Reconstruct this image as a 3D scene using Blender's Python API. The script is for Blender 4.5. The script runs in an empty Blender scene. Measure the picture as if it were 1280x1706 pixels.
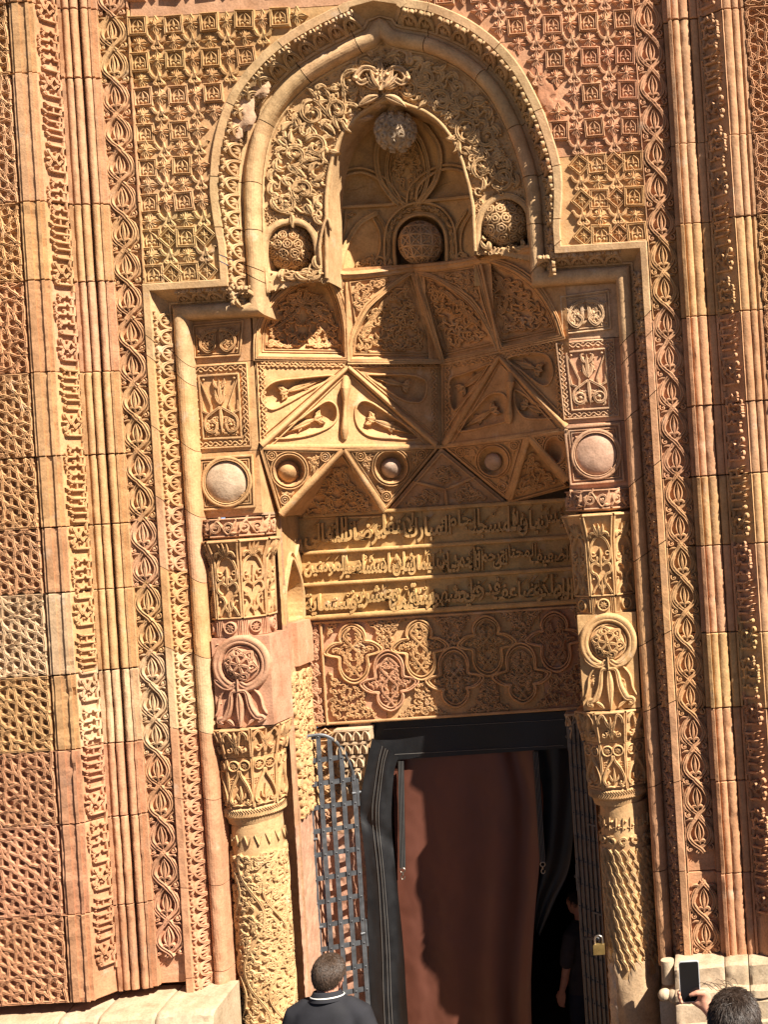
import bpy, math, random
import numpy as np
from mathutils import Matrix, Vector

# ------------------------------------------------------------------ frame of reference
# The wall is laid out in "wall units" (1 unit = 4 mm): u to the right, v up, d deep into the wall.
S = 250.0
TH = math.radians(3.6)            # the camera is rolled by this much
D = 2000.0                        # distance of the camera from the wall plane
UC, VC = 580.0, 0.0              # where the camera stands, in wall units
CAMH = 3.3
Z0 = CAMH - VC / S
CT, ST = math.cos(TH), math.sin(TH)
rnd = random.Random(7)

scn = bpy.context.scene
COL = scn.collection

# ------------------------------------------------------------------ camera
cam_d = bpy.data.cameras.new("camera")
cam = bpy.data.objects.new("camera", cam_d)
COL.objects.link(cam)
cam_d.sensor_fit = 'VERTICAL'
cam_d.sensor_height = 36.0
cam_d.lens = 36.0 * D / 1706.0
_ppx = 640 + UC * CT - VC * ST
_ppy = 853 - UC * ST - VC * CT
cam_d.shift_x = (640 - _ppx) / 1706.0
cam_d.shift_y = (_ppy - 853) / 1706.0
cam_d.clip_start = 0.05
cam_d.clip_end = 2000.0
_r, _u, _b = (CT, 0, -ST), (ST, 0, CT), (0, -1, 0)
cam.matrix_world = Matrix(((_r[0], _u[0], _b[0], UC / S), (_r[1], _u[1], _b[1], -D / S),
                           (_r[2], _u[2], _b[2], CAMH), (0, 0, 0, 1)))
scn.camera = cam

# ------------------------------------------------------------------ daylight
SUN = Vector((1.50, -1.0, 1.90)).normalized()
wld = bpy.data.worlds.new("World")
scn.world = wld
wld.use_nodes = True
_n = wld.node_tree.nodes
_bg = _n["Background"]
_sky = _n.new("ShaderNodeTexSky")
_sky.sky_type = 'NISHITA'
_sky.sun_disc = False
_sky.sun_elevation = math.asin(SUN.z)
_sky.sun_rotation = math.atan2(SUN.x, SUN.y)
wld.node_tree.links.new(_sky.outputs[0], _bg.inputs[0])
_sky.air_density = 0.3
_sky.altitude = 2500
_sky.dust_density = 0.3
_bg.inputs[1].default_value = 0.05
sun_d = bpy.data.lights.new("sun", 'SUN')
sun_d.energy = 5.0
sun_d.angle = math.radians(0.5)
sun_d.color = (1.0, 0.91, 0.79)
sun_o = bpy.data.objects.new("sun", sun_d)
COL.objects.link(sun_o)
sun_o.rotation_euler = (-SUN).to_track_quat('-Z', 'Y').to_euler()
sun_o.location = (6, -6, 9)
scn.view_settings.view_transform = 'Standard'
scn.view_settings.look = 'None'
scn.view_settings.gamma = 1.0
scn.view_settings.use_curve_mapping = False
scn.view_settings.exposure = 1.36
scn.cycles.max_bounces = 6
scn.cycles.diffuse_bounces = 3

# ------------------------------------------------------------------ mapping helpers
def img2uv(x, y):
    x = np.asarray(x, float) - 640; y = np.asarray(y, float) - 853
    return x * CT - y * ST, -x * ST - y * CT

def unproj(x, y, d):
    "the wall point seen at photo position x, y when it lies d units deep"
    U, V = img2uv(x, y)
    k = (D + np.asarray(d, float)) / D
    return UC + (U - UC) * k, VC + (V - VC) * k

def world(u, v, d):
    return Vector((u / S, d / S, v / S + Z0))

def wpt(x, y, d):
    u, v = unproj(x, y, d)
    return world(float(u), float(v), d)

def m_img(dfun):
    "strokes drawn in photo positions, lying on the surface d = dfun(x, y)"
    if not callable(dfun):
        c = float(dfun); dfun = lambda x, y: np.full(np.shape(x), c)
    def m(a, b, h):
        d = dfun(a, b) - h
        u, v = unproj(a, b, d)
        return np.stack([u, v, d], -1)
    return m

def m_uv(dfun=0.0):
    if not callable(dfun):
        c = float(dfun); dfun = lambda x, y: np.full(np.shape(x), c)
    return lambda a, b, h: np.stack([a, b, dfun(a, b) - h], -1)

def m_local():
    "motif frame: a right, b up, h towards the viewer (wall units)"
    return lambda a, b, h: np.stack([a, b, -h], -1)

def m_quad(c, dfun, w, h_):
    "local panel frame 0..w, 0..h (b downwards) on the photo quad TL TR BR BL"
    c = np.asarray(c, float)
    base = m_img(dfun)
    def m(a, b, h):
        s, t = a / w, b / h_
        x = (1 - s) * (1 - t) * c[0, 0] + s * (1 - t) * c[1, 0] + s * t * c[2, 0] + (1 - s) * t * c[3, 0]
        y = (1 - s) * (1 - t) * c[0, 1] + s * (1 - t) * c[1, 1] + s * t * c[2, 1] + (1 - s) * t * c[3, 1]
        return base(x, y, h)
    return m

def m_frame(o, eu, ev, w=1.0, h_=1.0):
    "flat panel in wall space: o corner, eu, ev edge vectors (3-D, wall units), b from o along ev"
    o, eu, ev = (np.asarray(q, float) for q in (o, eu, ev))
    n = np.cross(eu, ev); n /= np.linalg.norm(n)
    if n[2] > 0: n = -n
    eu, ev = eu / w, ev / h_
    return lambda a, b, h: o + np.asarray(a)[..., None] * eu + np.asarray(b)[..., None] * ev + np.asarray(h)[..., None] * n

# value noise
_G = np.random.RandomState(5).rand(64, 64, 16)
def vnoise(x, y, z=0.0):
    x, y, z = np.broadcast_arrays(np.asarray(x, float), np.asarray(y, float), np.asarray(z, float))
    xi, yi, zi = np.floor(x).astype(int), np.floor(y).astype(int), np.floor(z).astype(int)
    fx, fy, fz = x - xi, y - yi, z - zi
    fx, fy, fz = (f * f * (3 - 2 * f) for f in (fx, fy, fz))
    def g(i, j, k): return _G[(xi + i) % 64, (yi + j) % 64, (zi + k) % 16]
    a = (g(0, 0, 0) * (1 - fx) + g(1, 0, 0) * fx) * (1 - fy) + (g(0, 1, 0) * (1 - fx) + g(1, 1, 0) * fx) * fy
    b = (g(0, 0, 1) * (1 - fx) + g(1, 0, 1) * fx) * (1 - fy) + (g(0, 1, 1) * (1 - fx) + g(1, 1, 1) * fx) * fy
    return a * (1 - fz) + b * fz
def fbm(x, y, z=0.0, o=4):
    s = 0; a = 0.5
    for i in range(o):
        s = s + a * (vnoise(x * 2 ** i + 9.1 * i, y * 2 ** i + 4.7 * i, z + 3.3 * i) - 0.5); a *= 0.5
    return s

STONE = None
# ------------------------------------------------------------------ mesh accumulator
class M:
    def __init__(s):
        s.V, s.Q, s.T, s.n = [], [], [], 0
    def add(s, V, Q=None, T=None):
        V = np.asarray(V, float).reshape(-1, 3)
        if Q is not None and len(Q): s.Q.append(np.asarray(Q, int) + s.n)
        if T is not None and len(T): s.T.append(np.asarray(T, int) + s.n)
        s.V.append(V); s.n += len(V)
    def grid(s, P, wrap=False):
        "P (N,K,3) point grid -> quads"
        N, K = P.shape[:2]
        i = np.arange(N * K).reshape(N, K)
        if wrap: i = np.concatenate([i, i[:1]], 0)
        q = np.stack([i[:-1, :-1], i[:-1, 1:], i[1:, 1:], i[1:, :-1]], -1).reshape(-1, 4)
        s.add(P.reshape(-1, 3), q)
    def poly(s, P):
        n = len(P)
        s.add(P, None, [(0, i, i + 1) for i in range(1, n - 1)])
    def box(s, a, b):
        (x0, y0, z0), (x1, y1, z1) = a, b
        s.hexa([(x0, y0, z0), (x1, y0, z0), (x1, y1, z0), (x0, y1, z0)], [(x0, y0, z1), (x1, y0, z1), (x1, y1, z1), (x0, y1, z1)])
    def hexa(s, A, B):
        n = len(A)
        q = [(i, (i + 1) % n, n + (i + 1) % n, n + i) for i in range(n)]
        t = [(0, i, i + 1) for i in range(1, n - 1)] + [(n, n + i + 1, n + i) for i in range(1, n - 1)]
        s.add(list(A) + list(B), q, t)
    def tube(s, P, r, k=8, flat=1.0, cap=True):
        "round bar along a 3-D polyline"
        P = np.asarray(P, float); N = len(P)
        r = np.broadcast_to(np.asarray(r, float), (N,))
        t = np.gradient(P, axis=0); t /= np.linalg.norm(t, axis=1)[:, None] + 1e-9
        up = np.array([0.0, 0.0, 1.0]) if abs(t[:, 2]).mean() < 0.9 else np.array([1.0, 0, 0])
        a = np.cross(t, up); a /= np.linalg.norm(a, axis=1)[:, None] + 1e-9
        b = np.cross(t, a)
        ph = np.linspace(0, 2 * math.pi, k, endpoint=False)
        G = P[:, None] + r[:, None, None] * (np.cos(ph)[None, :, None] * a[:, None] + flat * np.sin(ph)[None, :, None] * b[:, None])
        G = np.concatenate([G, G[:, :1]], 1)
        s.grid(G)
        if cap:
            s.poly(G[0, :-1]); s.poly(G[-1, :-1])
    def erode(s, a=0.6, k=0.0):
        "age the carving: low, wandering unevenness of every edge"
        V = np.concatenate(s.V)
        q = V * .085 + k
        V[:, 0] += a * 1.3 * fbm(q[:, 1] + 3.1, q[:, 2] * .6 + q[:, 0], k, 3)
        V[:, 1] += a * 1.3 * fbm(q[:, 0] + 7.7, q[:, 2] * .6 + q[:, 1] * 1.3, k + 1, 3)
        V[:, 2] += a * 2.2 * fbm(q[:, 0] * 1.7 + 1.1, q[:, 1] * 1.7 + 5.2, k + 2, 3)
        s.V = [V]; s.Q = [np.concatenate(s.Q)] if s.Q else []; s.T = [np.concatenate(s.T)] if s.T else []
    def mesh(s, name, org, mat, smooth=True, native=False):
        V = np.concatenate(s.V) if s.V else np.zeros((0, 3))
        if native: V = V - np.asarray(org)
        else:
            V = np.stack([V[:, 0] / S, V[:, 2] / S, V[:, 1] / S], -1) - np.asarray(org)
        Q = np.concatenate(s.Q) if s.Q else np.zeros((0, 4), int)
        T = np.concatenate(s.T) if s.T else np.zeros((0, 3), int)
        me = bpy.data.meshes.new(name)
        me.vertices.add(len(V)); me.vertices.foreach_set("co", V.astype(np.float32).ravel())
        nl = Q.size + T.size
        me.loops.add(nl); me.loops.foreach_set("vertex_index", np.concatenate([Q.ravel(), T.ravel()]).astype(np.int32))
        npoly = len(Q) + len(T)
        me.polygons.add(npoly)
        st = np.concatenate([np.arange(len(Q)) * 4, Q.size + np.arange(len(T)) * 3]).astype(np.int32)
        me.polygons.foreach_set("loop_start", st)
        me.polygons.foreach_set("use_smooth", np.full(npoly, smooth))
        if mat: me.materials.append(mat)
        me.update(calc_edges=True); me.validate()
        if not smooth and mat is STONE and npoly > 400:
            me.polygons.foreach_set("use_smooth", np.full(len(me.polygons), True)); me.set_sharp_from_angle(angle=math.radians(33))
        return me
    def build(s, name, mat, parent=None, tint=None, smooth=True, kind=None, native=False, label=None):
        if mat is STONE and not native and s.n and not name.startswith('star_'): s.erode()
        org = (0, 0, 0)
        p = parent
        if p is not None:
            while p.parent: p = p.parent
            org = tuple(p.location)
        if native is True or not native:
            w = Vector(org if not native else org)
        base = np.asarray(org)
        me = s.mesh(name, (base if native else base - np.array([0, 0, Z0])), mat, smooth, native)
        o = bpy.data.objects.new(name, me)
        COL.objects.link(o)
        if parent is not None: o.parent = parent
        if tint is not None: o.color = (*tint, 1.0)
        if kind: o['kind'] = kind
        if label: o['label'] = label
        return o

def thing(name, label, cat, loc=(0, 0, 0), group=None):
    o = bpy.data.objects.new(name, None)
    COL.objects.link(o)
    o.location = loc
    o.empty_display_size = 0.1
    o['label'] = label; o['category'] = cat
    if group: o['group'] = group
    return o

def tag(o, label, cat, group=None):
    o['label'] = label; o['category'] = cat
    if group: o['group'] = group
    return o

def place(mesh, name, parent, u, v, d, rotx=0.0, roty=0.0, rotz=0.0, scale=(1, 1, 1), tint=None):
    "a copy of a shared motif mesh (motif: local x right, y into wall, z up, metres)"
    p = parent
    while p.parent: p = p.parent
    if isinstance(mesh, list): mesh = mesh[rnd.randrange(len(mesh))]
    roty += rnd.uniform(-.022, .022); scale = tuple(c * rnd.uniform(.97, 1.03) for c in scale)
    o = bpy.data.objects.new(name, mesh)
    COL.objects.link(o)
    o.parent = parent
    mt = Matrix.Translation(world(u, v, d) - p.location) @ Matrix.Rotation(rotz, 4, 'Z') @ Matrix.Rotation(roty, 4, 'Y') @ Matrix.Rotation(rotx, 4, 'X') @ Matrix.Diagonal((*scale, 1))
    o.matrix_local = mt
    if tint is not None: o.color = (*tint, 1.0)
    return o

def motif(m, name, mat, smooth=True):
    "four worn versions of one carved motif; copies take them in turn"
    V0 = np.concatenate(m.V); out = []
    for k in range(4):
        m.V = [V0.copy()]
        m.erode(1.0, 3.3 * k + .7)
        q = m.V[0]
        wear = np.clip(.93 + .5 * fbm(q[:, 0] * .06 + 5 * k, q[:, 1] * .06, k, 3), .55, 1.1)       # rubbed-down patches
        q[:, 2] *= wear
        out.append(m.mesh(name, np.zeros(3), mat, smooth))
    return out

# ------------------------------------------------------------------ carved strokes
PROF = {
    'round': ([-1, -.86, -.5, 0, .5, .86, 1], [-.15, .55, .93, 1, .93, .55, -.15]),
    'groove': ([-1, -.88, -.5, 0, .5, .88, 1], [-.15, .92, 1, .55, 1, .92, -.15]),
    'flat': ([-1, -.9, -.75, 0, .75, .9, 1], [-.15, .85, 1, 1.02, 1, .85, -.15]),
    'ridge': ([-1, -.6, 0, .6, 1], [-.15, .5, 1, .5, -.15]),
    'leaf': ([-1, -.8, -.35, 0, .35, .8, 1], [-.15, .8, 1, .6, 1, .8, -.15]),
    'fine': ([-1, -.5, 0, .5, 1], [-.15, .8, 1, .8, -.15]),
}
PROF = {k: (np.array(a, float), np.array(b, float)) for k, (a, b) in PROF.items()}

def stroke(m, mp, P, w, h, prof='round', closed=False, taper=True):
    P = np.asarray(P, float)
    if closed and np.allclose(P[0], P[-1]): P = P[:-1]
    N = len(P)
    if N < 2: return
    if closed:
        e1 = P - np.roll(P, 1, 0); e2 = np.roll(P, -1, 0) - P
    else:
        e = np.diff(P, axis=0)
        e1 = np.concatenate([e[:1], e]); e2 = np.concatenate([e, e[-1:]])
    e1 /= np.linalg.norm(e1, axis=1)[:, None] + 1e-9
    e2 /= np.linalg.norm(e2, axis=1)[:, None] + 1e-9
    t = e1 + e2
    ln = np.linalg.norm(t, axis=1)[:, None]
    t = np.where(ln > 1e-3, t / (ln + 1e-9), e2)
    n = np.stack([-t[:, 1], t[:, 0]], -1)
    mit = 1.0 / np.clip((n * np.stack([-e1[:, 1], e1[:, 0]], -1)).sum(1), .55, 1)
    w = np.broadcast_to(np.asarray(w, float), (N,)) * mit
    h = np.broadcast_to(np.asarray(h, float), (N,)) + rnd.uniform(-.25, .25)
    if taper and not closed:
        w = w.copy(); h = h.copy()
        w[0] *= .45; w[-1] *= .45; h[0] *= .6; h[-1] *= .6
    c, k = PROF[prof]
    A = P[:, None] + n[:, None] * (w[:, None] * c[None])[..., None]
    H = h[:, None] * k[None]
    G = mp(A[..., 0], A[..., 1], H)
    m.grid(G, wrap=closed)

def blob(m, mp, c, r, h, k=8, sq=1.0):
    ph = np.linspace(0, 2 * math.pi, k + 1)
    rr = np.array([1, .92, .7, .35, 0.02]); hh = np.array([-.1, .45, .78, .96, 1.0])
    A = c[0] + r * rr[None] * np.cos(ph)[:, None]
    B = c[1] + sq * r * rr[None] * np.sin(ph)[:, None]
    m.grid(mp(A, B, np.broadcast_to(h * hh[None], A.shape)))

def ring(m, mp, c, r, w, h, n=20, prof='round', sq=1.0):
    ph = np.linspace(0, 2 * math.pi, n, endpoint=False)
    stroke(m, mp, np.stack([c[0] + r * np.cos(ph), c[1] + sq * r * np.sin(ph)], -1), w, h, prof, closed=True)

def bez(p0, p1, p2, p3, n=10):
    t = np.linspace(0, 1, n)[:, None]
    p0, p1, p2, p3 = (np.asarray(p, float) for p in (p0, p1, p2, p3))
    return (1 - t) ** 3 * p0 + 3 * (1 - t) ** 2 * t * p1 + 3 * (1 - t) * t * t * p2 + t ** 3 * p3

def crom(P, n=6, closed=False):
    "smooth curve through points"
    P = np.asarray(P, float)
    Q = np.concatenate([P[-1:], P, P[:2]]) if closed else np.concatenate([2 * P[:1] - P[1:2], P, 2 * P[-1:] - P[-2:-1]])
    out = []
    t = np.linspace(0, 1, n, endpoint=False)[:, None]
    for i in range(1, len(Q) - 2):
        a, b, c, d = Q[i - 1], Q[i], Q[i + 1], Q[i + 2]
        out.append(.5 * (2 * b + (c - a) * t + (2 * a - 5 * b + 4 * c - d) * t * t + (3 * b - a - 3 * c + d) * t ** 3))
    if not closed: out.append(P[-1:])
    return np.concatenate(out)

def spiral(c, r0, r1, a0, turns, n=14):
    a = a0 + np.linspace(0, turns * 2 * math.pi, n)
    r = np.linspace(r0, r1, n)
    return np.stack([c[0] + r * np.cos(a), c[1] + r * np.sin(a)], -1)

def leaf(m, mp, p, ang, L, w, h, bend=0.0, prof='leaf'):
    t = np.linspace(0, 1, 7)
    a = ang + bend * t
    st = np.stack([np.cos(a), np.sin(a)], -1) * (L / 6)
    P = np.concatenate([[p], np.asarray(p) + np.cumsum(st[1:], 0)])
    W = w * np.array([.3, .75, 1, .95, .7, .4, .06])
    stroke(m, mp, P, W, h, prof, taper=False)

def mirror(P, ax):
    P = np.array(P, float); P[:, 0] = 2 * ax - P[:, 0]; return P

def inside(P, poly):
    P = np.asarray(P, float); poly = np.asarray(poly, float)
    x, y = P[:, 0], P[:, 1]
    r = np.zeros(len(P), bool)
    x0, y0 = poly[:, 0], poly[:, 1]; x1, y1 = np.roll(x0, -1), np.roll(y0, -1)
    for i in range(len(poly)):
        if y0[i] == y1[i]: continue
        c = ((y0[i] > y) != (y1[i] > y)) & (x < (x1[i] - x0[i]) * (y - y0[i]) / (y1[i] - y0[i]) + x0[i])
        r ^= c
    return r

def edge_dist(P, poly):
    P = np.asarray(P, float); A = np.asarray(poly, float); B = np.roll(A, -1, 0)
    best = np.full(len(P), 1e9)
    for a, b in zip(A, B):
        ab = b - a
        t = np.clip(((P - a) @ ab) / (ab @ ab + 1e-9), 0, 1)
        best = np.minimum(best, np.linalg.norm(P - a - t[:, None] * ab, axis=1))
    return best

def vine(m, mp, poly, cell=13.0, h=5.0, seed=1, sym=None, margin=2.0, lw=1.5, avoid=()):
    "arabesque: flowing stems, half-palmettes and buds packed into a polygon, mirrored about x = sym"
    R = random.Random(seed)
    poly = np.asarray(poly, float)
    lo, hi = poly.min(0), poly.max(0)
    if sym is not None: hi = np.array([sym, hi[1]])
    area = max((hi[0] - lo[0]) * (hi[1] - lo[1]), 1)
    cand = np.array([(R.uniform(lo[0], hi[0]), R.uniform(lo[1], hi[1])) for _ in range(int(min(9000, 60 + 26 * area / cell ** 2)))])
    ed = edge_dist(cand, poly)
    ok = inside(cand, poly) & (ed > margin + cell * .22)
    for (ax, ay, ar) in avoid: ok &= np.hypot(cand[:, 0] - ax, cand[:, 1] - ay) > ar + cell * .3
    pts = []
    for p in cand[ok]:
        if sym is not None and sym - p[0] < cell * .34: continue
        if pts and np.min(((np.array(pts) - p) ** 2).sum(1)) < (cell * .74) ** 2: continue
        pts.append(p)
    def emit(P, w, hh, prof):
        P = np.asarray(P)
        k = inside(P, poly) & (edge_dist(P, poly) > margin * .6)
        for (ax, ay, ar) in avoid: k &= np.hypot(P[:, 0] - ax, P[:, 1] - ay) > ar
        if not k.any(): return
        i0 = int(np.argmax(k)); k2 = k[i0:]; n = len(k2) if k2.all() else int(np.argmin(k2))
        if n < 3: return
        w = np.broadcast_to(np.asarray(w, float), (len(P),))[i0:i0 + n]; P = P[i0:i0 + n]
        stroke(m, mp, P, w, hh, prof)
        if sym is not None: stroke(m, mp, mirror(P, sym), w, hh, prof)
    def dot(c, r, hh):
        if not inside([c], poly)[0]: return
        for (ax, ay, ar) in avoid:
            if math.hypot(c[0] - ax, c[1] - ay) < ar + r: return
        blob(m, mp, c, r, hh, 6)
        if sym is not None: blob(m, mp, (2 * sym - c[0], c[1]), r, hh, 6)
    A = np.array(pts) if pts else np.zeros((0, 2))
    comma = np.array([.35, .75, 1.0, 1.05, .95, .7, .45, .15])
    cen = poly.mean(0)
    for i, p in enumerate(pts):
        base = math.atan2(*(p - cen)[::-1]) + (1.1 if i % 2 else -1.1) + R.uniform(-.5, .5)
        sg = 1 if i % 2 else -1
        # half-palmette: a fat comma with a bud at its heel
        L = cell * R.uniform(.85, 1.15)
        a = base + np.linspace(0, sg * R.uniform(1.5, 2.3), 8)
        st = np.stack([np.cos(a), np.sin(a)], -1) * L / 7
        P = p + np.concatenate([[(0, 0)], np.cumsum(st[1:], 0)]) - st.sum(0) * .38
        emit(P, cell * .185 * comma, h * R.uniform(.88, 1.08), 'leaf')
        dot(P[0], lw * 1.25, h)
        # answering leaf
        a = base + math.pi * .8 + np.linspace(0, -sg * R.uniform(1.2, 2.0), 8)
        st = np.stack([np.cos(a), np.sin(a)], -1) * L * .72 / 7
        P2 = P[2] + np.concatenate([[(0, 0)], np.cumsum(st[1:], 0)])
        emit(P2, cell * .15 * comma, h * R.uniform(.8, 1.0), 'leaf')
        if R.random() < .38:
            sp = spiral(P[-1], cell * .30, cell * .10, base, sg * 1.0, 10); emit(sp, lw, h * .95, 'round'); dot(sp[-1], lw * 1.2, h)
        if len(A) > 1:
            dd = np.linalg.norm(A - p, axis=1); dd[i] = 1e9
            for j in np.argsort(dd)[:3]:
                if j < i and dd[j] < cell * .9: continue
                q = A[j]; mid = (p + q) / 2; nn = np.array([-(q - p)[1], (q - p)[0]]) * .5 * sg
                emit(bez(p, mid + nn, mid - nn, q, 10), lw * 1.05, h * .82, 'round')

def border(m, mp, w, h_, inset, wd, h, prof='round'):
    stroke(m, mp, [(inset, inset), (w - inset, inset), (w - inset, h_ - inset), (inset, h_ - inset)], wd, h, prof, closed=True)

def wave(m, mp, p0, p1, amp, per, lw, h):
    "running scroll between two points"
    p0, p1 = np.asarray(p0, float), np.asarray(p1, float)
    L = np.linalg.norm(p1 - p0)
    if L < 2: return
    e = (p1 - p0) / L; n = np.array([-e[1], e[0]])
    k = max(1, int(round(L / per))); per = L / k
    t = np.linspace(0, L, 8 * k + 1)
    stroke(m, mp, p0 + t[:, None] * e + (amp * .6 * np.sin(2 * math.pi * t / per))[:, None] * n, lw, h, 'round')
    for i in range(2 * k):
        sg = 1 if i % 2 == 0 else -1
        c = p0 + e * (i + .5) * per / 2 - n * sg * amp * .35
        q = p0 + e * (i + .15) * per / 2
        stroke(m, mp, bez(q, q - n * sg * amp * .9, c + e * per * .22 - n * sg * amp * .7, c + e * per * .05, 7), lw * np.array([.7, 1, 1.3, 1.4, 1.2, 1, .7]), h * .95, 'round')

def sheet(m, xs, ys, mp, hfun=None):
    A, B = np.meshgrid(xs, ys)
    H = hfun(A, B) if hfun is not None else np.zeros_like(A)
    m.grid(mp(A, B, H))

# ------------------------------------------------------------------ materials
def node_mat(name, rough=0.9, spec=0.2):
    mt = bpy.data.materials.new(name)
    mt.use_nodes = True
    nt = mt.node_tree
    b = nt.nodes["Principled BSDF"]
    b.inputs["Roughness"].default_value = rough
    b.inputs["Specular IOR Level"].default_value = spec
    return mt, nt, b

def N(nt, typ, **kw):
    n = nt.nodes.new(typ)
    for k, v in kw.items():
        if k in n.inputs: n.inputs[k].default_value = v
        else: setattr(n, k, v)
    return n

def mixc(nt, blend, fac, a, b):
    n = nt.nodes.new("ShaderNodeMix"); n.data_type = 'RGBA'; n.blend_type = blend
    for sock, v in ((n.inputs[0], fac), (n.inputs[6], a), (n.inputs[7], b)):
        if hasattr(v, 'links') or isinstance(v, bpy.types.NodeSocket): nt.links.new(v, sock)
        elif isinstance(v, (int, float)): sock.default_value = v
        else: sock.default_value = (*v, 1.0)
    return n.outputs[2]

def ramp(nt, src, stops):
    r = nt.nodes.new("ShaderNodeValToRGB")
    el = r.color_ramp.elements
    while len(el) < len(stops): el.new(0.5)
    for e, (p, c) in zip(el, stops):
        e.position = p; e.color = (*c, 1.0) if not isinstance(c, (int, float)) else (c, c, c, 1.0)
    nt.links.new(src, r.inputs[0])
    return r.outputs[0]

def stone_material(name, rough_bump=0.5, wear=True):
    mt, nt, b = node_mat(name, 0.92, 0.15)
    L = nt.links.new
    geo = N(nt, "ShaderNodeNewGeometry")
    oi = N(nt, "ShaderNodeObjectInfo")
    def noise(scale, detail=5.0, rough=0.6):
        n = N(nt, "ShaderNodeTexNoise", Scale=scale, Detail=detail, Roughness=rough)
        L(geo.outputs["Position"], n.inputs["Vector"])
        return n.outputs["Fac"]
    big = noise(1.7, 3.0)
    mid = noise(9.0, 5.0)
    fine = noise(70.0, 4.0)
    speck = noise(190.0, 2.0)
    col = mixc(nt, 'MULTIPLY', 1.0, oi.outputs["Color"], ramp(nt, big, [(.3, (.90, .86, .82)), (.7, (1.10, 1.1, 1.06))]))
    col = mixc(nt, 'MULTIPLY', 1.0, col, ramp(nt, mid, [(.28, (.78, .74, .70)), (.5, (1.0, 1.0, 1.0)), (.72, (1.16, 1.17, 1.2))]))
    col = mixc(nt, 'MULTIPLY', 1.0, col, ramp(nt, fine, [(.3, .80), (.5, 1.0), (.72, 1.14)]))
    # weathering: salt bloom and grey lichen, shapes of their own
    bloom = ramp(nt, noise(5.5, 6.0, .7), [(.60, 0.0), (.72, .5)])
    col = mixc(nt, 'MIX', bloom, col, (.58, .47, .33))
    soot = ramp(nt, noise(3.1, 6.0, .72), [(.58, 0.0), (.74, .42)])
    col = mixc(nt, 'MIX', soot, col, (.20, .15, .11))
    col = mixc(nt, 'MULTIPLY', 1.0, col, (1.0, .968, 1.02))
    L(col, b.inputs["Base Color"])
    bp1 = N(nt, "ShaderNodeBump", Strength=.7, Distance=.008)
    L(mid, bp1.inputs["Height"])
    bp2 = N(nt, "ShaderNodeBump", Strength=rough_bump, Distance=.0032)
    L(fine, bp2.inputs["Height"]); L(bp1.outputs[0], bp2.inputs["Normal"])
    bp3 = N(nt, "ShaderNodeBump", Strength=.35, Distance=.0008)
    L(speck, bp3.inputs["Height"]); L(bp2.outputs[0], bp3.inputs["Normal"])
    L(bp3.outputs[0], b.inputs["Normal"])
    return mt

STONE = stone_material("carved_stone")
YEL = (.50, .308, .142); OCH = (.485, .288, .132); PNK = (.495, .290, .160); TER = (.465, .252, .138); PAL = (.54, .385, .225); ORG = (.49, .278, .142); LIM = (.45, .36, .24)
def jit(c, a=.05):
    k = 1 + rnd.uniform(-a, a)
    return tuple(min(.8, x * k * (1 + rnd.uniform(-a, a) * .5)) for x in c)
# ================================================================== ground and the portal wall
g = M()
gx = np.array([-400, -60, -25, -12, -6, -3, 0, 3, 6, 12, 25, 60, 400], float) * S
ZG, ZC = -Z0 * S, (-Z0 - 1.4) * S            # the terrace people stand on, the sunken forecourt at the wall
gp = [(-400, ZG), (-60, ZG), (-25, ZG), (-12, ZG), (-8, ZG), (-5, ZG), (-1.6, ZG - .1453 * 3.4 * S), (-1.58, ZC), (0, ZC), (6, ZC)]
g.grid(np.array([[(x, z, y * S) for x in gx] for y, z in gp]))
gm, gnt, gb = node_mat("darkened_ground", 0.95)  # unseen ground, colour darkened to bounce less light into the niche
_ge = N(gnt, "ShaderNodeNewGeometry")
_no = N(gnt, "ShaderNodeTexNoise", Scale=3.0, Detail=8.0)
gnt.links.new(_ge.outputs["Position"], _no.inputs["Vector"])
gnt.links.new(ramp(gnt, _no.outputs["Fac"], [(.3, (.11, .085, .058)), (.7, (.16, .125, .088))]), gb.inputs["Base Color"])
ground = g.build("ground", gm, kind='structure')

PORTAL = thing("carved_portal", "tall carved stone portal with pointed niche, inscription and bands of relief round a doorway", "portal", (0, 0, 0))

def vline(x, y, d):      # u of a vertical seen at x, y
    return float(unproj(x, y, d)[0])
def hline(x, y, d):
    return float(unproj(x, y, d)[1])

JL = [hline(100, y, 0) for y in (-160, 22, 137, 347, 475, 625, 762, 878, 985, 1119, 1241, 1362, 1509, 1652)]
JR = [hline(1150, y, 0) for y in (-160, 37, 243, 376, 530, 678, 795, 910, 1055, 1180, 1301, 1454, 1602)]
TL = [PNK, ORG, PNK, YEL, PNK, YEL, YEL, YEL, YEL, PAL, TER, TER, (.45, .235, .125)]
TLa = [ORG, YEL, PNK, YEL, ORG, YEL, YEL, ORG, PAL, OCH, (.44, .235, .125), (.45, .245, .135), TER]
TLc = [PNK, YEL, ORG, YEL, ORG, YEL, YEL, PNK, YEL, PAL, ORG, (.46, .25, .135), TER]
TR = [PNK, PNK, PNK, YEL, ORG, PNK, YEL, PNK, YEL, (.47, .265, .14), (.46, .25, .13), TER]
TRc = [PNK, PNK, (.47, .26, .14), YEL, PNK, (.47, .27, .15), (.48, .28, .14), YEL, OCH, ORG, TER, TER]

def soft(t, k=.5):
    b = (.485, .285, .145)
    return tuple(b[i] * (1 - k) + t[i] * k for i in range(3))
TL, TLa, TLc, TR, TRc = ([soft(t, .9) for t in q] for q in (TL, TLa, TLc, TR, TRc))

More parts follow.
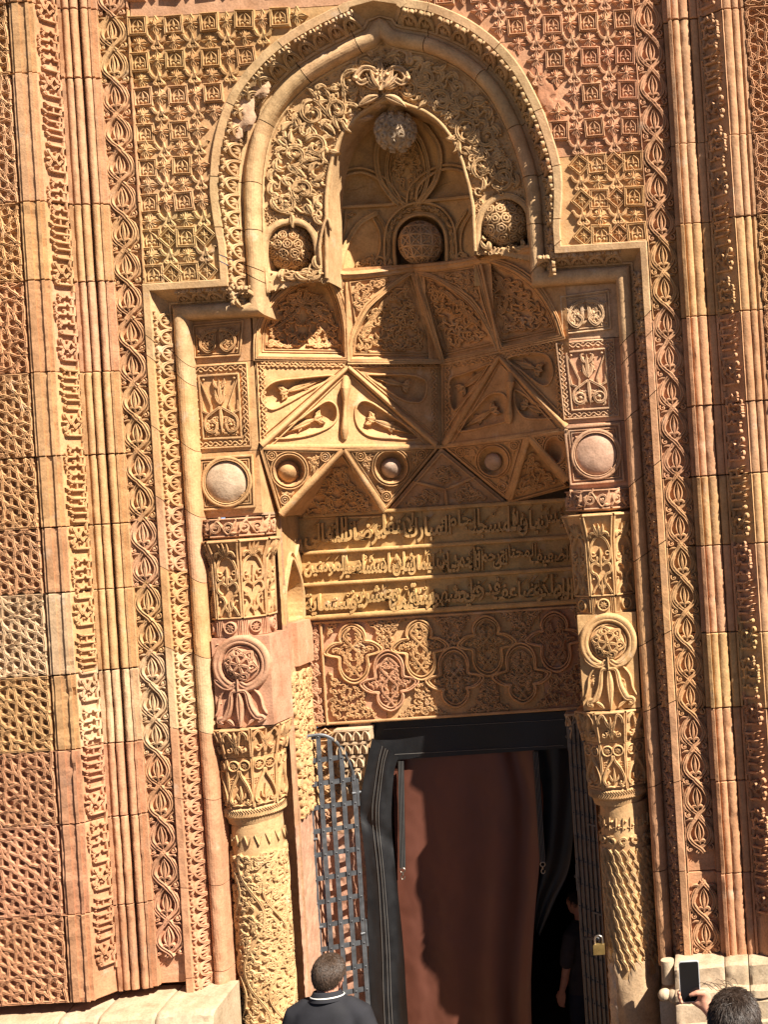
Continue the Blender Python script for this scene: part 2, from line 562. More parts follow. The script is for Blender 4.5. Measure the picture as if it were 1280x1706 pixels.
def profile_block(name, prof, v0, v1, tint, back=70.0, wear=0.5, parent=PORTAL):
    "one stone of the wall: the plan profile drawn up between two joints, edges worn"
    prof = np.asarray(prof, float)
    gap = rnd.uniform(.35, 1.1)
    prof = prof + np.array([rnd.uniform(-.5, .5), rnd.uniform(-1.6, 1.2)])
    lo, hi = min(v0, v1) + gap, max(v0, v1) - rnd.uniform(.35, 1.1)
    n = max(3, int((hi - lo) / 7) + 2)
    vs = np.linspace(lo, hi, n)
    vs = np.concatenate([[lo], [lo + 1.2], vs[1:-1], [hi - 1.2], [hi]])
    m = M()
    P = np.zeros((len(vs), len(prof) + 2, 3))
    for i, v in enumerate(vs):
        vv = np.full(len(prof), v)
        chip = np.clip(fbm(prof[:, 0] * .045 + 3, vv * .05, 5.3, 4) - .17, 0, 1) * 26        # spalls
        dd = prof[:, 1] + 2.6 * wear * fbm(prof[:, 0] * .06, vv * .06, 1.3) + 1.5 * wear * fbm(prof[:, 0] * .25, vv * .25, 2.3) + chip * min(1.2, .55 + .4 * wear)
        if i in (0, len(vs) - 1): dd = dd + 1.4
        P[i, 1:-1, 0] = prof[:, 0]; P[i, 1:-1, 2] = dd
        P[i, 0] = (prof[0, 0], 0, back); P[i, -1] = (prof[-1, 0], 0, back)
        P[i, :, 1] = v
    m.grid(P)
    m.poly(P[0]); m.poly(P[-1])
    return m.build(name, STONE, parent, tint, smooth=False)

def roll(u0, u1, d, r, n=7):
    a = np.linspace(math.pi, 0, n)
    c, R = (u0 + u1) / 2, abs(u1 - u0) / 2
    sg = 1 if u1 > u0 else -1
    return [(c + sg * R * math.cos(t), d - r * math.sin(t)) for t in a]

# ---- plan profiles (left, from photo row 918)
def XL(x, d): return vline(x, 918, d)
KL = [(XL(112, -44), -46), (XL(151, -12), -14)]                  # splayed face with the angular script
profA_L = [(XL(-420, -40), -40), (XL(71, -40), -40), (XL(71, -50), -50), (XL(75, -50), -50), (XL(76, -52), -53), (XL(86, -53), -53), (XL(87, -49), -49.5), (XL(97, -50), -49.5),
           (XL(98, -53), -53), (XL(103, -53), -53), (XL(104, -48), -48), (XL(111, -48), -48)]
profB_L = [KL[0], KL[1], (XL(152, -18), -19), (XL(157, -18), -19), (XL(158, -12), -13)] + roll(XL(160, -13), XL(171, -13), -12, 5) + \
          [(XL(172, -9), -9)] + roll(XL(173, -12), XL(185, -12), -11, 6) + [(XL(187, -2), 0), (XL(189, -2), 0)] + roll(XL(191, -9), XL(203, -9), -9, 6) + \
          [(XL(204, -12), -12), (XL(208, -12), -12), (XL(209, -5), -6), (XL(217, -5), -6)]
profC_L = [(XL(217.6, -3), -3), (XL(219, -3), -3), (XL(220, 5), 5), (XL(266, 5), 5), (XL(267, -3), -3), (XL(269, -3), -3)]
def XR(x, d): return vline(x, 705, d)
profC_R = [(XR(1099, -3), -3), (XR(1100, -3), -3), (XR(1101, 5), 5), (XR(1146, 5), 5), (XR(1147, -3), -3)]
profB_R = [(XR(1147.6, -3), -3), (XR(1155, -3), -3), (XR(1156, -17), -17), (XR(1161, -19), -19), (XR(1162, -12), -12)] + roll(XR(1163, -12), XR(1174, -12), -13, 3.6) + \
          roll(XR(1175, -12), XR(1190, -12), -12, 4.2) + [(XR(1191, -4), -4)] + roll(XR(1192, -10), XR(1205, -10), -12, 3.8) + \
          [(XR(1206, -18), -18), (XR(1209, -19), -19), (XR(1210, -14), -14), (XR(1246, -46), -46)]
profA_R = [(XR(1247, -46), -46), (XR(1247, -47), -47)] + roll(XR(1249, -45), XR(1262, -45), -45, 3.2) + [(XR(1263, -42), -42)] + roll(XR(1264, -45), XR(1274, -45), -45, 2.6) + \
          [(XR(1275, -42), -42), (XR(1279, -47), -47), (XR(1283, -47), -47), (XR(1284, -40), -40), (XR(1760, -40), -40)]
KR = [(XR(1211, -15), -15), (XR(1245, -45), -45)]

_m = M()
for _a, _b in ((XL(-420, -40), XL(330, 32)), (XR(1047, 32), XR(1760, -40))): _m.box((_a, -Z0 * S - 1.4 * S, 62), (_b, 1000, 90))
_m.box((XL(300, 20), 300, 60), (XL(345, 20), 480, 96)); _m.box((XR(1000, 20), 300, 60), (XR(1075, 20), 480, 96))
_m.build("core_masonry", STONE, PORTAL, (.26, .17, .09), smooth=False)
blocks = {'LA': [], 'LB': [], 'LC': [], 'RA': [], 'RB': [], 'RC': []}
for i in range(len(JL) - 1):
    for key, pr, ts in (('LA', profA_L, TLa), ('LB', profB_L, TL), ('LC', profC_L, TLc)):
        t = jit(ts[i]); wear = .75 if i < 9 else 1.35
        o = profile_block("stone_block", pr, JL[i], JL[i + 1], t, wear=wear)
        blocks[key].append((JL[i], JL[i + 1], o, t))
for i in range(len(JR) - 1):
    for key, pr, ts in (('RA', profA_R, TR), ('RB', profB_R, TR), ('RC', profC_R, TRc)):
        t = jit(ts[i]); wear = .75 if i < 9 else 1.35
        o = profile_block("stone_block", pr, JR[i], JR[i + 1], t, wear=wear)
        blocks[key].append((JR[i], JR[i + 1], o, t))
def block_at(key, v):
    for a, b, o, t in blocks[key]:
        if min(a, b) <= v <= max(a, b): return o, t
    return blocks[key][-1][2], blocks[key][-1][3]

# ---- chain band: interlaced ovals with buds
def chain_motif(var):
    m = M(); mp = m_local(); P = 56.0
    R = random.Random(var)
    for sg in (1, -1):
        hh = 9.5 if (sg > 0) ^ (var % 2 == 0) else 8.0
        pts = crom([(sg * -5.5, -6), (0, 1), (sg * 9, 9), (sg * 16, 19), (sg * 16.5, 29), (sg * 11, 42), (sg * 4, 51), (sg * -3, 60)], 5)
        stroke(m, mp, pts, 3.1, hh, 'groove', taper=False)
        # outer sickle leaf and side curl
        o2 = crom([(sg * 12, 4), (sg * 20, 12), (sg * 21.5, 24), (sg * 18, 38), (sg * 12, 47)], 5)
        stroke(m, mp, o2, np.interp(np.arange(len(o2)), [0, len(o2) * .35, len(o2) - 1], [1.2, 2.4, .6]), 7.5, 'leaf', taper=False)
        stroke(m, mp, spiral((sg * 16.5, 1.5), 5.2, 1.8, 1.4 if sg > 0 else 1.74, -sg * 1.0, 12), 1.8, 7.5)
        blob(m, mp, (sg * 16.5, 1.3), 2.3, 8.5)
        stroke(m, mp, bez((sg * 3, 49), (sg * 9, 50), (sg * 15, 53), (sg * 20, 49), 7), [1.6, 2.2, 2.4, 2.2, 1.8, 1.3, .7], 7, 'leaf', taper=False)
        # bud
        stroke(m, mp, bez((0, 13), (sg * 9.5, 22), (sg * 8, 34), (0, 46), 11), np.interp(np.arange(11), [0, 4, 10], [1.0, 2.1, .5]), 7.5, 'round', taper=False)
        stroke(m, mp, bez((0, 12), (sg * 5, 17), (sg * 9, 15), (sg * 8.5, 10.5), 8), [1.4, 2.1, 2.5, 2.6, 2.3, 2, 1.6, 1.2], 9, 'leaf', taper=False)
        blob(m, mp, (sg * 7.2, 11), 2.0, 9)
    leaf(m, mp, (0, 14), math.pi / 2, 29, 2.9, 8.5)
    leaf(m, mp, (0, 14), -math.pi / 2, 8, 2.2, 8.5)
    return motif(m, "chain_link", STONE)
CH = [chain_motif(0), chain_motif(1)]
uL = .5 * (profC_L[2][0] + profC_L[3][0]); uR = .5 * (profC_R[2][0] + profC_R[3][0])
v = JL[0] - 20; i = 0
while v > JL[-1] + 70:
    v -= 56
    if not (-790 < v + 28 < -735):          # battered stretches near the ground
        o, t = block_at('LC', v + 28); place(CH[i % 2], "chain_link", o, uL, v, 5, scale=(1.06, 1, 1.0), tint=jit(t, .03))
    i += 1
v = JR[0] - 44; i = 0
while v > JR[-1] + 50:
    v -= 56.6
    if not (-622 < v + 28 < -578):
        o, t = block_at('RC', v + 28); place(CH[i % 2], "chain_link", o, uR, v, 5, scale=(1.02, 1, 1.01), tint=jit(t, .03))
    i += 1

# ---- angular script on the splays (local: x across the splay from the baseline, z along the band)
def kufic_motif(var):
    m = M(); mp = m_local(); R = random.Random(40 + var)
    def st(p, w=1.9, h=7.0, pr='flat'): stroke(m, mp, p, w, h, pr, taper=False)
    L = 62.0
    st([(4, 0), (4, 10), (7, 12), (7, 22), (4, 24), (4, 38), (8, 40), (8, 50), (4, 52), (4, 62.3)], 2.0, 7.5, 'groove')
    st([(10, 26), (10, 39)], 1.7, 6.6)
    if var == 0:      # knot with leaf finials
        for sg in (1, -1):
            st(crom([(5, 31), (12, 31 + sg * 3), (17, 31 + sg * 9), (22, 31 + sg * 3), (27, 31 - sg * 3), (33, 31 + sg * 6)], 5), 1.9, 7.6 + .6 * sg, 'groove')
            leaf(m, mp, (30, 31 + sg * 4), sg * .9, 12, 2.9, 7.5)
            stroke(m, mp, spiral((36, 31 + sg * 11), 4.4, 1.6, -sg * 1.6, sg * .9, 10), 1.7, 7)
            blob(m, mp, (22, 31 + sg * 11), 2.1, 7)
        blob(m, mp, (22, 31), 3.0, 8); leaf(m, mp, (29, 31), 0, 14, 2.9, 7.5)
        for y in (10, 53):
            st([(6, y), (30, y), (32, y + 4)], 2.0, 7); stroke(m, mp, spiral((34, y + 3), 4, 1.5, 3.0, .85, 9), 1.7, 7)
    elif var == 1:    # tall stems
        for y, e in ((6, 34), (17, 37), (30, 35), (43, 38), (55, 33)):
            st([(6, y), (e - 5, y)], 2.1, 7.2, 'flat')
            stroke(m, mp, bez((e - 6, y), (e, y), (e + 1, y + 5), (e + 6, y + 4), 7), [2, 2.3, 2.7, 2.6, 2.2, 1.8, 1.0], 7.3, 'leaf', taper=False)
            blob(m, mp, (e - 1, y - 3.2), 1.9, 7)
        st([(12, 17), (12, 25), (17, 25), (17, 30)], 1.7, 6.6)
        st([(22, 43), (22, 55)], 1.6, 6.5)
    else:
        for y, e in ((8, 30), (24, 36), (38, 36), (52, 28)):
            st([(6, y), (14, y), (16, y + 4), (20, y + 4), (22, y), (e, y)], 2.0, 7.2, 'flat')
            for sg in (1, -1):
                stroke(m, mp, bez((e - 2, y), (e + 3, y + sg * 2), (e + 6, y + sg * 6), (e + 2, y + sg * 8), 8), [1.7, 2.0, 2.3, 2.4, 2.2, 1.9, 1.5, .9], 7.2, 'leaf', taper=False)
            blob(m, mp, (e + 5, y), 2.0, 7.2)
        st([(12, 24), (12, 38)], 1.7, 6.6); blob(m, mp, (24, 31), 2.2, 7)
    return motif(m, "script_letters", STONE)
KU = [kufic_motif(k) for k in range(3)]
def kufic_band(key, K, v_top, v_bot, flip):
    (ua, da), (ub, db) = K
    # baseline side: nearest the doorway
    if flip: u0, d0, u1, d1 = ua, da, ub, db          # right: baseline at the inner edge
    else: u0, d0, u1, d1 = ub, db, ua, da             # left: baseline right
    ang = math.atan2(d1 - d0, u1 - u0)
    W = math.hypot(u1 - u0, d1 - d0)
    v = v_top; seq = [0, 1, 0, 2, 1, 0, 2]; i = 0
    while v > v_bot:
        v -= 62
        o, t = block_at(key, v + 31)
        sx = W / 46.0
        if flip: place(KU[seq[i % 7]], "script_letters", o, u0, v, d0, rotz=ang, scale=(sx, 1, 1), tint=jit(t, .03))
        else: place(KU[seq[(i + 3) % 7]], "script_letters", o, u0, v, d0, rotz=ang - math.pi, scale=(-sx, 1, 1), tint=jit(t, .03))
        i += 1
kufic_band('LB', KL, JL[0] - 30, JL[-1] + 60, False)
kufic_band('RB', KR, JR[0] - 10, JR[-1] + 80, True)

# ---- star lattice: hexagonal strapwork, one relief per stone
def star_lattice(m, mp, u0, u1, v0, v1, a=15.0, h=9.0):
    s3 = math.sqrt(3)
    segs = []
    cen = []
    j = 0
    vv = v0 - a
    j0 = int(math.floor(v0 / (1.5 * a))) - 1; j1 = int(math.ceil(v1 / (1.5 * a))) + 1
    i0 = int(math.floor(u0 / (s3 * a))) - 1; i1 = int(math.ceil(u1 / (s3 * a))) + 1
    for j in range(j0, j1 + 1):
        for i in range(i0, i1 + 1):
            c = np.array([s3 * a * (i + .5 * (j % 2)), 1.5 * a * j])
            mids = [c + s3 / 2 * a * np.array([math.cos(k * math.pi / 3), math.sin(k * math.pi / 3)]) for k in range(6)]
            for k in range(6):
                p, q = mids[k], mids[(k + 2) % 6]
                mm = (p + q) / 2; inn = c + (mm - c) * .62
                pb = mm + (p - mm) * .42; qb = mm + (q - mm) * .42
                segs.append(np.array([p, c + (pb - c) * .86, inn + (pb - mm) * .2, inn + (qb - mm) * .2, c + (qb - c) * .86, q]))
    for sgm in segs:
        mn, mx = sgm.min(0), sgm.max(0)
        if mx[0] < u0 or mn[0] > u1 or mx[1] < v0 or mn[1] > v1: continue
        P = sgm.copy()
        if mn[0] < u0 or mx[0] > u1 or mn[1] < v0 or mx[1] > v1:
            P[:, 0] = np.clip(P[:, 0], u0, u1); P[:, 1] = np.clip(P[:, 1], v0, v1)
            k = np.concatenate([[True], np.linalg.norm(np.diff(P, axis=0), axis=1) > .3]); P = P[k]
            if len(P) < 2: continue
        stroke(m, mp, P, 2.2, h + rnd.uniform(-1.3, .8), 'groove', taper=False)
for key, ua, ub in (('LA', XL(-330, -40), XL(69, -40)), ('RA', XR(1286, -40), XR(1640, -40))):
    for (a, b, o, t) in blocks[key]:
        m = M()
        lo, hi = min(a, b) + 2, max(a, b) - 2
        star_lattice(m, m_uv(-40.0), ua, ub, lo, hi)
        s = m.build("star_strapwork", STONE, o, jit(t, .03), smooth=False, kind='stuff')
# ================================================================== frame round the niche (torus, leaf splay, fillet)
FD = 32.0
leg_l = [(371, 1646), (302, 523)]
arch_i = [(424, 398), (420, 330), (424, 270), (438, 214), (462, 172), (500, 132), (545, 102), (590, 79), (620, 63), (634, 40), (650, 60), (680, 68), (718, 76), (772, 102), (819, 145), (852, 202), (875, 262), (888, 318), (894, 375)]
leg_r = [(1040, 455), (1109, 1606)]
def uvl(pts, d): return [tuple(float(q) for q in unproj(x, y, d)) for x, y in pts]
uLl = np.mean([p[0] for p in uvl(leg_l, FD)]); uRl = np.mean([p[0] for p in uvl(leg_r, FD)])
vLs = np.mean([p[1] for p in uvl([(300, 523), (430, 512)], FD)]); vRs = np.mean([p[1] for p in uvl([(899, 465), (1040, 455)], FD)])
uLa = float(unproj(428, 500, FD)[0]); uRa = float(unproj(898, 460, FD)[0])
vLb = uvl([leg_l[0]], FD)[0][1]; vRb = uvl([leg_r[1]], FD)[0][1]
AU = .5 * (uLa + uRa)
arch = np.array(uvl(arch_i, FD))
arch[0, 0] = uLa; arch[-1, 0] = uRa
k_ap = 9
left_a = crom(arch[:k_ap + 1], 5); right_a = crom(arch[k_ap:], 5)
PATH = np.concatenate([[(uLl, vLb), (uLl, vLs), (uLa, vLs)], left_a, right_a[1:], [(uRa, vRs), (uRl, vRs), (uRl, vRb)]])
N_L = 3; N_A = len(left_a) + len(right_a) - 1

def path_normals(P):
    e = np.diff(P, axis=0); e /= np.linalg.norm(e, axis=1)[:, None]
    e1 = np.concatenate([e[:1], e]); e2 = np.concatenate([e, e[-1:]])
    n1 = np.stack([-e1[:, 1], e1[:, 0]], -1); n2 = np.stack([-e2[:, 1], e2[:, 0]], -1)
    n = n1 + n2; n /= np.linalg.norm(n, axis=1)[:, None]
    return n / np.clip((n * n1).sum(1), .5, 1)[:, None]
PN = path_normals(PATH)          # path runs up the left leg: +n points left = outward
# resample with fixed offsets so that joints can cut it
def sub_path(P, Nn, step=16.0):
    out, outn = [], []
    for i in range(len(P) - 1):
        L = np.linalg.norm(P[i + 1] - P[i]); k = max(1, int(L / step))
        for j in range(k):
            t = j / k
            out.append(P[i] * (1 - t) + P[i + 1] * t); outn.append(Nn[i] * (1 - t) + Nn[i + 1] * t)
    out.append(P[-1]); outn.append(Nn[-1])
    return np.array(out), np.array(outn)
SP, SN = sub_path(PATH, PN)
_ak = int(np.argmax(SP[:, 1])); AP = SP[_ak].copy()
def offs(P, Nn, n):
    "offset from the torus line; the crown is kept nearly flat outside the ogee"
    wide = 1 + .26 * np.clip((P[:, 1:] - 455) / 90, 0, 1) * (n > 14)
    q = P + Nn * n * wide
    if n > 0:
        lim = AP[1] + .74 * n - .12 * np.abs(q[:, 0] - AP[0]) * (n > 14)
        k = np.abs(P[:, 0] - AP[0]) < 75
        q[:, 1] = np.where(k, np.minimum(q[:, 1], lim), q[:, 1])
    return q
tor = [(12.5 * math.cos(a), FD - 13 * math.sin(a)) for a in np.linspace(math.pi, 0, 11)]
FPROF = np.array([(-13, 110.0), (-13, FD + 14)] + [(-12.6, FD + 2)] + tor + [(13, FD + 2), (14.5, FD + 1), (15, FD - 3), (18, FD - 4), (18.6, FD - 1), (34.0, 3.0), (34.5, -3.5), (44.5, -4.5), (46, -3), (46.3, 20)])
def tint_frame(p):
    u, v = p
    if v > 250:
        return (.50, .34, .17) if u < AU else (.50, .34, .18)
    key = 'LC' if u < AU else 'RC'
    return block_at(key, v)[1]
# cut positions: joints on the legs, voussoirs round the arch
seg_id = []
for p in SP:
    if p[1] < 240: J = JL if p[0] < AU else JR; seg_id.append(('l' if p[0] < AU else 'r', sum(1 for j in J if j > p[1])))
    else:
        seg_id.append(('a', int((math.degrees(math.atan2(p[1] - 420, p[0] - AU)) + 90) // 17)))
frame_blocks = []
i = 0
while i < len(SP) - 1:
    j = i + 1
    while j < len(SP) - 1 and seg_id[j] == seg_id[i]: j += 1
    if j < i + 1: j = i + 1
    a, an = SP[i:j + 1], SN[i:j + 1]
    t = jit(tint_frame(a[len(a) // 2]), .04)
    if seg_id[i][0] == 'r' and seg_id[i][1] in (4,): t = (.50, .33, .14)
    m = M()
    Pn = np.zeros((len(a), len(FPROF), 3))
    wear = 1.0 if a[:, 1].mean() > -420 else 2.4
    for jn, (n_, _d) in enumerate(FPROF): Pn[:, jn, :2] = offs(a, an, n_)
    for k in range(len(a)):
        q = Pn[k, :, :2]
        Pn[k, :, 2] = FPROF[:, 1] + wear * 2.0 * fbm(q[:, 0] * .06, q[:, 1] * .06, 4.4)
    for k, s in ((0, 1), (-1, -1)):          # pull the ends in: an open joint
        e = (a[1] - a[0]) if k == 0 else (a[-2] - a[-1])
        Pn[k, :, :2] += e / np.linalg.norm(e) * .8
    m.grid(Pn); m.poly(Pn[0]); m.poly(Pn[-1])
    o = m.build("frame_stone", STONE, PORTAL, t, smooth=False)
    frame_blocks.append((a, o, t))
    i = j

m = M(); m.grid(np.stack([np.concatenate([offs(SP, SN, n_), np.full((len(SP), 1), 64.0)], 1) for n_ in (-9, 44)], 1)); m.build("core_masonry", STONE, PORTAL, (.26, .17, .09), smooth=False)
# leaf ornament on the splay: one motif copied along the path
def splay_leaf(var):
    m = M(); mp = m_local(); R = random.Random(var)
    # local x along the path (period 27), z across the splay 0..34
    for sg in (1, -1):
        stroke(m, mp, crom([(sg * 12.5, 2), (sg * 11, 12), (sg * 6.5, 20), (0, 24)], 5), 2.2, 6.5, 'groove', taper=False)
        stroke(m, mp, bez((0, 24), (sg * 3, 28), (sg * 9, 31), (sg * 10, 26), 7), [1.6, 2, 2.2, 2.2, 1.8, 1.4, .8], 6, 'leaf', taper=False)
        leaf(m, mp, (sg * 1.2, 5), math.pi / 2 - sg * .75, 12, 2.2, 6, sg * .6)
        blob(m, mp, (sg * 12.5, 3), 2.5, 6.5)
    leaf(m, mp, (0, 4), math.pi / 2, 16, 2.6, 6.5); leaf(m, mp, (0, 23), math.pi / 2, 9, 2.0, 6.0)
    blob(m, mp, (13.4, 30), 1.9, 5)
    return motif(m, "splay_leaf", STONE)
SLm = splay_leaf(1)
sl_ang = math.atan2(32.0, 16.0)
SLW = math.hypot(16.0, 32.0)
cnt = 0
for run in (PATH[0:2], PATH[1:3], PATH[2:3 + N_A + 1], PATH[3 + N_A:5 + N_A], PATH[4 + N_A:]):
    if len(run) < 2: continue
    e = np.linalg.norm(np.diff(run, axis=0), axis=1); cum = np.concatenate([[0], np.cumsum(e)])
    L = cum[-1]; k = max(1, int(round((L - 8) / 27.0)))
    for q in range(k):
        s = (q + .5) * L / k
        ii = min(np.searchsorted(cum, s) - 1, len(e) - 1); ii = max(ii, 0)
        f = (s - cum[ii]) / e[ii]
        p = run[ii] * (1 - f) + run[ii + 1] * f
        tg = (run[ii + 1] - run[ii]) / e[ii]; nn = np.array([-tg[1], tg[0]])
        aw = 1 + .26 * min(1, max(0, (p[1] - 455) / 90))
        q0 = p + nn * 18.6 * aw
        if abs(p[0] - AP[0]) < 26 and p[1] > 600: continue
        # skip the battered places
        if 400 < p[1] + 0 and False: continue
        best = min(frame_blocks, key=lambda fb: np.min(np.linalg.norm(fb[0] - p, axis=1)))
        ex = Vector((tg[0], 0, tg[1])); ez = Vector((nn[0] * 16.0, -32.0, nn[1] * 16.0)).normalized(); ey = ez.cross(ex)
        if ey.y < 0: ey = -ey
        R3 = Matrix((ex, ey, ez)).transposed().to_4x4()
        o = bpy.data.objects.new("splay_leaf", SLm[cnt % 4]); COL.objects.link(o)
        o.parent = best[1]
        o.matrix_local = Matrix.Translation(world(q0[0], q0[1], FD - 1)) @ R3 @ Matrix.Diagonal((L / k / 27.0, 1, SLW / 34.5 * (1 + (aw - 1) * .9), 1))
        o.color = (*jit(best[2], .03), 1)
        cnt += 1

# ================================================================== diaper field above the frame
def outer_bound(side):
    k = [i for i in range(len(SP)) if (SP[i, 0] <= AU + 1e-6) == (side < 0)]
    P = SP[k] + SN[k] * 45.0
    return P
OB = offs(SP, SN, 45.5)
apex_v = OB[:, 1].max()
field_L = XL(270, -3) + 1.0; field_R = XR(1098.6, -3)
fb_L, fb_R = vLs + 45.0, vRs + 45.0
def ring_u(v, side):
    "inner limit of the field on this row"
    best = None
    for a, b in zip(OB[:-1], OB[1:]):
        if (a[1] - v) * (b[1] - v) <= 0 and abs(a[1] - b[1]) > 1e-6:
            u = a[0] + (b[0] - a[0]) * (v - a[1]) / (b[1] - a[1])
            if side < 0 and u < AU: best = u if best is None else min(best, u)
            if side > 0 and u > AU: best = u if best is None else max(best, u)
    return AU if best is None else best
field_blocks = []
def field_block(side, v0, v1, tint):
    vs = np.linspace(max(v0, v1) - .7, min(v0, v1) + .7, 9)
    uo = field_L if side < 0 else field_R
    m = M()
    rows = []
    for v in vs:
        ui = ring_u(v, side)
        if ui == AU: ui = AU + side * .5
        us = np.linspace(uo, ui, 14)
        rows.append(np.stack([us, np.full(14, v), 3.0 + 2.0 * fbm(us * .05, np.full(14, v * .05), 7.7)], -1))
    rows = np.array(rows)
    first = rows[:1].copy(); first[..., 2] += 30; last = rows[-1:].copy(); last[..., 2] += 30
    m.grid(np.concatenate([first, rows, last]))
    o = m.build("stone_block", STONE, PORTAL, tint, smooth=False)
    field_blocks.append((side, max(v0, v1), min(v0, v1), o, tint))
for vs, side, tints in (([1010, hline(290, 26, 3), hline(290, 134, 3), hline(290, 343, 3), fb_L], -1, [PNK, (.46, .29, .13), (.47, .30, .15), (.48, .32, .15)]),
                        ([1010, hline(1000, 60, 3), hline(1000, 258, 3), fb_R], 1, [PNK, (.485, .275, .155), YEL])):
    for a, b, t in zip(vs[:-1], vs[1:], tints): field_block(side, a, b, jit(t))
def field_at(u, v):
    side = -1 if u < AU else 1
    for s, a, b, o, t in field_blocks:
        if s == side and b <= v <= a: return o, t
    return field_blocks[0][3], field_blocks[0][4]

def m_square():
    m = M(); mp = m_local(); r = 13.4
    stroke(m, mp, [(-r, -r), (r, -r), (r, r), (-r, r)], 2.2, 8, 'groove', closed=True)
    stroke(m, mp, crom([(-7.5, -11), (-8, 1), (-5, 6), (0, 10.5)], 4), 1.2, 6); stroke(m, mp, crom([(7.5, -11), (8, 1), (5, 6), (0, 10.5)], 4), 1.2, 6)
    for sg in (1, -1):
        blob(m, mp, (sg * 3.6, -6.2), 3.0, 6.5); stroke(m, mp, bez((0, -3), (sg * 2, 0), (sg * 6, 0), (sg * 6.4, -3.5), 6), 1.2, 5.5)
        stroke(m, mp, [(sg * 11, 11), (sg * 6.5, 6)], 1.0, 5.5)
    leaf(m, mp, (0, -4), math.pi / 2, 12, 2.0, 6)
    m.grid(mp(*np.meshgrid([-12, 12], [-12, 12]), np.full((2, 2), 1.6)))
    return motif(m, "square_boss", STONE, False)
def m_star(r=15.5):
    m = M(); n = 16
    V = [(0, 0, -8.0)]
    for k in range(n):
        a = k * 2 * math.pi / n
        q, h = ((r, 5.0), (r * .70, 2.0), (r * .66, 5.2), (r * .70, 2.0))[k % 4]
        V.append((q * math.cos(a), q * math.sin(a), -h))
    nV = len(V)
    V += [(x * 1.03, y * 1.03, 1.5) for x, y, z in V[1:]]
    T = [(0, 1 + k, 1 + (k + 1) % n) for k in range(n)]
    Q = [(1 + k, nV + k, nV + (k + 1) % n, 1 + (k + 1) % n) for k in range(n)]
    m.add(V, Q, T)
    mp = m_local()
    for k in range(4):      # raised fillets along the four arms
        a = k * math.pi / 2; c, s_ = math.cos(a), math.sin(a)
        for g in (1, -1): stroke(m, mp, [(c * 3 - s_ * g * 1.5, s_ * 3 + c * g * 1.5), (c * 8 - s_ * g * 3.4, s_ * 8 + c * g * 3.4), (c * r * .97, s_ * r * .97)], 1.1, [8.2, 6.4, 6.0], 'ridge', taper=False)
    blob(m, mp, (0, 0), 2.6, 9.4)
    return motif(m, "star_boss", STONE, False)
def m_fleur():
    m = M(); mp = m_local()
    leaf(m, mp, (0, -3), math.pi / 2, 15, 2.6, 7); leaf(m, mp, (0, -5), -math.pi / 2, 9, 2.2, 6)
    for sg in (1, -1):
        stroke(m, mp, crom([(sg * 1.5, 4), (sg * 4, -3), (sg * 7, -7), (sg * 4, -9.5), (sg * 2.2, -7)], 4), 1.9, 7)
        stroke(m, mp, crom([(sg * 1.2, 3), (sg * 5, 1), (sg * 9, 4), (sg * 11.5, 9), (sg * 14, 8)], 4), np.interp(np.arange(17), [0, 6, 16], [1.3, 2.9, .8]), 7, 'leaf', taper=False)
        blob(m, mp, (sg * 4.2, -6.5), 2.6, 7)
    return motif(m, "fleur_boss", STONE)
def m_diamond():
    m = M(); mp = m_local(); r = 15
    stroke(m, mp, [(0, -r), (r, 0), (0, r), (-r, 0)], 2.1, 7.5, 'groove', closed=True)
    for k in range(4): leaf(m, mp, (0, 0), k * math.pi / 2 + .78, 8, 2.0, 6); leaf(m, mp, (0, 0), k * math.pi / 2, 9, 1.3, 6)
    blob(m, mp, (0, 0), 2.4, 7)
    return motif(m, "diamond_boss", STONE, False)
MSQ, MST, MFL, MDI = m_square(), m_star(), m_fleur(), m_diamond()
PIT = 29.6
def batter(u, v):      # knocked-off patch, upper right of the arch
    return ((u - 318) / 30) ** 2 + ((v - 640) / 60) ** 2 < 1
for side, u_ref in ((-1, XL(270, 3) + 16), (1, XR(1098, 3) - 16)):
    for ci in range(0, 24):
        for ri in range(-2, 22):
            u = u_ref - side * ci * PIT
            v = (fb_L if side < 0 else fb_R) + 16 + ri * PIT
            if v < (fb_L if side < 0 else fb_R) + 10 or v > 905: continue
            if (side < 0 and u > AU) or (side > 0 and u < AU): continue
            # clear of the arch ring
            gap = min(np.min(np.linalg.norm(OB - (u, v), axis=1)), 99)
            lim = ring_u(v, side)
            if lim != AU and ((side < 0 and u > lim - 9) or (side > 0 and u < lim + 9)): continue
            if gap < 11: continue
            if lim == AU and v < apex_v + 8: continue
            o, t = field_at(u, v)
            if batter(u, v) and rnd.random() < .8: continue
            low = ri < (4 if side < 0 else 5)
            e = (ci % 2, ri % 2)
            if e == (0, 0): me, nm = MSQ, "square_boss"
            elif e == (1, 1): me, nm = MFL, "fleur_boss"
            elif low and e == (1, 0): me, nm = MDI, "diamond_boss"
            else: me, nm = MST, "star_boss"
            k = {'fleur_boss': 1.18, 'star_boss': 1.08}.get(nm, 1.0) * (1.06 if low else 1.0)
            place(me, nm, o, u + rnd.uniform(-.8, .8), v + rnd.uniform(-.8, .8), 4.0 + rnd.uniform(-1.2, 1.6), roty=rnd.uniform(-.04, .04), scale=(k * 1.05, .95, k * 1.05), tint=jit(t, .06))
# ================================================================== the niche
NL, NR, NAX = -221.0, 305.0, 42.0      # jamb edges and axis (u)
ND = 250.0                             # depth of the back wall
def part_stone(name, m, tint, label=None, parent=PORTAL, smooth=False, kind=None):
    return m.build(name, STONE, parent, tint, smooth=smooth, label=label, kind=kind)

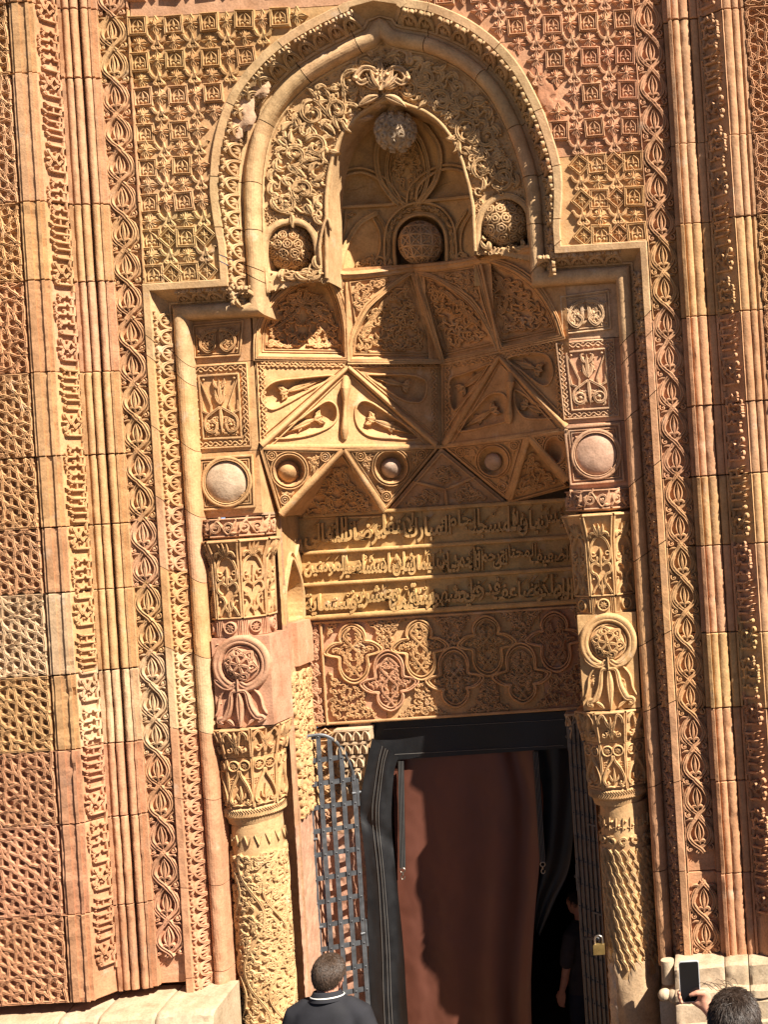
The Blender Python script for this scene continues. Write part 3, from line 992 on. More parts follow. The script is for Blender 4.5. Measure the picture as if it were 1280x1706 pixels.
def dplane(p0, p1, p2):
    "depth function of the plane through three wall-space points"
    p0, p1, p2 = (np.asarray(p, float) for p in (p0, p1, p2))
    n = np.cross(p1 - p0, p2 - p0)
    o = np.array([UC, VC, -D])
    k = n @ (p0 - o)
    def f(x, y):
        U, V = img2uv(x, y)
        t = k / (n[0] * (U - UC) + n[1] * (V - VC) + n[2] * D)
        return t * D - D
    return f
def ip(x, y, d):
    u, v = unproj(x, y, d); return (float(u), float(v), float(d))
dVL = dplane((NL, 0, 48), (NAX, 0, ND), (NL, 100, 48))
dVR = dplane((NR, 0, 48), (NAX, 0, ND), (NR, 100, 48))
def qr(x, y): return x - .063 * (y - 750), y + .063 * (x - 687)
def dV(x, y): return np.minimum(dVL(x, y), dVR(x, y))
_top = (np.array([440, 588, 709, 806, 910.]), np.array([46, 130, 185, 130, 46.]))
def dA(x, y):
    q, r = qr(np.asarray(x, float), np.asarray(y, float))
    s = np.clip((603 - .0 * q - r) / 152, 0, 1.15)
    s = s * s * (3 - 2 * np.minimum(s, 1))
    return dV(x, y) * (1 - s) + np.interp(q, *_top) * s
NIC = (.50, .305, .140)
NI2 = (.49, .29, .13)

# ---- jamb piers: the flat faces between the frame and the niche
def pier_stone(u0, u1, v0, v1, tint, d=48.0, depth=100.0):
    m = M()
    us = np.linspace(min(u0, u1) + .5, max(u0, u1) - .5, 12); vs = np.linspace(min(v0, v1) + .6, max(v0, v1) - .6, 12)
    A, B = np.meshgrid(us, vs)
    Dp = d + 1.6 * fbm(A * .05, B * .05, 8.8)
    G = np.stack([A, B, Dp], -1)
    G = np.concatenate([np.concatenate([[G[0]], G, [G[-1]]])[:, :1], np.concatenate([[G[0]], G, [G[-1]]]), np.concatenate([[G[0]], G, [G[-1]]])[:, -1:]], 1)
    G[0, :, 2] += depth; G[-1, :, 2] += depth; G[:, 0, 2] = d + depth; G[:, -1, 2] = d + depth
    m.grid(G)
    return m, part_stone("pier_stone", m, tint)
uPL0, uPR1 = uLl + 12.0, uRl - 12.0
rows_L = [vLs - 10, hline(370, 604, 48), hline(375, 753, 48), hline(380, 858, 48)]
rows_R = [vRs - 10, hline(975, 565, 48), hline(985, 704, 48), hline(995, 812, 48)]
pier = {}
for nm, rows, (ua, ub), tt in (('L', rows_L, (uPL0, NL), [NIC, YEL, NIC]), ('R', rows_R, (NR, uPR1), [PAL, (.48, .29, .17), (.47, .27, .17)])):
    for k in range(3):
        m_, o_ = pier_stone(ua, ub, rows[k], rows[k + 1], jit(tt[k]))
        pier[nm, k] = (o_, tt[k])

def orn(fn, parent, tint, name="carved_relief", smooth=True):
    m = M(); fn(m)
    o = m.build(name, STONE, parent, jit(tint, .03), smooth=smooth)
    o['kind'] = 'stuff'
    return o

def panel_leafy(c, seed):
    def f(m):
        w, h_ = 92.0, 66.0
        mp = m_quad(c, 48.0, w, h_)
        border(m, mp, w, h_, 3, 1.8, 5); border(m, mp, w, h_, 8, 1.2, 4)
        for k in range(2):
            s = -1 if k else 1
            stroke(m, mp, crom([(46, 14), (46 + s * 22, 20), (46 + s * 32, 40), (46 + s * 18, 54), (46 + s * 6, 44), (46 + s * 14, 34)], 6), 2.6, 8, 'groove')
            leaf(m, mp, (46 + s * 4, 20), math.pi / 2 - s * .6, 24, 4, 7, s * 1.2)
            leaf(m, mp, (46 + s * 30, 30), -1.2 if s > 0 else -1.9, 16, 3.2, 7, s * .8)
            blob(m, mp, (46 + s * 14, 35), 3.2, 8); blob(m, mp, (46 + s * 36, 52), 3, 7)
        vine(m, mp, [(11, 11), (81, 11), (81, 56), (11, 56)], 13, 6, seed, sym=46)
    return f
orn(panel_leafy([(318, 540), (408, 531), (402, 594), (322, 599)], 3), pier['L', 0][0], NIC)
orn(panel_leafy([(932, 492), (1017, 480), (1021, 550), (936, 560)], 4), pier['R', 0][0], PAL)
def panel_tall(c, seed, var):
    def f(m):
        w, h_ = 100.0, 138.0
        mp = m_quad(c, 48.0, w, h_)
        border(m, mp, w, h_, 2, 1.6, 4)
        for a, b in (((8, 8), (92, 8)), ((92, 8), (92, 130)), ((92, 130), (8, 130)), ((8, 130), (8, 8))): wave(m, mp, a, b, 5, 16, 1.3, 4)
        stroke(m, mp, [(17, 18), (83, 18), (83, 121), (17, 121)], 1.8, 5, 'flat', closed=True)
        for s in (1, -1):
            stroke(m, mp, [(50 + s * 33, 22), (50 + s * 15, 68), (50 + s * 17, 82), (50 + s * 30, 76), (50 + s * 30, 60)], 1.8, 6, 'groove')
            stroke(m, mp, crom([(50, 70), (50 + s * 10, 76), (50 + s * 26, 88), (50 + s * 26, 106), (50 + s * 13, 110), (50 + s * 8, 98), (50 + s * 16, 92)], 5), 2.3, 7, 'groove')
            leaf(m, mp, (50, 66), -math.pi / 2 + s * .7, 26, 4, 7, -s * .7)
            leaf(m, mp, (50 + s * 3, 40), -math.pi / 2 + s * .9, 18, 3.5, 7, -s * .9)
            blob(m, mp, (50 + s * 16, 100), 4.5 if var else 3, 7)
            if var: ring(m, mp, (50 + s * 17, 100), 8.5, 1.8, 7)
            blob(m, mp, (50 + s * 26, 25), 2.6, 6)
        leaf(m, mp, (50, 62), -math.pi / 2, 38, 4.5, 7.5); leaf(m, mp, (50, 70), math.pi / 2, 44, 4, 7.5)
        vine(m, mp, [(36, 22), (64, 22), (62, 60), (38, 60)], 10, 5, seed, sym=50)
        vine(m, mp, [(20, 84), (80, 84), (80, 118), (20, 118)], 11, 5, seed + 1, sym=50)
    return f
orn(panel_tall([(313, 609), (412, 603), (420, 745), (323, 750)], 5, 0), pier['L', 1][0], YEL)
orn(panel_tall([(926, 571), (1025, 562), (1034, 694), (939, 701)], 7, 1), pier['R', 1][0], (.50, .32, .19))
def panel_disc(c, cen, seed):
    def f(m):
        w, h_ = 100.0, 98.0
        mp = m_quad(c, 48.0, w, h_)
        border(m, mp, w, h_, 3, 2.2, 6, 'flat'); border(m, mp, w, h_, 9, 1.4, 5)
        border(m, mp, w, h_, 13, 1.0, 4)
        for (cx, cy, a) in ((20, 20, .78), (80, 20, 2.36), (80, 78, -2.36), (20, 78, -.78)):
            leaf(m, mp, (cx, cy), a, 12, 3, 6); leaf(m, mp, (cx, cy), a + .9, 14, 2.4, 5, -.5); leaf(m, mp, (cx, cy), a - .9, 14, 2.4, 5, .5)
            blob(m, mp, (cx, cy), 2.2, 6)
        mi = m_img(48.0)
        ring(m, mi, cen, 40, 3.0, 8.5, 40, 'flat'); ring(m, mi, cen, 36.5, 1.5, 9.5, 40)
    return f
def disc_dome(cen, R, d, h, tint, parent, label=None):
    m = M(); mi = m_img(d)
    ph = np.linspace(0, 2 * math.pi, 33); rr = np.linspace(1, 0.01, 10)
    A = cen[0] + R * rr[:, None] * np.cos(ph); B = cen[1] + R * rr[:, None] * np.sin(ph)
    H = h * np.sqrt(np.clip(1 - (rr * .93) ** 2, 0, 1))[:, None] + 1.6 * fbm(A * .1, B * .1, 3.1)
    m.grid(mi(A, B, H - 2))
    return m.build("plain_disc", STONE, parent, tint, smooth=True, label=label)
for nm, c, cen, tt in (('L', [(327, 762), (422, 756), (427, 846), (333, 853)], (377, 803), NIC), ('R', [(939, 709), (1035, 702), (1043, 803), (949, 811)], (994, 757), (.48, .29, .17))):
    orn(panel_disc(c, cen, 9), pier[nm, 2][0], tt)
    disc_dome(cen, 34, 46, 13, (.50, .38, .25) if nm == 'L' else (.47, .31, .21), pier[nm, 2][0])

# ---- rows B and C of the stalactite vault: two faces folded back to the axis
tear = {
 'BL': [crom([(436, 668), (440, 650), (460, 635), (500, 630), (556, 626), (520, 648), (478, 672), (452, 682)], 6, True),
        crom([(712, 640), (700, 628), (676, 624), (636, 624), (612, 626), (646, 650), (676, 668), (704, 668)], 6, True),
        crom([(452, 728), (500, 698), (530, 676), (548, 668), (561, 678), (560, 700), (540, 716), (500, 728)], 6, True),
        crom([(592, 690), (597, 672), (612, 668), (640, 684), (700, 728), (650, 730), (616, 726), (598, 712)], 6, True)],
 'BR': [crom([(748, 660), (750, 632), (775, 622), (822, 606), (800, 636), (774, 668), (756, 684)], 6, True),
        crom([(845, 598), (880, 588), (912, 592), (922, 618), (914, 640), (898, 640), (870, 618)], 6, True),
        crom([(764, 718), (790, 684), (815, 658), (838, 656), (848, 676), (846, 698), (820, 708)], 6, True),
        crom([(858, 650), (872, 656), (896, 674), (926, 694), (884, 698), (868, 690), (858, 672)], 6, True)]}
def vface(poly, dfun, pits, depth, tint, name="vault_stone", nx=110, ny=60, extra=None, back=60):
    "a vault face as a fine sheet with the drop-shaped hollows cut into it"
    poly = np.asarray(poly, float)
    m = M()
    TLp, TRp, BRp, BLp = poly
    s, t = np.meshgrid(np.linspace(0, 1, nx), np.linspace(0, 1, ny))
    X = (1 - s) * (1 - t) * TLp[0] + s * (1 - t) * TRp[0] + s * t * BRp[0] + (1 - s) * t * BLp[0]
    Y = (1 - s) * (1 - t) * TLp[1] + s * (1 - t) * TRp[1] + s * t * BRp[1] + (1 - s) * t * BLp[1]
    H = 1.2 * fbm(X * .05, Y * .05, 6.1)
    P = np.stack([X.ravel(), Y.ravel()], -1)
    for pt in pits:
        k = inside(P, pt); e = edge_dist(P[k], pt)
        Hf = H.ravel(); Hf[k] -= depth * (1 - np.exp(-e / 4.5)); H = Hf.reshape(H.shape)
    if extra is not None: H = H + extra(X, Y)
    m.grid(m_img(dfun)(X, Y, H))
    return m.build(name, STONE, PORTAL, tint, smooth=True)
bl = vface([(425, 600), (735, 601), (736, 744), (432, 744)], dVL, tear['BL'], 17, NIC)
br = vface([(735, 601), (938, 568), (946, 715), (736, 744)], dVR, tear['BR'], 17, NI2, nx=80)
def row_b(apex, footL, footR, mid, dfun, tears, edgebox, seed):
    def f(m):
        mp = m_img(dfun)
        for a, b in ((apex, footL), (apex, footR)):
            stroke(m, mp, np.linspace(a, b, 12), np.linspace(5, 8, 12), 15, 'ridge', taper=False)
            a2, b2 = np.array(a, float), np.array(b, float)
            n = np.array([-(b2 - a2)[1], (b2 - a2)[0]]); n /= np.linalg.norm(n)
            for o in (-11, 11): stroke(m, mp, np.linspace(a2 + n * o * .6 + (b2 - a2) * .06, b2 + n * o - (b2 - a2) * .05, 10), 1.5, 5, 'round')
        # hanging rib on the axis of the face
        x, y0, y1 = mid
        stroke(m, mp, [(x, y0), (x - 1, y0 + 26)], 9, [4, 20], 'ridge', taper=False)
        stroke(m, mp, np.linspace((x - 1, y0 + 24), (x - 3, y1), 10), [9, 7, 5, 4.5, 4.5, 5, 6, 7, 7, 4], [20, 20, 17, 15, 15, 15, 16, 15, 12, 6], 'round', taper=False)
        for tpts in tears:
            stroke(m, mp, tpts, 2.0, 4.5, 'round', closed=True)
            c = tpts.mean(0); dd = np.linalg.norm(tpts - c, axis=1); tip = tpts[np.argmax(dd)]
            ang = math.atan2(*(tip - c)[::-1]); L = dd.max()
            deep = m_img(lambda xx, yy: dfun(xx, yy) + 16)
            leaf(m, deep, c, ang, L * .75, 6.5, 12); leaf(m, deep, c, ang + math.pi, 15, 7.5, 13)
            for s in (1, -1):
                leaf(m, deep, c - .08 * (tip - c), ang + s * 1.7, 15, 5.5, 12, s * .9)
                leaf(m, deep, c + .3 * (tip - c), ang + s * .8, 13, 4.4, 10)
                blob(m, deep, c + np.array([math.cos(ang + s * 2.3), math.sin(ang + s * 2.3)]) * 11, 4, 11)
            leaf(m, deep, c + .5 * (tip - c), ang, L * .35, 2.8, 9)
        P = np.array(edgebox, float)
        for a, b in zip(P, np.roll(P, -1, 0)):
            stroke(m, mp, [a, b], 1.5, 5, 'flat')
        Pc = P.mean(0); Q = P + (Pc - P) / np.linalg.norm(Pc - P, axis=1)[:, None] * 9
        for a, b in zip(Q[:2], Q[1:3]): wave(m, mp, a, b, 5, 15, 1.4, 4.5)
        wave(m, mp, Q[3], Q[0], 5, 15, 1.4, 4.5)
    return f
orn(row_b((580, 612), (436, 742), (728, 741), (577, 622, 732), dVL, tear['BL'], [(428, 604), (732, 605), (733, 740), (434, 741)], 11), bl, NIC)
orn(row_b((832, 594), (740, 741), (942, 712), (851, 612, 706), dVR, tear['BR'], [(738, 605), (936, 572), (943, 712), (739, 740)], 12), br, NI2)

# row C: triangles hanging forward over hollow ones
def tri_prism(tri, dfun, depth, tint, pits=(), n=26, name="vault_stone"):
    m = M(); mp = m_img(dfun)
    a, b, c = (np.asarray(p, float) for p in tri)
    rows = []
    for i in range(n):
        t = i / (n - 1)
        p, q = a + (c - a) * t, b + (c - b) * t
        rows.append(np.linspace(p, q, n))
    R_ = np.array(rows)
    H = 1.0 * fbm(R_[..., 0] * .06, R_[..., 1] * .06, 2.9)
    P = R_.reshape(-1, 2)
    for pt in pits:
        k = inside(P, pt); e = edge_dist(P[k], pt); Hf = H.ravel(); Hf[k] -= 22 * (1 - np.exp(-e / 3)); H = Hf.reshape(H.shape)
    m.grid(mp(R_[..., 0], R_[..., 1], H))
    for p, q in ((a, c), (c, b), (b, a)):
        E_ = np.linspace(p, q, n)
        f0 = mp(E_[:, 0], E_[:, 1], np.zeros(n)); f1 = f0.copy(); f1[:, 2] += depth
        m.grid(np.stack([f0, f1], 0))
    return m.build(name, STONE, PORTAL, tint, smooth=False)
def circ(c, r, n=28, sq=1.0): 
    a = np.linspace(0, 2 * math.pi, n, endpoint=False); return np.stack([c[0] + r * np.cos(a), c[1] + sq * r * np.sin(a)], -1)
def lean(a, b, c, df, dt): return dplane(ip(*a, float(df(*a))), ip(*b, float(df(*b))), ip(*c, dt))
ctri = [(((432, 745), (571, 748), (466, 860)), lean((432, 745), (571, 748), (466, 860), dVL, 112), (482, 784), 24, 1.0), (((574, 748), (733, 744), (641, 853)), lean((574, 748), (733, 744), (641, 853), dVL, 243), (652, 778), 25, 1.0),
        (((738, 744), (878, 727), (847, 834)), lean((738, 744), (878, 727), (847, 834), dVR, 243), (822, 768), 22, 1.0), (((884, 726), (945, 716), (947, 802)), lean((884, 726), (945, 716), (947, 802), dVR, 112), (926, 750), 15, 1.3)]
for k, (tri, df, cen, r, sq) in enumerate(ctri):
    o = tri_prism(tri, df, 150 if k in (0, 3) else 60, jit(NIC if k < 2 else NI2), [circ(cen, r, sq=sq)])
    def f(m, tri=tri, df=df, cen=cen, r=r, sq=sq, k=k):
        mp = m_img(df); T = np.array(tri, float); C = T.mean(0)
        stroke(m, mp, T + (C - T) * .05, 2.6, 7, 'flat', closed=True)
        stroke(m, mp, T + (C - T) * .16, 1.3, 5, 'round', closed=True)
        for q in (3, 7): ring(m, mp, cen, r + q, 1.5, 6, 30, sq=sq)
        for t_ in T:
            d0 = t_ + (C - t_) * .36
            if np.linalg.norm(d0 - cen) > r + 9:
                ring(m, mp, d0, 8, 1.5, 6, 16); ring(m, mp, d0, 4.5, 1.2, 6, 12); blob(m, mp, d0, 2.2, 7)
        vine(m, mp, T + (C - T) * .2, 12, 4.5, 30 + k, avoid=[(cen[0], cen[1], r + 9)])
    def f2(m, f=f, cen=cen, r=r):      # keep the scrolls out of the hollow
        f(m)
    orn(f2, o, NIC if k < 2 else NI2)
    if k != 3:
        mb = M(); mp = m_img(lambda x, y, df=df: df(x, y) + 22)
        rr = np.linspace(1, .02, 9); ph = np.linspace(0, 2 * math.pi, 25); R0 = r * (.78 if k == 0 else .68)
        A = cen[0] + (-2 if k == 0 else 0) + R0 * rr[:, None] * np.cos(ph); B = cen[1] + 2 + R0 * rr[:, None] * np.sin(ph)
        mb.grid(mp(A, B, 26 * np.sqrt(np.clip(1 - (.96 * rr) ** 2, 0, 1))[:, None] + 1.5 * fbm(A * .1, B * .1, 1.0)))
        mb.build("knob", STONE, o, NIC if k == 0 else (.40, .30, .22))
# thick lit arrises of the chevrons
def chev(m):
    for k, a, b in ((0, (572, 750), (468, 857)), (1, (573, 750), (640, 851)), (2, (881, 728), (848, 832)), (3, (881, 728), (946, 800))):
        stroke(m, m_img(ctri[k][1]), np.linspace(a, b, 10), np.linspace(5, 8, 10), 9, 'round', taper=False)
orn(chev, bl, NIC, "chevron_rib")
def seam(m):
    stroke(m, m_img(dVL), np.linspace((432, 744), (736, 744), 12), 3.6, 6, 'flat', taper=False); stroke(m, m_img(dVR), np.linspace((735, 744), (946, 715), 12), 3.6, 6, 'flat', taper=False)
orn(seam, bl, NIC, "string_course")
# hollow triangles behind
hol = [(((572, 752), (440, 872), (655, 864)), dplane(ip(572, 752, float(dVL(572, 752)) + 8), ip(505, 868, ND - 4), ip(655, 862, ND - 4)), 14),
       (((735, 746), (640, 858), (852, 842)), lambda x, y: np.full(np.shape(x), ND - 5.0), 15),
       (((881, 730), (842, 842), (950, 812)), dplane(ip(881, 730, float(dVR(881, 730)) + 8), ip(842, 842, ND - 4), ip(950, 822, ND - 4)), 16)]
for k, (tri, df, sd) in enumerate(hol):
    m = M(); T = np.array(tri, float)
    n = 24; R_ = np.array([np.linspace(T[0] + (T[1] - T[0]) * t, T[0] + (T[2] - T[0]) * t, n) for t in np.linspace(0, 1, n)])
    m.grid(m_img(df)(R_[..., 0], R_[..., 1], .8 * fbm(R_[..., 0] * .06, R_[..., 1] * .06, 1.7)))
    o = m.build("vault_stone", STONE, PORTAL, jit(NI2), smooth=False)
    def f(m, T=T, df=df, sd=sd, k=k):
        mp = m_img(df); C = T.mean(0)
        stroke(m, mp, T + (C - T) * .12, 1.8, 6, 'flat', closed=True)
        if k == 1:
            for t_ in T: stroke(m, mp, np.linspace(C, (T.sum(0) - t_) / 2, 6), 2.6, 7, 'flat')
            for t_ in T:
                M2 = np.array([t_ + (C - t_) * .2, ]); o1, o2 = [q for q in T if not np.allclose(q, t_)]
                vine(m, mp, [t_ + (C - t_) * .24, (t_ + o1) / 2 + (C - (t_ + o1) / 2) * .3, C + (t_ - C) * .12, (t_ + o2) / 2 + (C - (t_ + o2) / 2) * .3], 12, 5.5, sd + int(t_[0]))
        else: vine(m, mp, T + (C - T) * .2, 15, 6.5, sd, lw=1.8)
    orn(f, o, NI2)

# ---- row A: arched cells under the ledge
cells = [np.concatenate([crom([(431, 592), (436, 545), (462, 500), (498, 472), (534, 458), (556, 486), (570, 535), (575, 594)], 5)]),
         np.concatenate([crom([(586, 596), (590, 562), (612, 522), (650, 482), (686, 456)], 5), [(690, 462), (731, 598)]]),
         np.concatenate([crom([(694, 456), (738, 472), (786, 512), (812, 548), (826, 578)], 5), [(740, 597), (697, 468)]]),
         np.concatenate([crom([(836, 576), (820, 520), (806, 470), (800, 436), (850, 450), (890, 480), (918, 520), (932, 556)], 5)])]
def rowa_sheet(x0, x1, tint, cs, nx, rec):
    m = M()
    q, r = np.meshgrid(np.linspace(x0, x1, nx), np.linspace(440, 604, 84))
    k = .063
    X = (q + k * (r + k * 687 - 750)) / (1 + k * k); Y = r - k * (X - 687)
    H = 1.0 * fbm(X * .05, Y * .05, 5.5)
    P = np.stack([X.ravel(), Y.ravel()], -1)
    for c in cs:
        kk = inside(P, c); e = edge_dist(P[kk], c); Hf = H.ravel(); Hf[kk] -= rec * (1 - np.exp(-e / 14)) + 4 * (e > 1); H = Hf.reshape(H.shape)
    m.grid(m_img(dA)(X, Y, H))
    return m.build("vault_stone", STONE, PORTAL, tint, smooth=True)
a1 = rowa_sheet(434, 592, jit(NIC), cells[:1], 84, 34)
a2 = rowa_sheet(592, 726, jit(NIC), cells[1:2], 76, 10)
a3 = rowa_sheet(724, 838, jit(NI2), cells[2:3], 66, 10)
a4 = rowa_sheet(836, 960, jit(NI2), cells[3:], 70, 24)
def rowa_orn(c, seed, rec, sym, cell=15):
    def f(m):
        mp = m_img(dA)
        C = c.mean(0)
        out = c + (c - C) / np.linalg.norm(c - C, axis=1)[:, None] * 5
        stroke(m, mp, out, 3.0, 8, 'groove', closed=True)
        stroke(m, mp, c + (c - C) / np.linalg.norm(c - C, axis=1)[:, None] * 11, 2.0, 6, 'flat', closed=True)
        ins = c + (C - c) * .10
        def dd(x, y):
            P = np.stack([np.ravel(x), np.ravel(y)], -1); k = inside(P, c); e = np.where(k, edge_dist(P, c), 0)
            return dA(x, y) + (rec * (1 - np.exp(-e / 14)) + 4 * (e > 1)).reshape(np.shape(x))
        mi = m_img(dd)
        stroke(m, mi, c + (C - c) * .08, 1.3, 4, closed=True); stroke(m, mi, c + (C - c) * .13, 1.0, 3.5, closed=True)
        vine(m, mi, c + (C - c) * .14, cell, 9, seed, sym=sym, lw=2.0)
        for k in range(5):
            p = c[(k * 7 + 3) % len(c)]; q = c[(k * 11 + 17) % len(c)]
            p = p + (C - p) * .35; q = q + (C - q) * .35
            stroke(m, mi, bez(p, C + (p - C) * .2 + (8, -6), C + (q - C) * .2 + (-8, 6), q, 12), 2.3, 9, 'groove')
    return f
orn(rowa_orn(cells[0], 21, 34, 505), a1, NIC); orn(rowa_orn(cells[1], 22, 10, None), a2, NIC)
orn(rowa_orn(cells[2], 23, 10, None), a3, NI2); orn(rowa_orn(cells[3], 24, 24, None), a4, NI2)
def rowa_trim(m):
    mp = m_img(dA)
    for L_ in ([(430, 598), (580, 600)], [(584, 602), (734, 601)], [(737, 600), (830, 584)], [(832, 582), (936, 562)]):
        wave(m, mp, np.array(L_[0]) + (4, 5), np.array(L_[1]) + (-4, 5), 5, 13, 1.4, 5)
        stroke(m, mp, [np.array(L_[0]) + (0, -1), np.array(L_[1]) + (0, -1)], 1.5, 6, 'flat')
        stroke(m, mp, [np.array(L_[0]) + (0, 11), np.array(L_[1]) + (0, 11)], 1.5, 6, 'flat')
    # spandrels
    for poly, s in (([(446, 470), (516, 462), (470, 484), (447, 512)], 1), ([(583, 470), (668, 459), (626, 490), (592, 536)], 2), ([(716, 457), (796, 444), (806, 520), (762, 474)], 3), ([(548, 462), (572, 468), (574, 520)], 4)):
        vine(m, mp, poly, 11, 6, 60 + s)
        stroke(m, mp, poly, 1.5, 5, closed=True)
    stroke(m, mp, np.linspace((690, 455), (735, 600), 10), 3.5, 8, 'ridge', taper=False)
    stroke(m, mp, np.linspace((577, 470), (580, 602), 8), 3.0, 9, 'round', taper=False)
    stroke(m, mp, np.linspace((801, 440), (832, 582), 8), 3.0, 9, 'round', taper=False)
orn(rowa_trim, a2, NIC)
# ledge over the cells
m = M()
lp = crom([(436, 465), (500, 458), (537, 451), (574, 460), (632, 456), (690, 448), (742, 444), (790, 436), (838, 424), (890, 414)], 5)
pr = [(-9, 120), (-9, 0), (-7, -12), (-3, -14), (-2, -10), (3, -9), (6, -4), (8, 0), (9, 4)]
G = []
for x, y in lp:
    d0 = float(dA(x, y + 2))
    G.append([ip(x + .063 * o, y + o, d0 + dd) for o, dd in pr])
m.grid(np.array(G))
m.build("ledge", STONE, PORTAL, NIC, smooth=False)
# ================================================================== archivolt, conch and hanging balls
OPEN = np.array([(549, 470), (549, 400), (549, 330), (555, 281), (570, 234), (590, 206), (612, 187), (632, 176), (650, 170), (664, 172), (682, 180), (708, 190), (730, 206), (746, 225), (760, 248), (774, 290), (785, 337), (788, 380), (790, 425)], float)
OPc = crom(OPEN, 5)
lin = SP[(SP[:, 1] > 232)] - SN[(SP[:, 1] > 232)] * 11.5     # inner line of the torus, wall space
def resamp(P, n):
    e = np.linalg.norm(np.diff(P, axis=0), axis=1); c = np.concatenate([[0], np.cumsum(e)]); s = np.linspace(0, c[-1], n)
    return np.stack([np.interp(s, c, P[:, k]) for k in range(P.shape[1])], -1)
kL = np.where((SP[:, 0] < AU) & (SP[:, 1] > vLs + 2))[0]; kR = np.where((SP[:, 0] > AU) & (SP[:, 1] > vRs + 2))[0]
ARC = SP[min(kL):max(kR) + 1] - SN[min(kL):max(kR) + 1] * 11.5
ARC[0, 1] = hline(437, 470, 48); ARC[0, 0] = uLa + 11.5; ARC[-1, 1] = hline(890, 418, 48); ARC[-1, 0] = uRa - 11.5
NS = 220
def half(P, ku):      # resample each half separately so apex meets apex
    return np.concatenate([resamp(P[:ku + 1], NS // 2), resamp(P[ku:], NS // 2)[1:]])
AO = half(ARC, int(np.argmax(ARC[:, 1])))
iu, iv = unproj(OPc[:, 0], OPc[:, 1], 57.0)
OI = np.stack([iu, iv], -1); AI = half(OI, int(np.argmax(OI[:, 1])))
NT = 44
tt = np.linspace(0, 1, NT)[:, None, None]
GR = AO[None] * (1 - tt) + AI[None] * tt                       # (NT, NS-1, 2) wall positions
# recesses for the two balls (arched pockets)
def uv50(pts): 
    u, v = unproj(np.array(pts)[:, 0], np.array(pts)[:, 1], 50.0); return np.stack([u, v], -1)
pockL = uv50(crom([(446, 452), (445, 425), (449, 398), (463, 379), (486, 371), (508, 379), (520, 398), (524, 425), (524, 449)], 5))
pockR = uv50(crom([(800, 412), (800, 385), (806, 356), (820, 338), (842, 330), (864, 338), (878, 356), (882, 385), (884, 408)], 5))
P_ = GR.reshape(-1, 2)
H = 42.0 + 2.0 * fbm(P_[:, 0] * .05, P_[:, 1] * .05, 9.2)
# the carved face is dished between its rims
tcol = np.broadcast_to(tt, GR.shape[:2] + (1,)).reshape(-1)
H = H + 15 * tcol + 5 * np.sin(np.pi * np.clip(tcol, 0, 1))
for pk in (pockL, pockR):
    k = inside(P_, pk); e = edge_dist(P_[k], pk); H[k] += 70 * (1 - np.exp(-e / 3.0))
G3 = np.concatenate([GR, H.reshape(GR.shape[:2])[..., None]], -1)
ARCH_T = (.50, .335, .165)
m = M(); m.grid(G3)
rv = np.stack([np.concatenate([AI, np.full((len(AI), 1), dd)], -1) for dd in (57, 64, 90, 124)], 0)
m.grid(rv)
archivolt = m.build("archivolt", STONE, PORTAL, ARCH_T, smooth=True)
def m_arch(base=47.0):
    "a: 0..1 along the arch (left foot to right foot), b: 0 outer .. 1 inner"
    def mm(a, b, h):
        A_ = np.clip(np.asarray(a), 0, 1) * (NS - 2); i0 = np.clip(A_.astype(int), 0, NS - 3); f = (A_ - i0)[..., None]
        o = AO[i0] * (1 - f) + AO[i0 + 1] * f; i_ = AI[i0] * (1 - f) + AI[i0 + 1] * f
        B_ = np.asarray(b)[..., None]
        p = o * (1 - B_) + i_ * B_
        d = base - 4 + 15 * np.asarray(b) + 5 * np.sin(np.pi * np.clip(np.asarray(b), 0, 1)) - h
        return np.concatenate([p, d[..., None]], -1)
    return mm
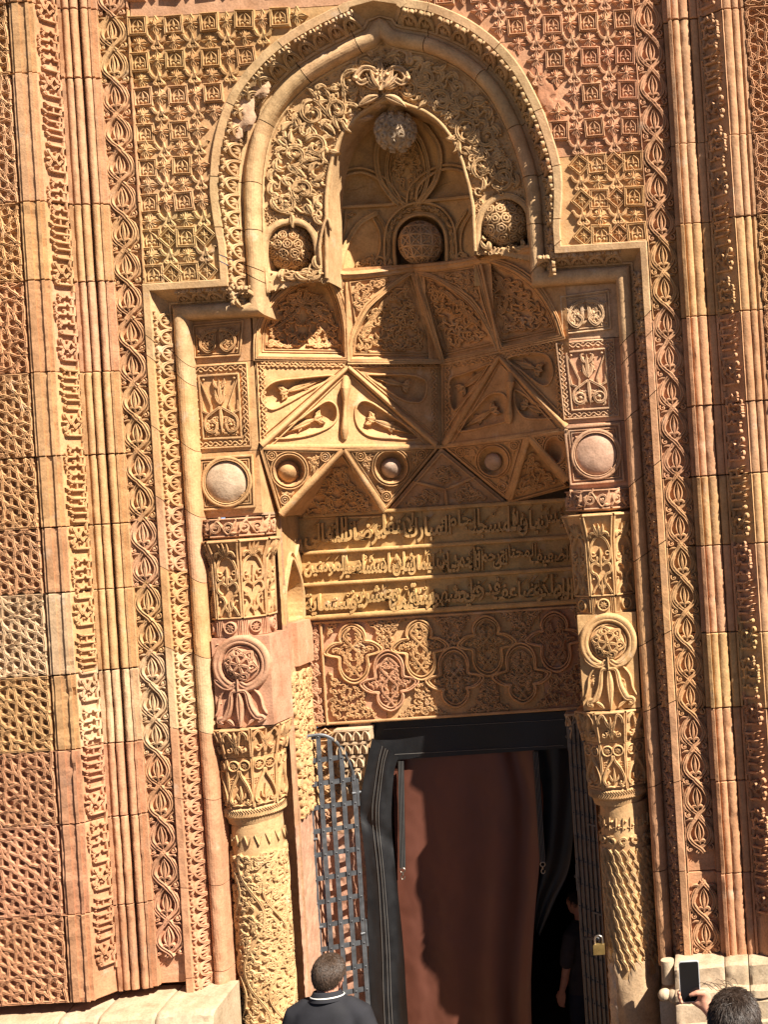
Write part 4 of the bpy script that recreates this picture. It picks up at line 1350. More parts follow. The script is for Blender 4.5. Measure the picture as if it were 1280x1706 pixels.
# draw the arabesque in wall space on the dished face
def arch_d(u, v):
    P = np.stack([np.ravel(u), np.ravel(v)], -1)
    # nearest grid sample
    out = np.empty(len(P))
    F = GR[::4, ::3].reshape(-1, 2); tF = np.broadcast_to(tt[::4], GR[::4, ::3].shape[:2] + (1,)).reshape(-1)
    for s in range(0, len(P), 2000):
        q = P[s:s + 2000]
        out[s:s + 2000] = tF[np.argmin(((q[:, None] - F[None]) ** 2).sum(-1), 1)]
    return (43.0 + 15 * out + 5 * np.sin(np.pi * out)).reshape(np.shape(u))
def arch_orn(m):
    mp = m_uv(arch_d)
    ringpoly = np.concatenate([AO + (AI - AO) * .06, (AO + (AI - AO) * .93)[::-1]])
    for pk in (pockL, pockR):
        c = pk.mean(0)
        o = c + (pk - c) / np.linalg.norm(pk - c, axis=1)[:, None] * 0 + (pk - c) * 1.10
        stroke(m, mp, o, 5.0, 6, 'flat'); stroke(m, mp, c + (pk - c) * 1.24, 1.6, 6)
    # rims
    stroke(m, mp, (AO + (AI - AO) * .965)[2:-2], 3.0, 8, 'flat', taper=False)
    stroke(m, mp, (AO + (AI - AO) * .03)[2:-2], 2.2, 5, 'round', taper=False)
    vine(m, mp, np.concatenate([AO + (AI - AO) * .08, (AO + (AI - AO) * .92)[::-1]])[::2], 27, 10, 501, lw=2.4, margin=2, avoid=[(*pockL.mean(0), 47), (*pockR.mean(0), 47)])
    R = random.Random(12)
    big = [(.10, .45), (.165, .36), (.195, .62), (.245, .40), (.285, .66), (.325, .36), (.37, .62), (.41, .40), (.445, .70), (.555, .70), (.59, .40), (.63, .64), (.675, .36), (.715, .64), (.755, .38), (.80, .64), (.835, .36), (.88, .56)]
    pts = []
    for a, b in big:
        i = int(a * (NS - 2)); pts.append(AO[i] * (1 - b) + AI[i] * b)
    pts = np.array(pts)
    def ok(p, mg=2.0):
        return inside([p], ringpoly)[0] and not inside([p], pockL * 1.0)[0] and not inside([p], pockR * 1.0)[0]
    for i, p in enumerate(pts):
        if min(np.linalg.norm(p - pockL.mean(0)), np.linalg.norm(p - pockR.mean(0))) < 66: continue
        side = 1 if p[0] < AU else -1
        sg = side * (1 if i % 2 else -1)
        a0 = R.uniform(0, 6.28); r0 = R.uniform(17, 22)
        sp = spiral(p, r0, 6, a0, sg * 1.1, 22)
        stroke(m, mp, sp, np.linspace(3.4, 2.4, 22), 11, 'groove')
        # shell leaf within the spiral
        for q in range(4):
            leaf(m, mp, p + np.array([math.cos(a0 + q * .5), math.sin(a0 + q * .5)]) * 2, a0 + sg * (1.6 + q * .35), 12, 2.6, 11 - q, sg * .7)
        blob(m, mp, p, 4.5, 12)
        if i + 1 < len(pts) and np.linalg.norm(pts[i + 1] - p) < 95:
            q = pts[i + 1]; d = q - p; nn = np.array([-d[1], d[0]]) * .42 * sg * side
            stroke(m, mp, bez(sp[0], p + d * .4 + nn, q - d * .4 - nn, q - d / np.linalg.norm(d) * 17, 18), np.linspace(2.6, 3.6, 18), 10, 'groove')
        for q in range(3):
            an = a0 + R.uniform(0, 6.28); c = p + np.array([math.cos(an), math.sin(an)]) * (r0 + 3)
            if not ok(c): continue
            leaf(m, mp, c, an + R.uniform(-.8, .8), R.uniform(17, 26), R.uniform(4, 6), 11, R.uniform(-1.2, 1.2))
            if R.random() < .6:
                stroke(m, mp, spiral(c, 7, 2, an, R.choice((-1, 1)) * .9, 10), 1.9, 10); blob(m, mp, c, 2.6, 10)
    # ground between: rings and pin-holes
    n = 0; pr_ = np.zeros((0, 2)); cand = np.stack([np.array([R.random() for _ in range(9000)]), np.array([R.random() for _ in range(9000)])], -1)
    ia = (cand[:, 0] * (NS - 2)).astype(int)
    C = AO[ia] * (1 - cand[:, 1:]) + AI[ia] * cand[:, 1:]
    good = inside(C, ringpoly) & ~inside(C, pockL) & ~inside(C, pockR)
    keep = []
    for c in C[good]:
        if keep and np.min(((np.array(keep[-1400:]) - c) ** 2).sum(1)) < 36: continue
        keep.append(c)
    for k, c in enumerate(keep[:1700]):
        z = (c[0] * .02 + c[1] * .013) % 1
        if z < .5: ring(m, mp, c, 2.7, 1.0, 4.2, 9, 'fine'); 
        else: blob(m, mp, c, 1.9, 3.2, 6)
orn(arch_orn, archivolt, ARCH_T)
# small arched slot beside the left ball
def slot(m):
    mp = m_img(54.0)
    stroke(m, mp, crom([(533, 440), (533, 405), (540, 372), (547, 366), (552, 385)], 5), 2.5, 8, 'flat')
orn(slot, archivolt, ARCH_T)

def ball(c, R, d, lat, tint, name="carved_ball", seed=1, parent=PORTAL, sy=1.0):
    "openwork ball: dark core sphere with raised straps"
    u0, v0 = (float(q) for q in unproj(c[0], c[1], d))
    k = (D + d) / D; R = R * k
    m = M()
    th = np.linspace(-math.pi / 2, math.pi / 2, 15); ph = np.linspace(0, 2 * math.pi, 27)
    T, Pp = np.meshgrid(th, ph, indexing='ij')
    r0 = R * .93
    m.grid(np.stack([u0 + r0 * np.cos(T) * np.sin(Pp), v0 + r0 * sy * np.sin(T), d - r0 * np.cos(T) * np.cos(Pp)], -1))
    o = m.build(name, STONE, parent, tint, smooth=True)
    ms = M()
    def mp(a, b, h):      # a, b: angles (deg) from the front
        la, lb = np.radians(a), np.radians(b)
        r = r0 + h
        x = np.sin(la) * np.cos(lb); y = np.sin(lb); z = np.cos(la) * np.cos(lb)
        return np.stack([u0 + r * x, v0 + r * sy * y, d - r * z], -1)
    Rn = random.Random(seed)
    if lat == 'star':
        for a in range(-75, 91, 30): stroke(ms, mp, [(a, b) for b in np.linspace(-80, 80, 15)], 3.0, 4, 'flat')
        for b in range(-75, 91, 30): stroke(ms, mp, [(a, b) for a in np.linspace(-85, 85, 17)], 3.0, 4.3, 'flat')
        for i in range(-3, 4):
            for j in range(-3, 4):
                c0 = (i * 30 - 0 + 15, j * 30 + 15)
                for s in ((1, 1), (1, -1)):
                    stroke(ms, mp, np.linspace((c0[0] - 15 * s[0], c0[1] - 15 * s[1]), (c0[0] + 15 * s[0], c0[1] + 15 * s[1]), 5), 2.3, 3.6, 'flat')
    else:
        pts = []
        for j, b in enumerate(range(-72, 80, 24)):
            n = max(5, int(14 * math.cos(math.radians(b))))
            for i in range(n):
                a = -180 + 360 * (i + .5 * (j % 2)) / n
                if abs(a) > 112: continue
                pts.append((a, b))
        for (a, b) in pts:
            sx = 1 / max(.25, math.cos(math.radians(b)))
            if lat == 'rings':
                n = 10
                for rr, hh in ((11, 4.5), (5, 4.0)):
                    an = np.linspace(0, 2 * math.pi, n, endpoint=False)
                    stroke(ms, mp, np.stack([a + rr * sx * np.cos(an), b + rr * np.sin(an)], -1), 1.9, hh, 'round', closed=True)
                for q in range(5):
                    an = q * 1.257 + Rn.random()
                    blob(ms, mp, (a + 8 * sx * math.cos(an), b + 8 * math.sin(an)), 2.2, 5, 6)
            elif lat == 'squares':
                for rr, hh in ((12, 4.5), (5.5, 5)):
                    an = np.linspace(0, 2 * math.pi, 6, endpoint=False) + Rn.random()
                    stroke(ms, mp, np.stack([a + rr * sx * np.cos(an), b + rr * np.sin(an)], -1), 2.2, hh, 'flat', closed=True)
            else:
                for q in range(3):
                    an = Rn.uniform(0, 6.28)
                    stroke(ms, mp, spiral((a, b), 12, 4, an, Rn.choice((-1, 1)) * .8, 9), 2.4, Rn.uniform(3, 6), 'groove')
    ms.build("openwork", STONE, o, tint, smooth=True, kind='stuff')
    return o
ball((484, 414), 38, 86, 'rings', ARCH_T, seed=2)
ball((842, 372), 40, 82, 'squares', ARCH_T, seed=3)

# ---- conch
def dconch(x, y):
    P = np.stack([np.ravel(x), np.ravel(y)], -1)
    k = inside(P, np.concatenate([OPEN, [(790, 600), (549, 600)]]))
    A_, B_ = OPEN[:-1], OPEN[1:]
    best = np.full(len(P), 1e9)
    for a, b in zip(A_, B_):
        ab = b - a; t = np.clip(((P - a) @ ab) / (ab @ ab), 0, 1)
        best = np.minimum(best, np.linalg.norm(P - a - t[:, None] * ab, axis=1))
    e = np.where(k, best, 0)
    return (118 + 85 * (1 - np.exp(-e / 48))).reshape(np.shape(x))
m = M()
X, Y = np.meshgrid(np.linspace(528, 812, 95), np.linspace(150, 476, 105))
Hc = 1.5 * fbm(X * .04, Y * .04, 3.9)
# two shell hollows and the window niche
shells = [crom([(556, 342), (556, 318), (570, 298), (600, 288), (630, 300), (648, 322), (654, 340)], 5), crom([(696, 334), (700, 310), (722, 290), (750, 282), (778, 292), (792, 318), (796, 328)], 5)]
wnd = crom([(662, 446), (660, 410), (664, 384), (680, 366), (702, 360), (724, 366), (738, 384), (742, 410), (742, 440)], 5)
PX = np.stack([X.ravel(), Y.ravel()], -1); Hf = Hc.ravel()
for sh, dp, so in ((shells[0], 16, 14), (shells[1], 16, 14), (wnd, 50, 3)):
    k = inside(PX, sh); e = edge_dist(PX[k], sh); Hf[k] -= dp * (1 - np.exp(-e / so)) + 3
m.grid(m_img(dconch)(X, Y, Hf.reshape(X.shape)))
conch = m.build("conch", STONE, PORTAL, (.49, .32, .14), smooth=True)
ball((702, 406), 36, 186, 'star', (.45, .30, .16), "lattice_ball", 4)
ball((660, 219), 33, 96, 'scroll', (.50, .40, .27), "hanging_ball", 5)
m = M(); cu, cv = (float(q) for q in unproj(660, 190, 96))
m.tube([(cu, cv + 26, 90), (cu, cv + 2, 96), (cu, cv - 8, 96)], [20, 15, 24], 14)
m.build("ball_stem", STONE, PORTAL, ARCH_T)
def conch_orn(m):
    mp = m_img(dconch)
    stroke(m, mp, np.linspace((551, 346), (660, 340), 12), 3.2, 9, 'flat'); stroke(m, mp, np.linspace((700, 336), (792, 326), 12), 3.2, 9, 'flat')
    for sh, s in ((shells[0], 1), (shells[1], -1)):
        c = sh.mean(0)
        for f_, w_, h_ in ((1.05, 2.6, 9), (1.36, 2.2, 8)): stroke(m, mp, c + (sh - c) * f_, w_, h_, 'flat')
        o1, o2 = c + (sh - c) * 1.12, c + (sh - c) * 1.32
        vine(m, mp, np.concatenate([o1, o2[::-1]]), 9, 6, 70 + s)
        L = sh[3:-3]
        for t in np.linspace(0, 1, 34):
            x = L[0][0] + 4 + t * (L[-1][0] - L[0][0] - 8); y = c[1] + 2 + 7 * math.sin(t * 5.5) - 4
            md = m_img(lambda a, b: dconch(a, b) + 17); blob(m, md, (x, y), 1.2, 3, 5)
        blob(m, m_img(lambda a, b: dconch(a, b) + 16), (c[0] + s * 36, c[1] + 24), 8, 6, 10, .7)
    tdp = crom([(678, 344), (655, 322), (644, 285), (652, 240), (672, 204), (700, 232), (714, 280), (706, 322), (690, 344)], 6)
    stroke(m, mp, tdp, 3.4, 10, 'groove'); c = tdp.mean(0); stroke(m, mp, c + (tdp - c) * .84, 1.6, 7)
    vine(m, mp, c + (tdp - c) * .76, 14, 7, 77, sym=float(c[0]))
    for s in (1, -1):
        stroke(m, mp, crom([(680 + s * 16, 342), (680 + s * 46, 300), (680 + s * 52, 250), (676 + s * 30, 205)], 6), 5, 11, 'groove')
    # bands beside the window
    c = np.array([702, 410.])
    for f_, w_, h_ in ((1.06, 2.6, 9), (1.12, 1.2, 7), (1.46, 2.2, 9)): stroke(m, mp, c + (wnd - c) * f_, w_, h_, 'flat')
    o1, o2 = c + (wnd - c) * 1.17, c + (wnd - c) * 1.42
    vine(m, mp, np.concatenate([o1, o2[::-1]]), 8.5, 9, 80)
    for s, x0 in ((-1, 640), (1, 762)):
        stroke(m, mp, crom([(x0 + s * 4, 446 - (s > 0) * 10), (x0 - s * 8, 420), (x0 - s * 2, 380), (x0 + s * 16, 350)], 6), 2.6, 9, 'groove')
        stroke(m, mp, crom([(x0 + s * 26, 446 - (s > 0) * 12), (x0 + s * 8, 420), (x0 + s * 8, 385), (x0 + s * 26, 350)], 6), 2.0, 7)
        stroke(m, mp, spiral((x0 + s * 8, 436 - (s > 0) * 10), 10, 3, 0, s * 1.2, 14), 2.2, 8); blob(m, mp, (x0 + s * 8, 436 - (s > 0) * 10), 3, 8)
    stroke(m, mp, crom([(566, 452), (576, 410), (600, 372), (632, 352)], 6), 5, 10, 'groove')
    stroke(m, mp, crom([(554, 452), (562, 415), (574, 380), (576, 350)], 6), 3, 7)
    vine(m, mp, [(584, 452), (596, 424), (630, 414), (636, 448)], 13, 8, 82)
    vine(m, mp, [(570, 352), (602, 350), (578, 372)], 10, 6, 83)
    vine(m, mp, [(745, 445), (748, 418), (785, 420), (786, 436)], 10, 8, 84)
orn(conch_orn, conch, (.48, .31, .14))
# vegetal boss at the crown of the archivolt
def crown(m):
    mp = m_img(48.0)
    leaf(m, mp, (634, 150), -math.pi / 2, 50, 13, 12)
    for k in range(9): blob(m, mp, (634 + (k % 3 - 1) * 6, 118 + (k // 3) * 9), 1.6, 15, 6)
    for s in (1, -1):
        stroke(m, mp, crom([(636, 142), (636 + s * 12, 118), (636 + s * 30, 114), (636 + s * 42, 128), (636 + s * 34, 138), (636 + s * 22, 132)], 6), [1] * 1 + [5.5] * 29 + [3] * 1, 12, 'groove')
        for q in range(4): leaf(m, mp, (636 + s * 4, 146), -math.pi / 2 + s * (.75 + q * .3), 36 - 3 * q, 5, 15 - 2 * q, -s * .5)
        blob(m, mp, (636 + s * 9, 124), 5, 16); blob(m, mp, (636 + s * 44, 130), 6, 15)
        stroke(m, mp, crom([(636 + s * 46, 108), (636 + s * 44, 88), (636 + s * 28, 80), (636 + s * 16, 92)], 6), 6, 10, 'groove')
        leaf(m, mp, (636 + s * 6, 160), s * .2 + (0 if s > 0 else math.pi), 40, 8, 15, s * .5)
    R = random.Random(3)
    for _ in range(70):
        c = (R.uniform(590, 685), R.uniform(84, 118)); ring(m, mp, c, 2.6, 1, 7, 8, 'fine')
orn(crown, archivolt, (.49, .33, .17), "crown_leaves")
# broken lumps of the lost pendant
def lump(c, r, d, tint, seed, sx=1.0, sy=1.0, sd=.7, parent=PORTAL, name="broken_stone"):
    u0, v0 = (float(q) for q in unproj(c[0], c[1], d)); m = M()
    th = np.linspace(-math.pi / 2, math.pi / 2, 31); ph = np.linspace(0, 2 * math.pi, 49)
    T, Pp = np.meshgrid(th, ph, indexing='ij')
    X_, Y_, Z_ = np.cos(T) * np.sin(Pp), np.sin(T), np.cos(T) * np.cos(Pp)
    k = r * (1 + 1.2 * fbm(X_ * 1.7 + seed * 3.7, Y_ * 1.7 + seed, Z_ * 1.7 + 2, 6))
    m.grid(np.stack([u0 + k * sx * X_, v0 + k * sy * Y_, d - k * sd * Z_], -1))
    return m.build(name, STONE, parent, tint, smooth=False)
lump((628, 170), 14, 66, (.49, .33, .19), 1, 1.0, .9, 1.1, archivolt); lump((658, 166), 13, 66, (.49, .33, .19), 2, 1.1, .9, 1.0, archivolt)
lump((644, 156), 10, 62, (.49, .33, .19), 3, 1.3, .8, 1.0, archivolt)
lump((586, 196), 18, 70, (.47, .33, .2), 5, 1.7, .6, .8, archivolt); lump((566, 222), 13, 76, (.44, .30, .19), 6, 1.0, 1.2, .8, archivolt); lump((556, 262), 10, 80, (.47, .33, .2), 8, .8, 2.0, .8, archivolt)
# the break in the frame, upper left, and the spalled patch upper right
lump((404, 180), 30, 14, (.50, .35, .22), 9, .8, 1.2, .24); lump((390, 204), 22, 12, (.50, .35, .22), 10, .6, 1.4, .22); lump((432, 148), 20, 14, (.48, .33, .2), 11, .9, .8, .22)
for (x, y, r, s) in ((902, 118, 20, 1), (912, 150, 24, 2), (930, 188, 22, 3), (918, 172, 16, 4), (944, 210, 15, 5)):
    lump((x, y), r, 5, (.44, .22, .12), 20 + s, .9, 1.2, .28)
# ================================================================== back wall, side walls, inscription, lintel
BL_u, BR_u = NL - 9.0, NR + 9.0
vt = hline(700, 845, ND); v_ins = hline(700, 1020, ND); v_lint = hline(700, 1200, ND)
dr_L = float(unproj(618, 1230, ND)[0]); dr_R = float(unproj(948, 1230, ND)[0])
V_BOT = -Z0 * S - 1.4 * S       # floor of the sunken forecourt
def flat_stone(u0, u1, v0, v1, d, tint, depth=50.0, name="stone_block", rough=1.4, n=14):
    m, o = None, None
    mm = M()
    us = np.linspace(min(u0, u1) + .4, max(u0, u1) - .4, n); vs = np.linspace(min(v0, v1) + .5, max(v0, v1) - .5, n)
    A, B = np.meshgrid(us, vs)
    G = np.stack([A, B, d + rough * 2 * fbm(A * .045, B * .045, 8.8)], -1)
    G = np.concatenate([[G[0]], G, [G[-1]]]); G = np.concatenate([G[:, :1], G, G[:, -1:]], 1)
    G[0, :, 2] = d + depth; G[-1, :, 2] = d + depth; G[:, 0, 2] = d + depth; G[:, -1, 2] = d + depth
    mm.grid(G)
    return mm.build(name, STONE, PORTAL, tint, smooth=False)
INS_T = (.49, .32, .13); 
rows_i = [(847, 909), (911, 962), (964, 1020)]
ins_blocks = []
for k, (a, b) in enumerate(rows_i):
    va, vb = hline(700, a, ND), hline(700, b, ND)
    cuts = [BL_u, float(unproj([705, 690, 712][k], a, ND)[0]), BR_u]
    for q in range(2):
        ins_blocks.append(flat_stone(cuts[q], cuts[q + 1], va, vb, ND - 8, jit(INS_T, .04), name="inscription_stone"))
# ---- inscription: the words are built from joined letter forms with the default font
AR = {}
def _forms():
    tb = {0x627: (0xFE8D, 0xFE8E, 0, 0), 0x628: (0xFE8F, 0xFE90, 0xFE91, 0xFE92), 0x629: (0xFE93, 0xFE94, 0, 0), 0x62A: (0xFE95, 0xFE96, 0xFE97, 0xFE98),
          0x62B: (0xFE99, 0xFE9A, 0xFE9B, 0xFE9C), 0x62C: (0xFE9D, 0xFE9E, 0xFE9F, 0xFEA0), 0x62D: (0xFEA1, 0xFEA2, 0xFEA3, 0xFEA4), 0x62E: (0xFEA5, 0xFEA6, 0xFEA7, 0xFEA8),
          0x62F: (0xFEA9, 0xFEAA, 0, 0), 0x630: (0xFEAB, 0xFEAC, 0, 0), 0x631: (0xFEAD, 0xFEAE, 0, 0), 0x632: (0xFEAF, 0xFEB0, 0, 0), 0x633: (0xFEB1, 0xFEB2, 0xFEB3, 0xFEB4),
          0x634: (0xFEB5, 0xFEB6, 0xFEB7, 0xFEB8), 0x635: (0xFEB9, 0xFEBA, 0xFEBB, 0xFEBC), 0x636: (0xFEBD, 0xFEBE, 0xFEBF, 0xFEC0), 0x639: (0xFEC9, 0xFECA, 0xFECB, 0xFECC),
          0x63A: (0xFECD, 0xFECE, 0xFECF, 0xFED0), 0x641: (0xFED1, 0xFED2, 0xFED3, 0xFED4), 0x642: (0xFED5, 0xFED6, 0xFED7, 0xFED8), 0x643: (0xFED9, 0xFEDA, 0xFEDB, 0xFEDC),
          0x644: (0xFEDD, 0xFEDE, 0xFEDF, 0xFEE0), 0x645: (0xFEE1, 0xFEE2, 0xFEE3, 0xFEE4), 0x646: (0xFEE5, 0xFEE6, 0xFEE7, 0xFEE8), 0x647: (0xFEE9, 0xFEEA, 0xFEEB, 0xFEEC),
          0x648: (0xFEED, 0xFEEE, 0, 0), 0x649: (0xFEEF, 0xFEF0, 0, 0), 0x64A: (0xFEF1, 0xFEF2, 0xFEF3, 0xFEF4), 0x621: (0xFE80, 0xFE80, 0, 0), 0x623: (0xFE83, 0xFE84, 0, 0)}
    return tb
FORMS = _forms()
def shape(word):
    L = [ord(c) for c in word]; out = []
    i = 0
    prev_joins = False
    while i < len(L):
        c = L[i]
        if c == 0x644 and i + 1 < len(L) and L[i + 1] == 0x627:
            out.append(chr(0xFEFC if prev_joins else 0xFEFB)); prev_joins = False; i += 2; continue
        iso, fin, ini, med = FORMS[c]
        nxt = i + 1 < len(L) and L[i + 1] != 0x621
        if ini and nxt: out.append(chr(med if prev_joins else ini)); prev_joins = True
        else: out.append(chr(fin if prev_joins else iso)); prev_joins = False
        i += 1
    return ''.join(reversed(out))
LINES = ["تاسيس بنيان هذا المسجد الجامع المبارك لابتغاء مرضات الله تعالى",
         "العبد الضعيف المحتاج الى رحمة الله احمد شاه بن سليمان شاه بن شاهنشاه نصير المؤمنين",
         "خلد الله ملكه وضاعف قدره في احد شهور سنة ست وعشرين وستمائة"]
LINES = [l.replace("ئ", "ي").replace("ؤ", "و") for l in LINES]
def word_mesh(txt):
    cu = bpy.data.curves.new("word", 'FONT'); cu.body = txt; cu.resolution_u = 2; cu.extrude = 0.5; cu.size = 1.0
    try: cu.offset = 0.026
    except Exception: pass
    ob = bpy.data.objects.new("word", cu); COL.objects.link(ob)
    dg = bpy.context.evaluated_depsgraph_get()
    me = bpy.data.meshes.new_from_object(ob.evaluated_get(dg))
    bpy.data.objects.remove(ob); bpy.data.curves.remove(cu)
    n = len(me.vertices); co = np.zeros(n * 3, np.float32); me.vertices.foreach_get("co", co); co = co.reshape(-1, 3)
    return me, co
lam_x = None
try:
    for k, (line, (a, b)) in enumerate(zip(LINES, rows_i)):
        va, vb = hline(700, a, ND), hline(700, b, ND)
        x_l, x_r = float(unproj(512, (a + b) / 2 + 12, ND)[0]) , float(unproj(960, (a + b) / 2 - 16, ND)[0]) + 22
        words = [shape(w) for w in line.split()]
        ms_ = [word_mesh(w) for w in words]
        wid = [c[:, 0].max() - c[:, 0].min() for _, c in ms_]
        gap = -.29 * sum(wid) / len(wid)
        tot = sum(wid) + gap * (len(wid) - 1)
        sc = (x_r - x_l) / tot
        cur = x_r
        row = va - vb - 12
        for i, ((me, c), w) in enumerate(zip(ms_, wid)):
            x0 = cur - w * sc
            h0, h1 = c[:, 1].min(), c[:, 1].max()
            top = min(row * 1.02, max(row * .82, (h1 - h0) * sc * 1.32))       # tall, close-set letters
            y0 = (row - top) * (.05 if i % 2 else .95)
            yy = (c[:, 1] - h0) / (h1 - h0)
            U = x0 + (c[:, 0] - c[:, 0].min()) * sc + (yy - .5) * top * .05
            Vv = vb + 6 + y0 + yy * top
            Dd = ND - 8 - np.where(c[:, 2] > 0, 8.0 + .5 * (i % 3) + rnd.uniform(-.2, .2), -1.0)
            ed = np.zeros(len(me.edges) * 2, np.int32); me.edges.foreach_get("vertices", ed); ed = ed.reshape(-1, 2)
            lab = np.arange(len(c))
            for _ in range(400):          # letters as islands, each a hair prouder than the last
                mn = np.minimum(lab[ed[:, 0]], lab[ed[:, 1]]); old = lab.copy()
                np.minimum.at(lab, ed[:, 0], mn); np.minimum.at(lab, ed[:, 1], mn); lab = lab[lab]
                if (lab == old).all(): break
            _, isl = np.unique(lab, return_inverse=True)
            Dd = Dd - (isl % 9) * .11
            V3 = np.stack([U / S, Dd / S, Vv / S + Z0], -1).astype(np.float32)
            me.vertices.foreach_set("co", V3.ravel()); me.update()
            me.materials.clear(); me.materials.append(STONE)
            blk = ins_blocks[2 * k + (1 if (x0 + w * sc / 2) > float(unproj(705, a, ND)[0]) else 0)]
            o = bpy.data.objects.new("inscription_word", me); COL.objects.link(o); o.parent = blk; o.color = (*jit(INS_T, .03), 1)
            cur = x0 - gap * sc
except Exception as ex:
    print("inscription:", ex)
def ins_trim(m):
    mp = m_img(ND - 8)
    for y in (848, 910, 963, 1018):
        x0, x1 = 505, 990
        stroke(m, mp, np.linspace((x0, y + (700 - x0) * .063), (x1, y + (700 - x1) * .063), 12), 3.6 if y != 1018 else 4.5, 8, 'flat', taper=False)
    # vowel strokes and small fillers over the letters
    R = random.Random(8)
    for (a, b) in rows_i:
        for i in range(26):
            x = R.uniform(520, 958); y = R.uniform(a + 8, a + 26) + (700 - x) * .063
            t = R.random()
            if t < .45: stroke(m, mp, [(x - 4, y + 5), (x, y), (x + 5, y - 6)], [1.0, 1.6, .6], 6.3, 'ridge', taper=False)
            elif t < .7: stroke(m, mp, spiral((x, y), 3.6, 1.5, R.uniform(0, 6), .9, 8), 1.2, 6.0)
            else: leaf(m, mp, (x, y + 6), -math.pi / 2, 11, 1.9, 6.4)
        for i in range(0):       # tall alif strokes with wedge heads
            x = 522 + i * 34 + R.uniform(-8, 8); y0 = a + 10 + (700 - x) * .063
            stroke(m, mp, [(x - 1, y0), (x, y0 + 12), (x + 1.5, b - 14 + (700 - x) * .063)], [2.6, 1.9, 1.4], 6.7, 'flat', taper=False)
orn(ins_trim, ins_blocks[0], INS_T, "fillet")

# ---- carved lintel
LCUT = [float(unproj(x, 1110, ND)[0]) for x in (508, 640, 716, 830, 905)]
lin_t = [(.49, .29, .17), (.50, .32, .15), (.48, .29, .13), (.46, .28, .12), (.42, .23, .12)]
lint = []
cu_ = LCUT + [BR_u]
vL0, vL1 = hline(700, 1022, ND), hline(700, 1199, ND)
for k in range(5): lint.append(flat_stone(cu_[k], cu_[k + 1], vL0, vL1, ND, jit(lin_t[k], .03), name="lintel_stone"))
qf = [(0, -52), (14, -46), (22, -36), (24, -25), (22, -19), (34, -17), (46, -10), (53, 0), (42, 6), (31, 8), (26, 12), (27, 28), (22, 44), (12, 54), (0, 58)]
qf = np.array(qf + [(-x, y) for x, y in qf[-2:0:-1]], float) * (.93, .92)
def rot(P): return P @ np.array([[1, -.063], [.063, 1]])
def quat(c, flip, seed, tint, parent):
    P = qf * (1, -1 if flip else 1)
    out = crom(P, 3, True)
    def f(m):
        mp = m_img(ND)
        for s, w_, h_ in ((.99, 2.4, 9), (.885, 1.7, 8)):
            stroke(m, mp, np.array(c) + rot(out * s), w_, h_, 'round', closed=True)
        pol = rot(out * .80)
        # mirrored interlace: work in an upright frame, then turn
        mq = lambda a, b, h: mp(c[0] + a + .063 * b, c[1] + b - .063 * a, h)
        vine(m, mq, out * .80, 9.5, 7.5, seed, sym=0.0, lw=1.4)
        for s in (1, -1):
            stroke(m, mq, crom([(0, -42), (s * 14, -26), (0, -8), (s * -13, 10), (0, 30), (s * 10, 44)], 5), 1.9, 8, 'groove')
        blob(m, mq, (0, -8), 3, 8)
    o = orn(f, parent, tint, "quatrefoil")
def which(x, y=1110):
    u = float(unproj(x, y, ND)[0])
    for k in range(5):
        if cu_[k] <= u <= cu_[k + 1]: return lint[k]
    return lint[0]
for i, (x, y, fl) in enumerate([(588, 1086, 0), (700, 1080, 0), (812, 1073, 0), (926, 1066, 0), (649, 1137, 1), (758, 1131, 1), (870, 1124, 1)]):
    tint = [YEL, YEL, (.49, .30, .13), (.46, .27, .13), (.48, .275, .155), (.49, .30, .14), (.48, .29, .14)][i]
    quat((x, y), fl, 90 + i, tint, which(x))
def lint_fill(m):
    mp = m_img(ND)
    av = [(x, y, 40) for x, y in ((588, 1074), (588, 1102), (700, 1068), (700, 1096), (812, 1061), (812, 1089), (926, 1054), (926, 1082), (649, 1125), (649, 1153), (758, 1119), (758, 1147), (870, 1112), (870, 1140))]
    vine(m, mp, [(542, 1036), (975, 1008), (985, 1176), (550, 1204)], 9.5, 7, 110, avoid=av, lw=1.4)
    for y, w_ in ((1027, 2.2), (1196, 2.6)):
        stroke(m, mp, np.linspace((514, y + 12), (985, y - 18), 12), w_, 7, 'flat', taper=False)
    stroke(m, mp, np.linspace((534, 1040), (545, 1208), 8), 2.4, 8, 'flat', taper=False)
orn(lint_fill, lint[2], (.48, .30, .14))
# ---- left part of the back wall below the inscription and beside the door
pl = flat_stone(BL_u, LCUT[0], hline(500, 1032, ND), hline(500, 1216, ND), ND, (.48, .27, .15))
def pl_orn(m):
    mp = m_img(ND)
    vine(m, mp, [(478, 1110), (532, 1100), (542, 1212), (486, 1214)], 12, 7, 130, lw=1.8)
    vine(m, mp, [(514, 1040), (532, 1038), (535, 1100), (520, 1104)], 9, 6, 131)
orn(pl_orn, pl, (.48, .28, .16))
rowsd = [1213, 1234, 1345, 1390, 1460, 1540, 1625, 1780]
tints_d = [(.50, .34, .17), (.50, .33, .17), (.48, .30, .18), (.50, .31, .22), (.47, .27, .18), (.50, .31, .21), (.47, .28, .19)]
dblocks = []
dL2 = float(unproj(566, 1300, ND)[0])
for k in range(len(rowsd) - 1):
    va, vb = hline(560, rowsd[k], ND), hline(560, rowsd[k + 1], ND) if k < len(rowsd) - 2 else V_BOT
    e = dr_L + 2
    dblocks.append(flat_stone(BL_u, e, va, vb, ND + (0 if k < 2 else 3), tints_d[k], rough=.8 if k < 2 else 6.5, n=14 if k < 2 else 44))
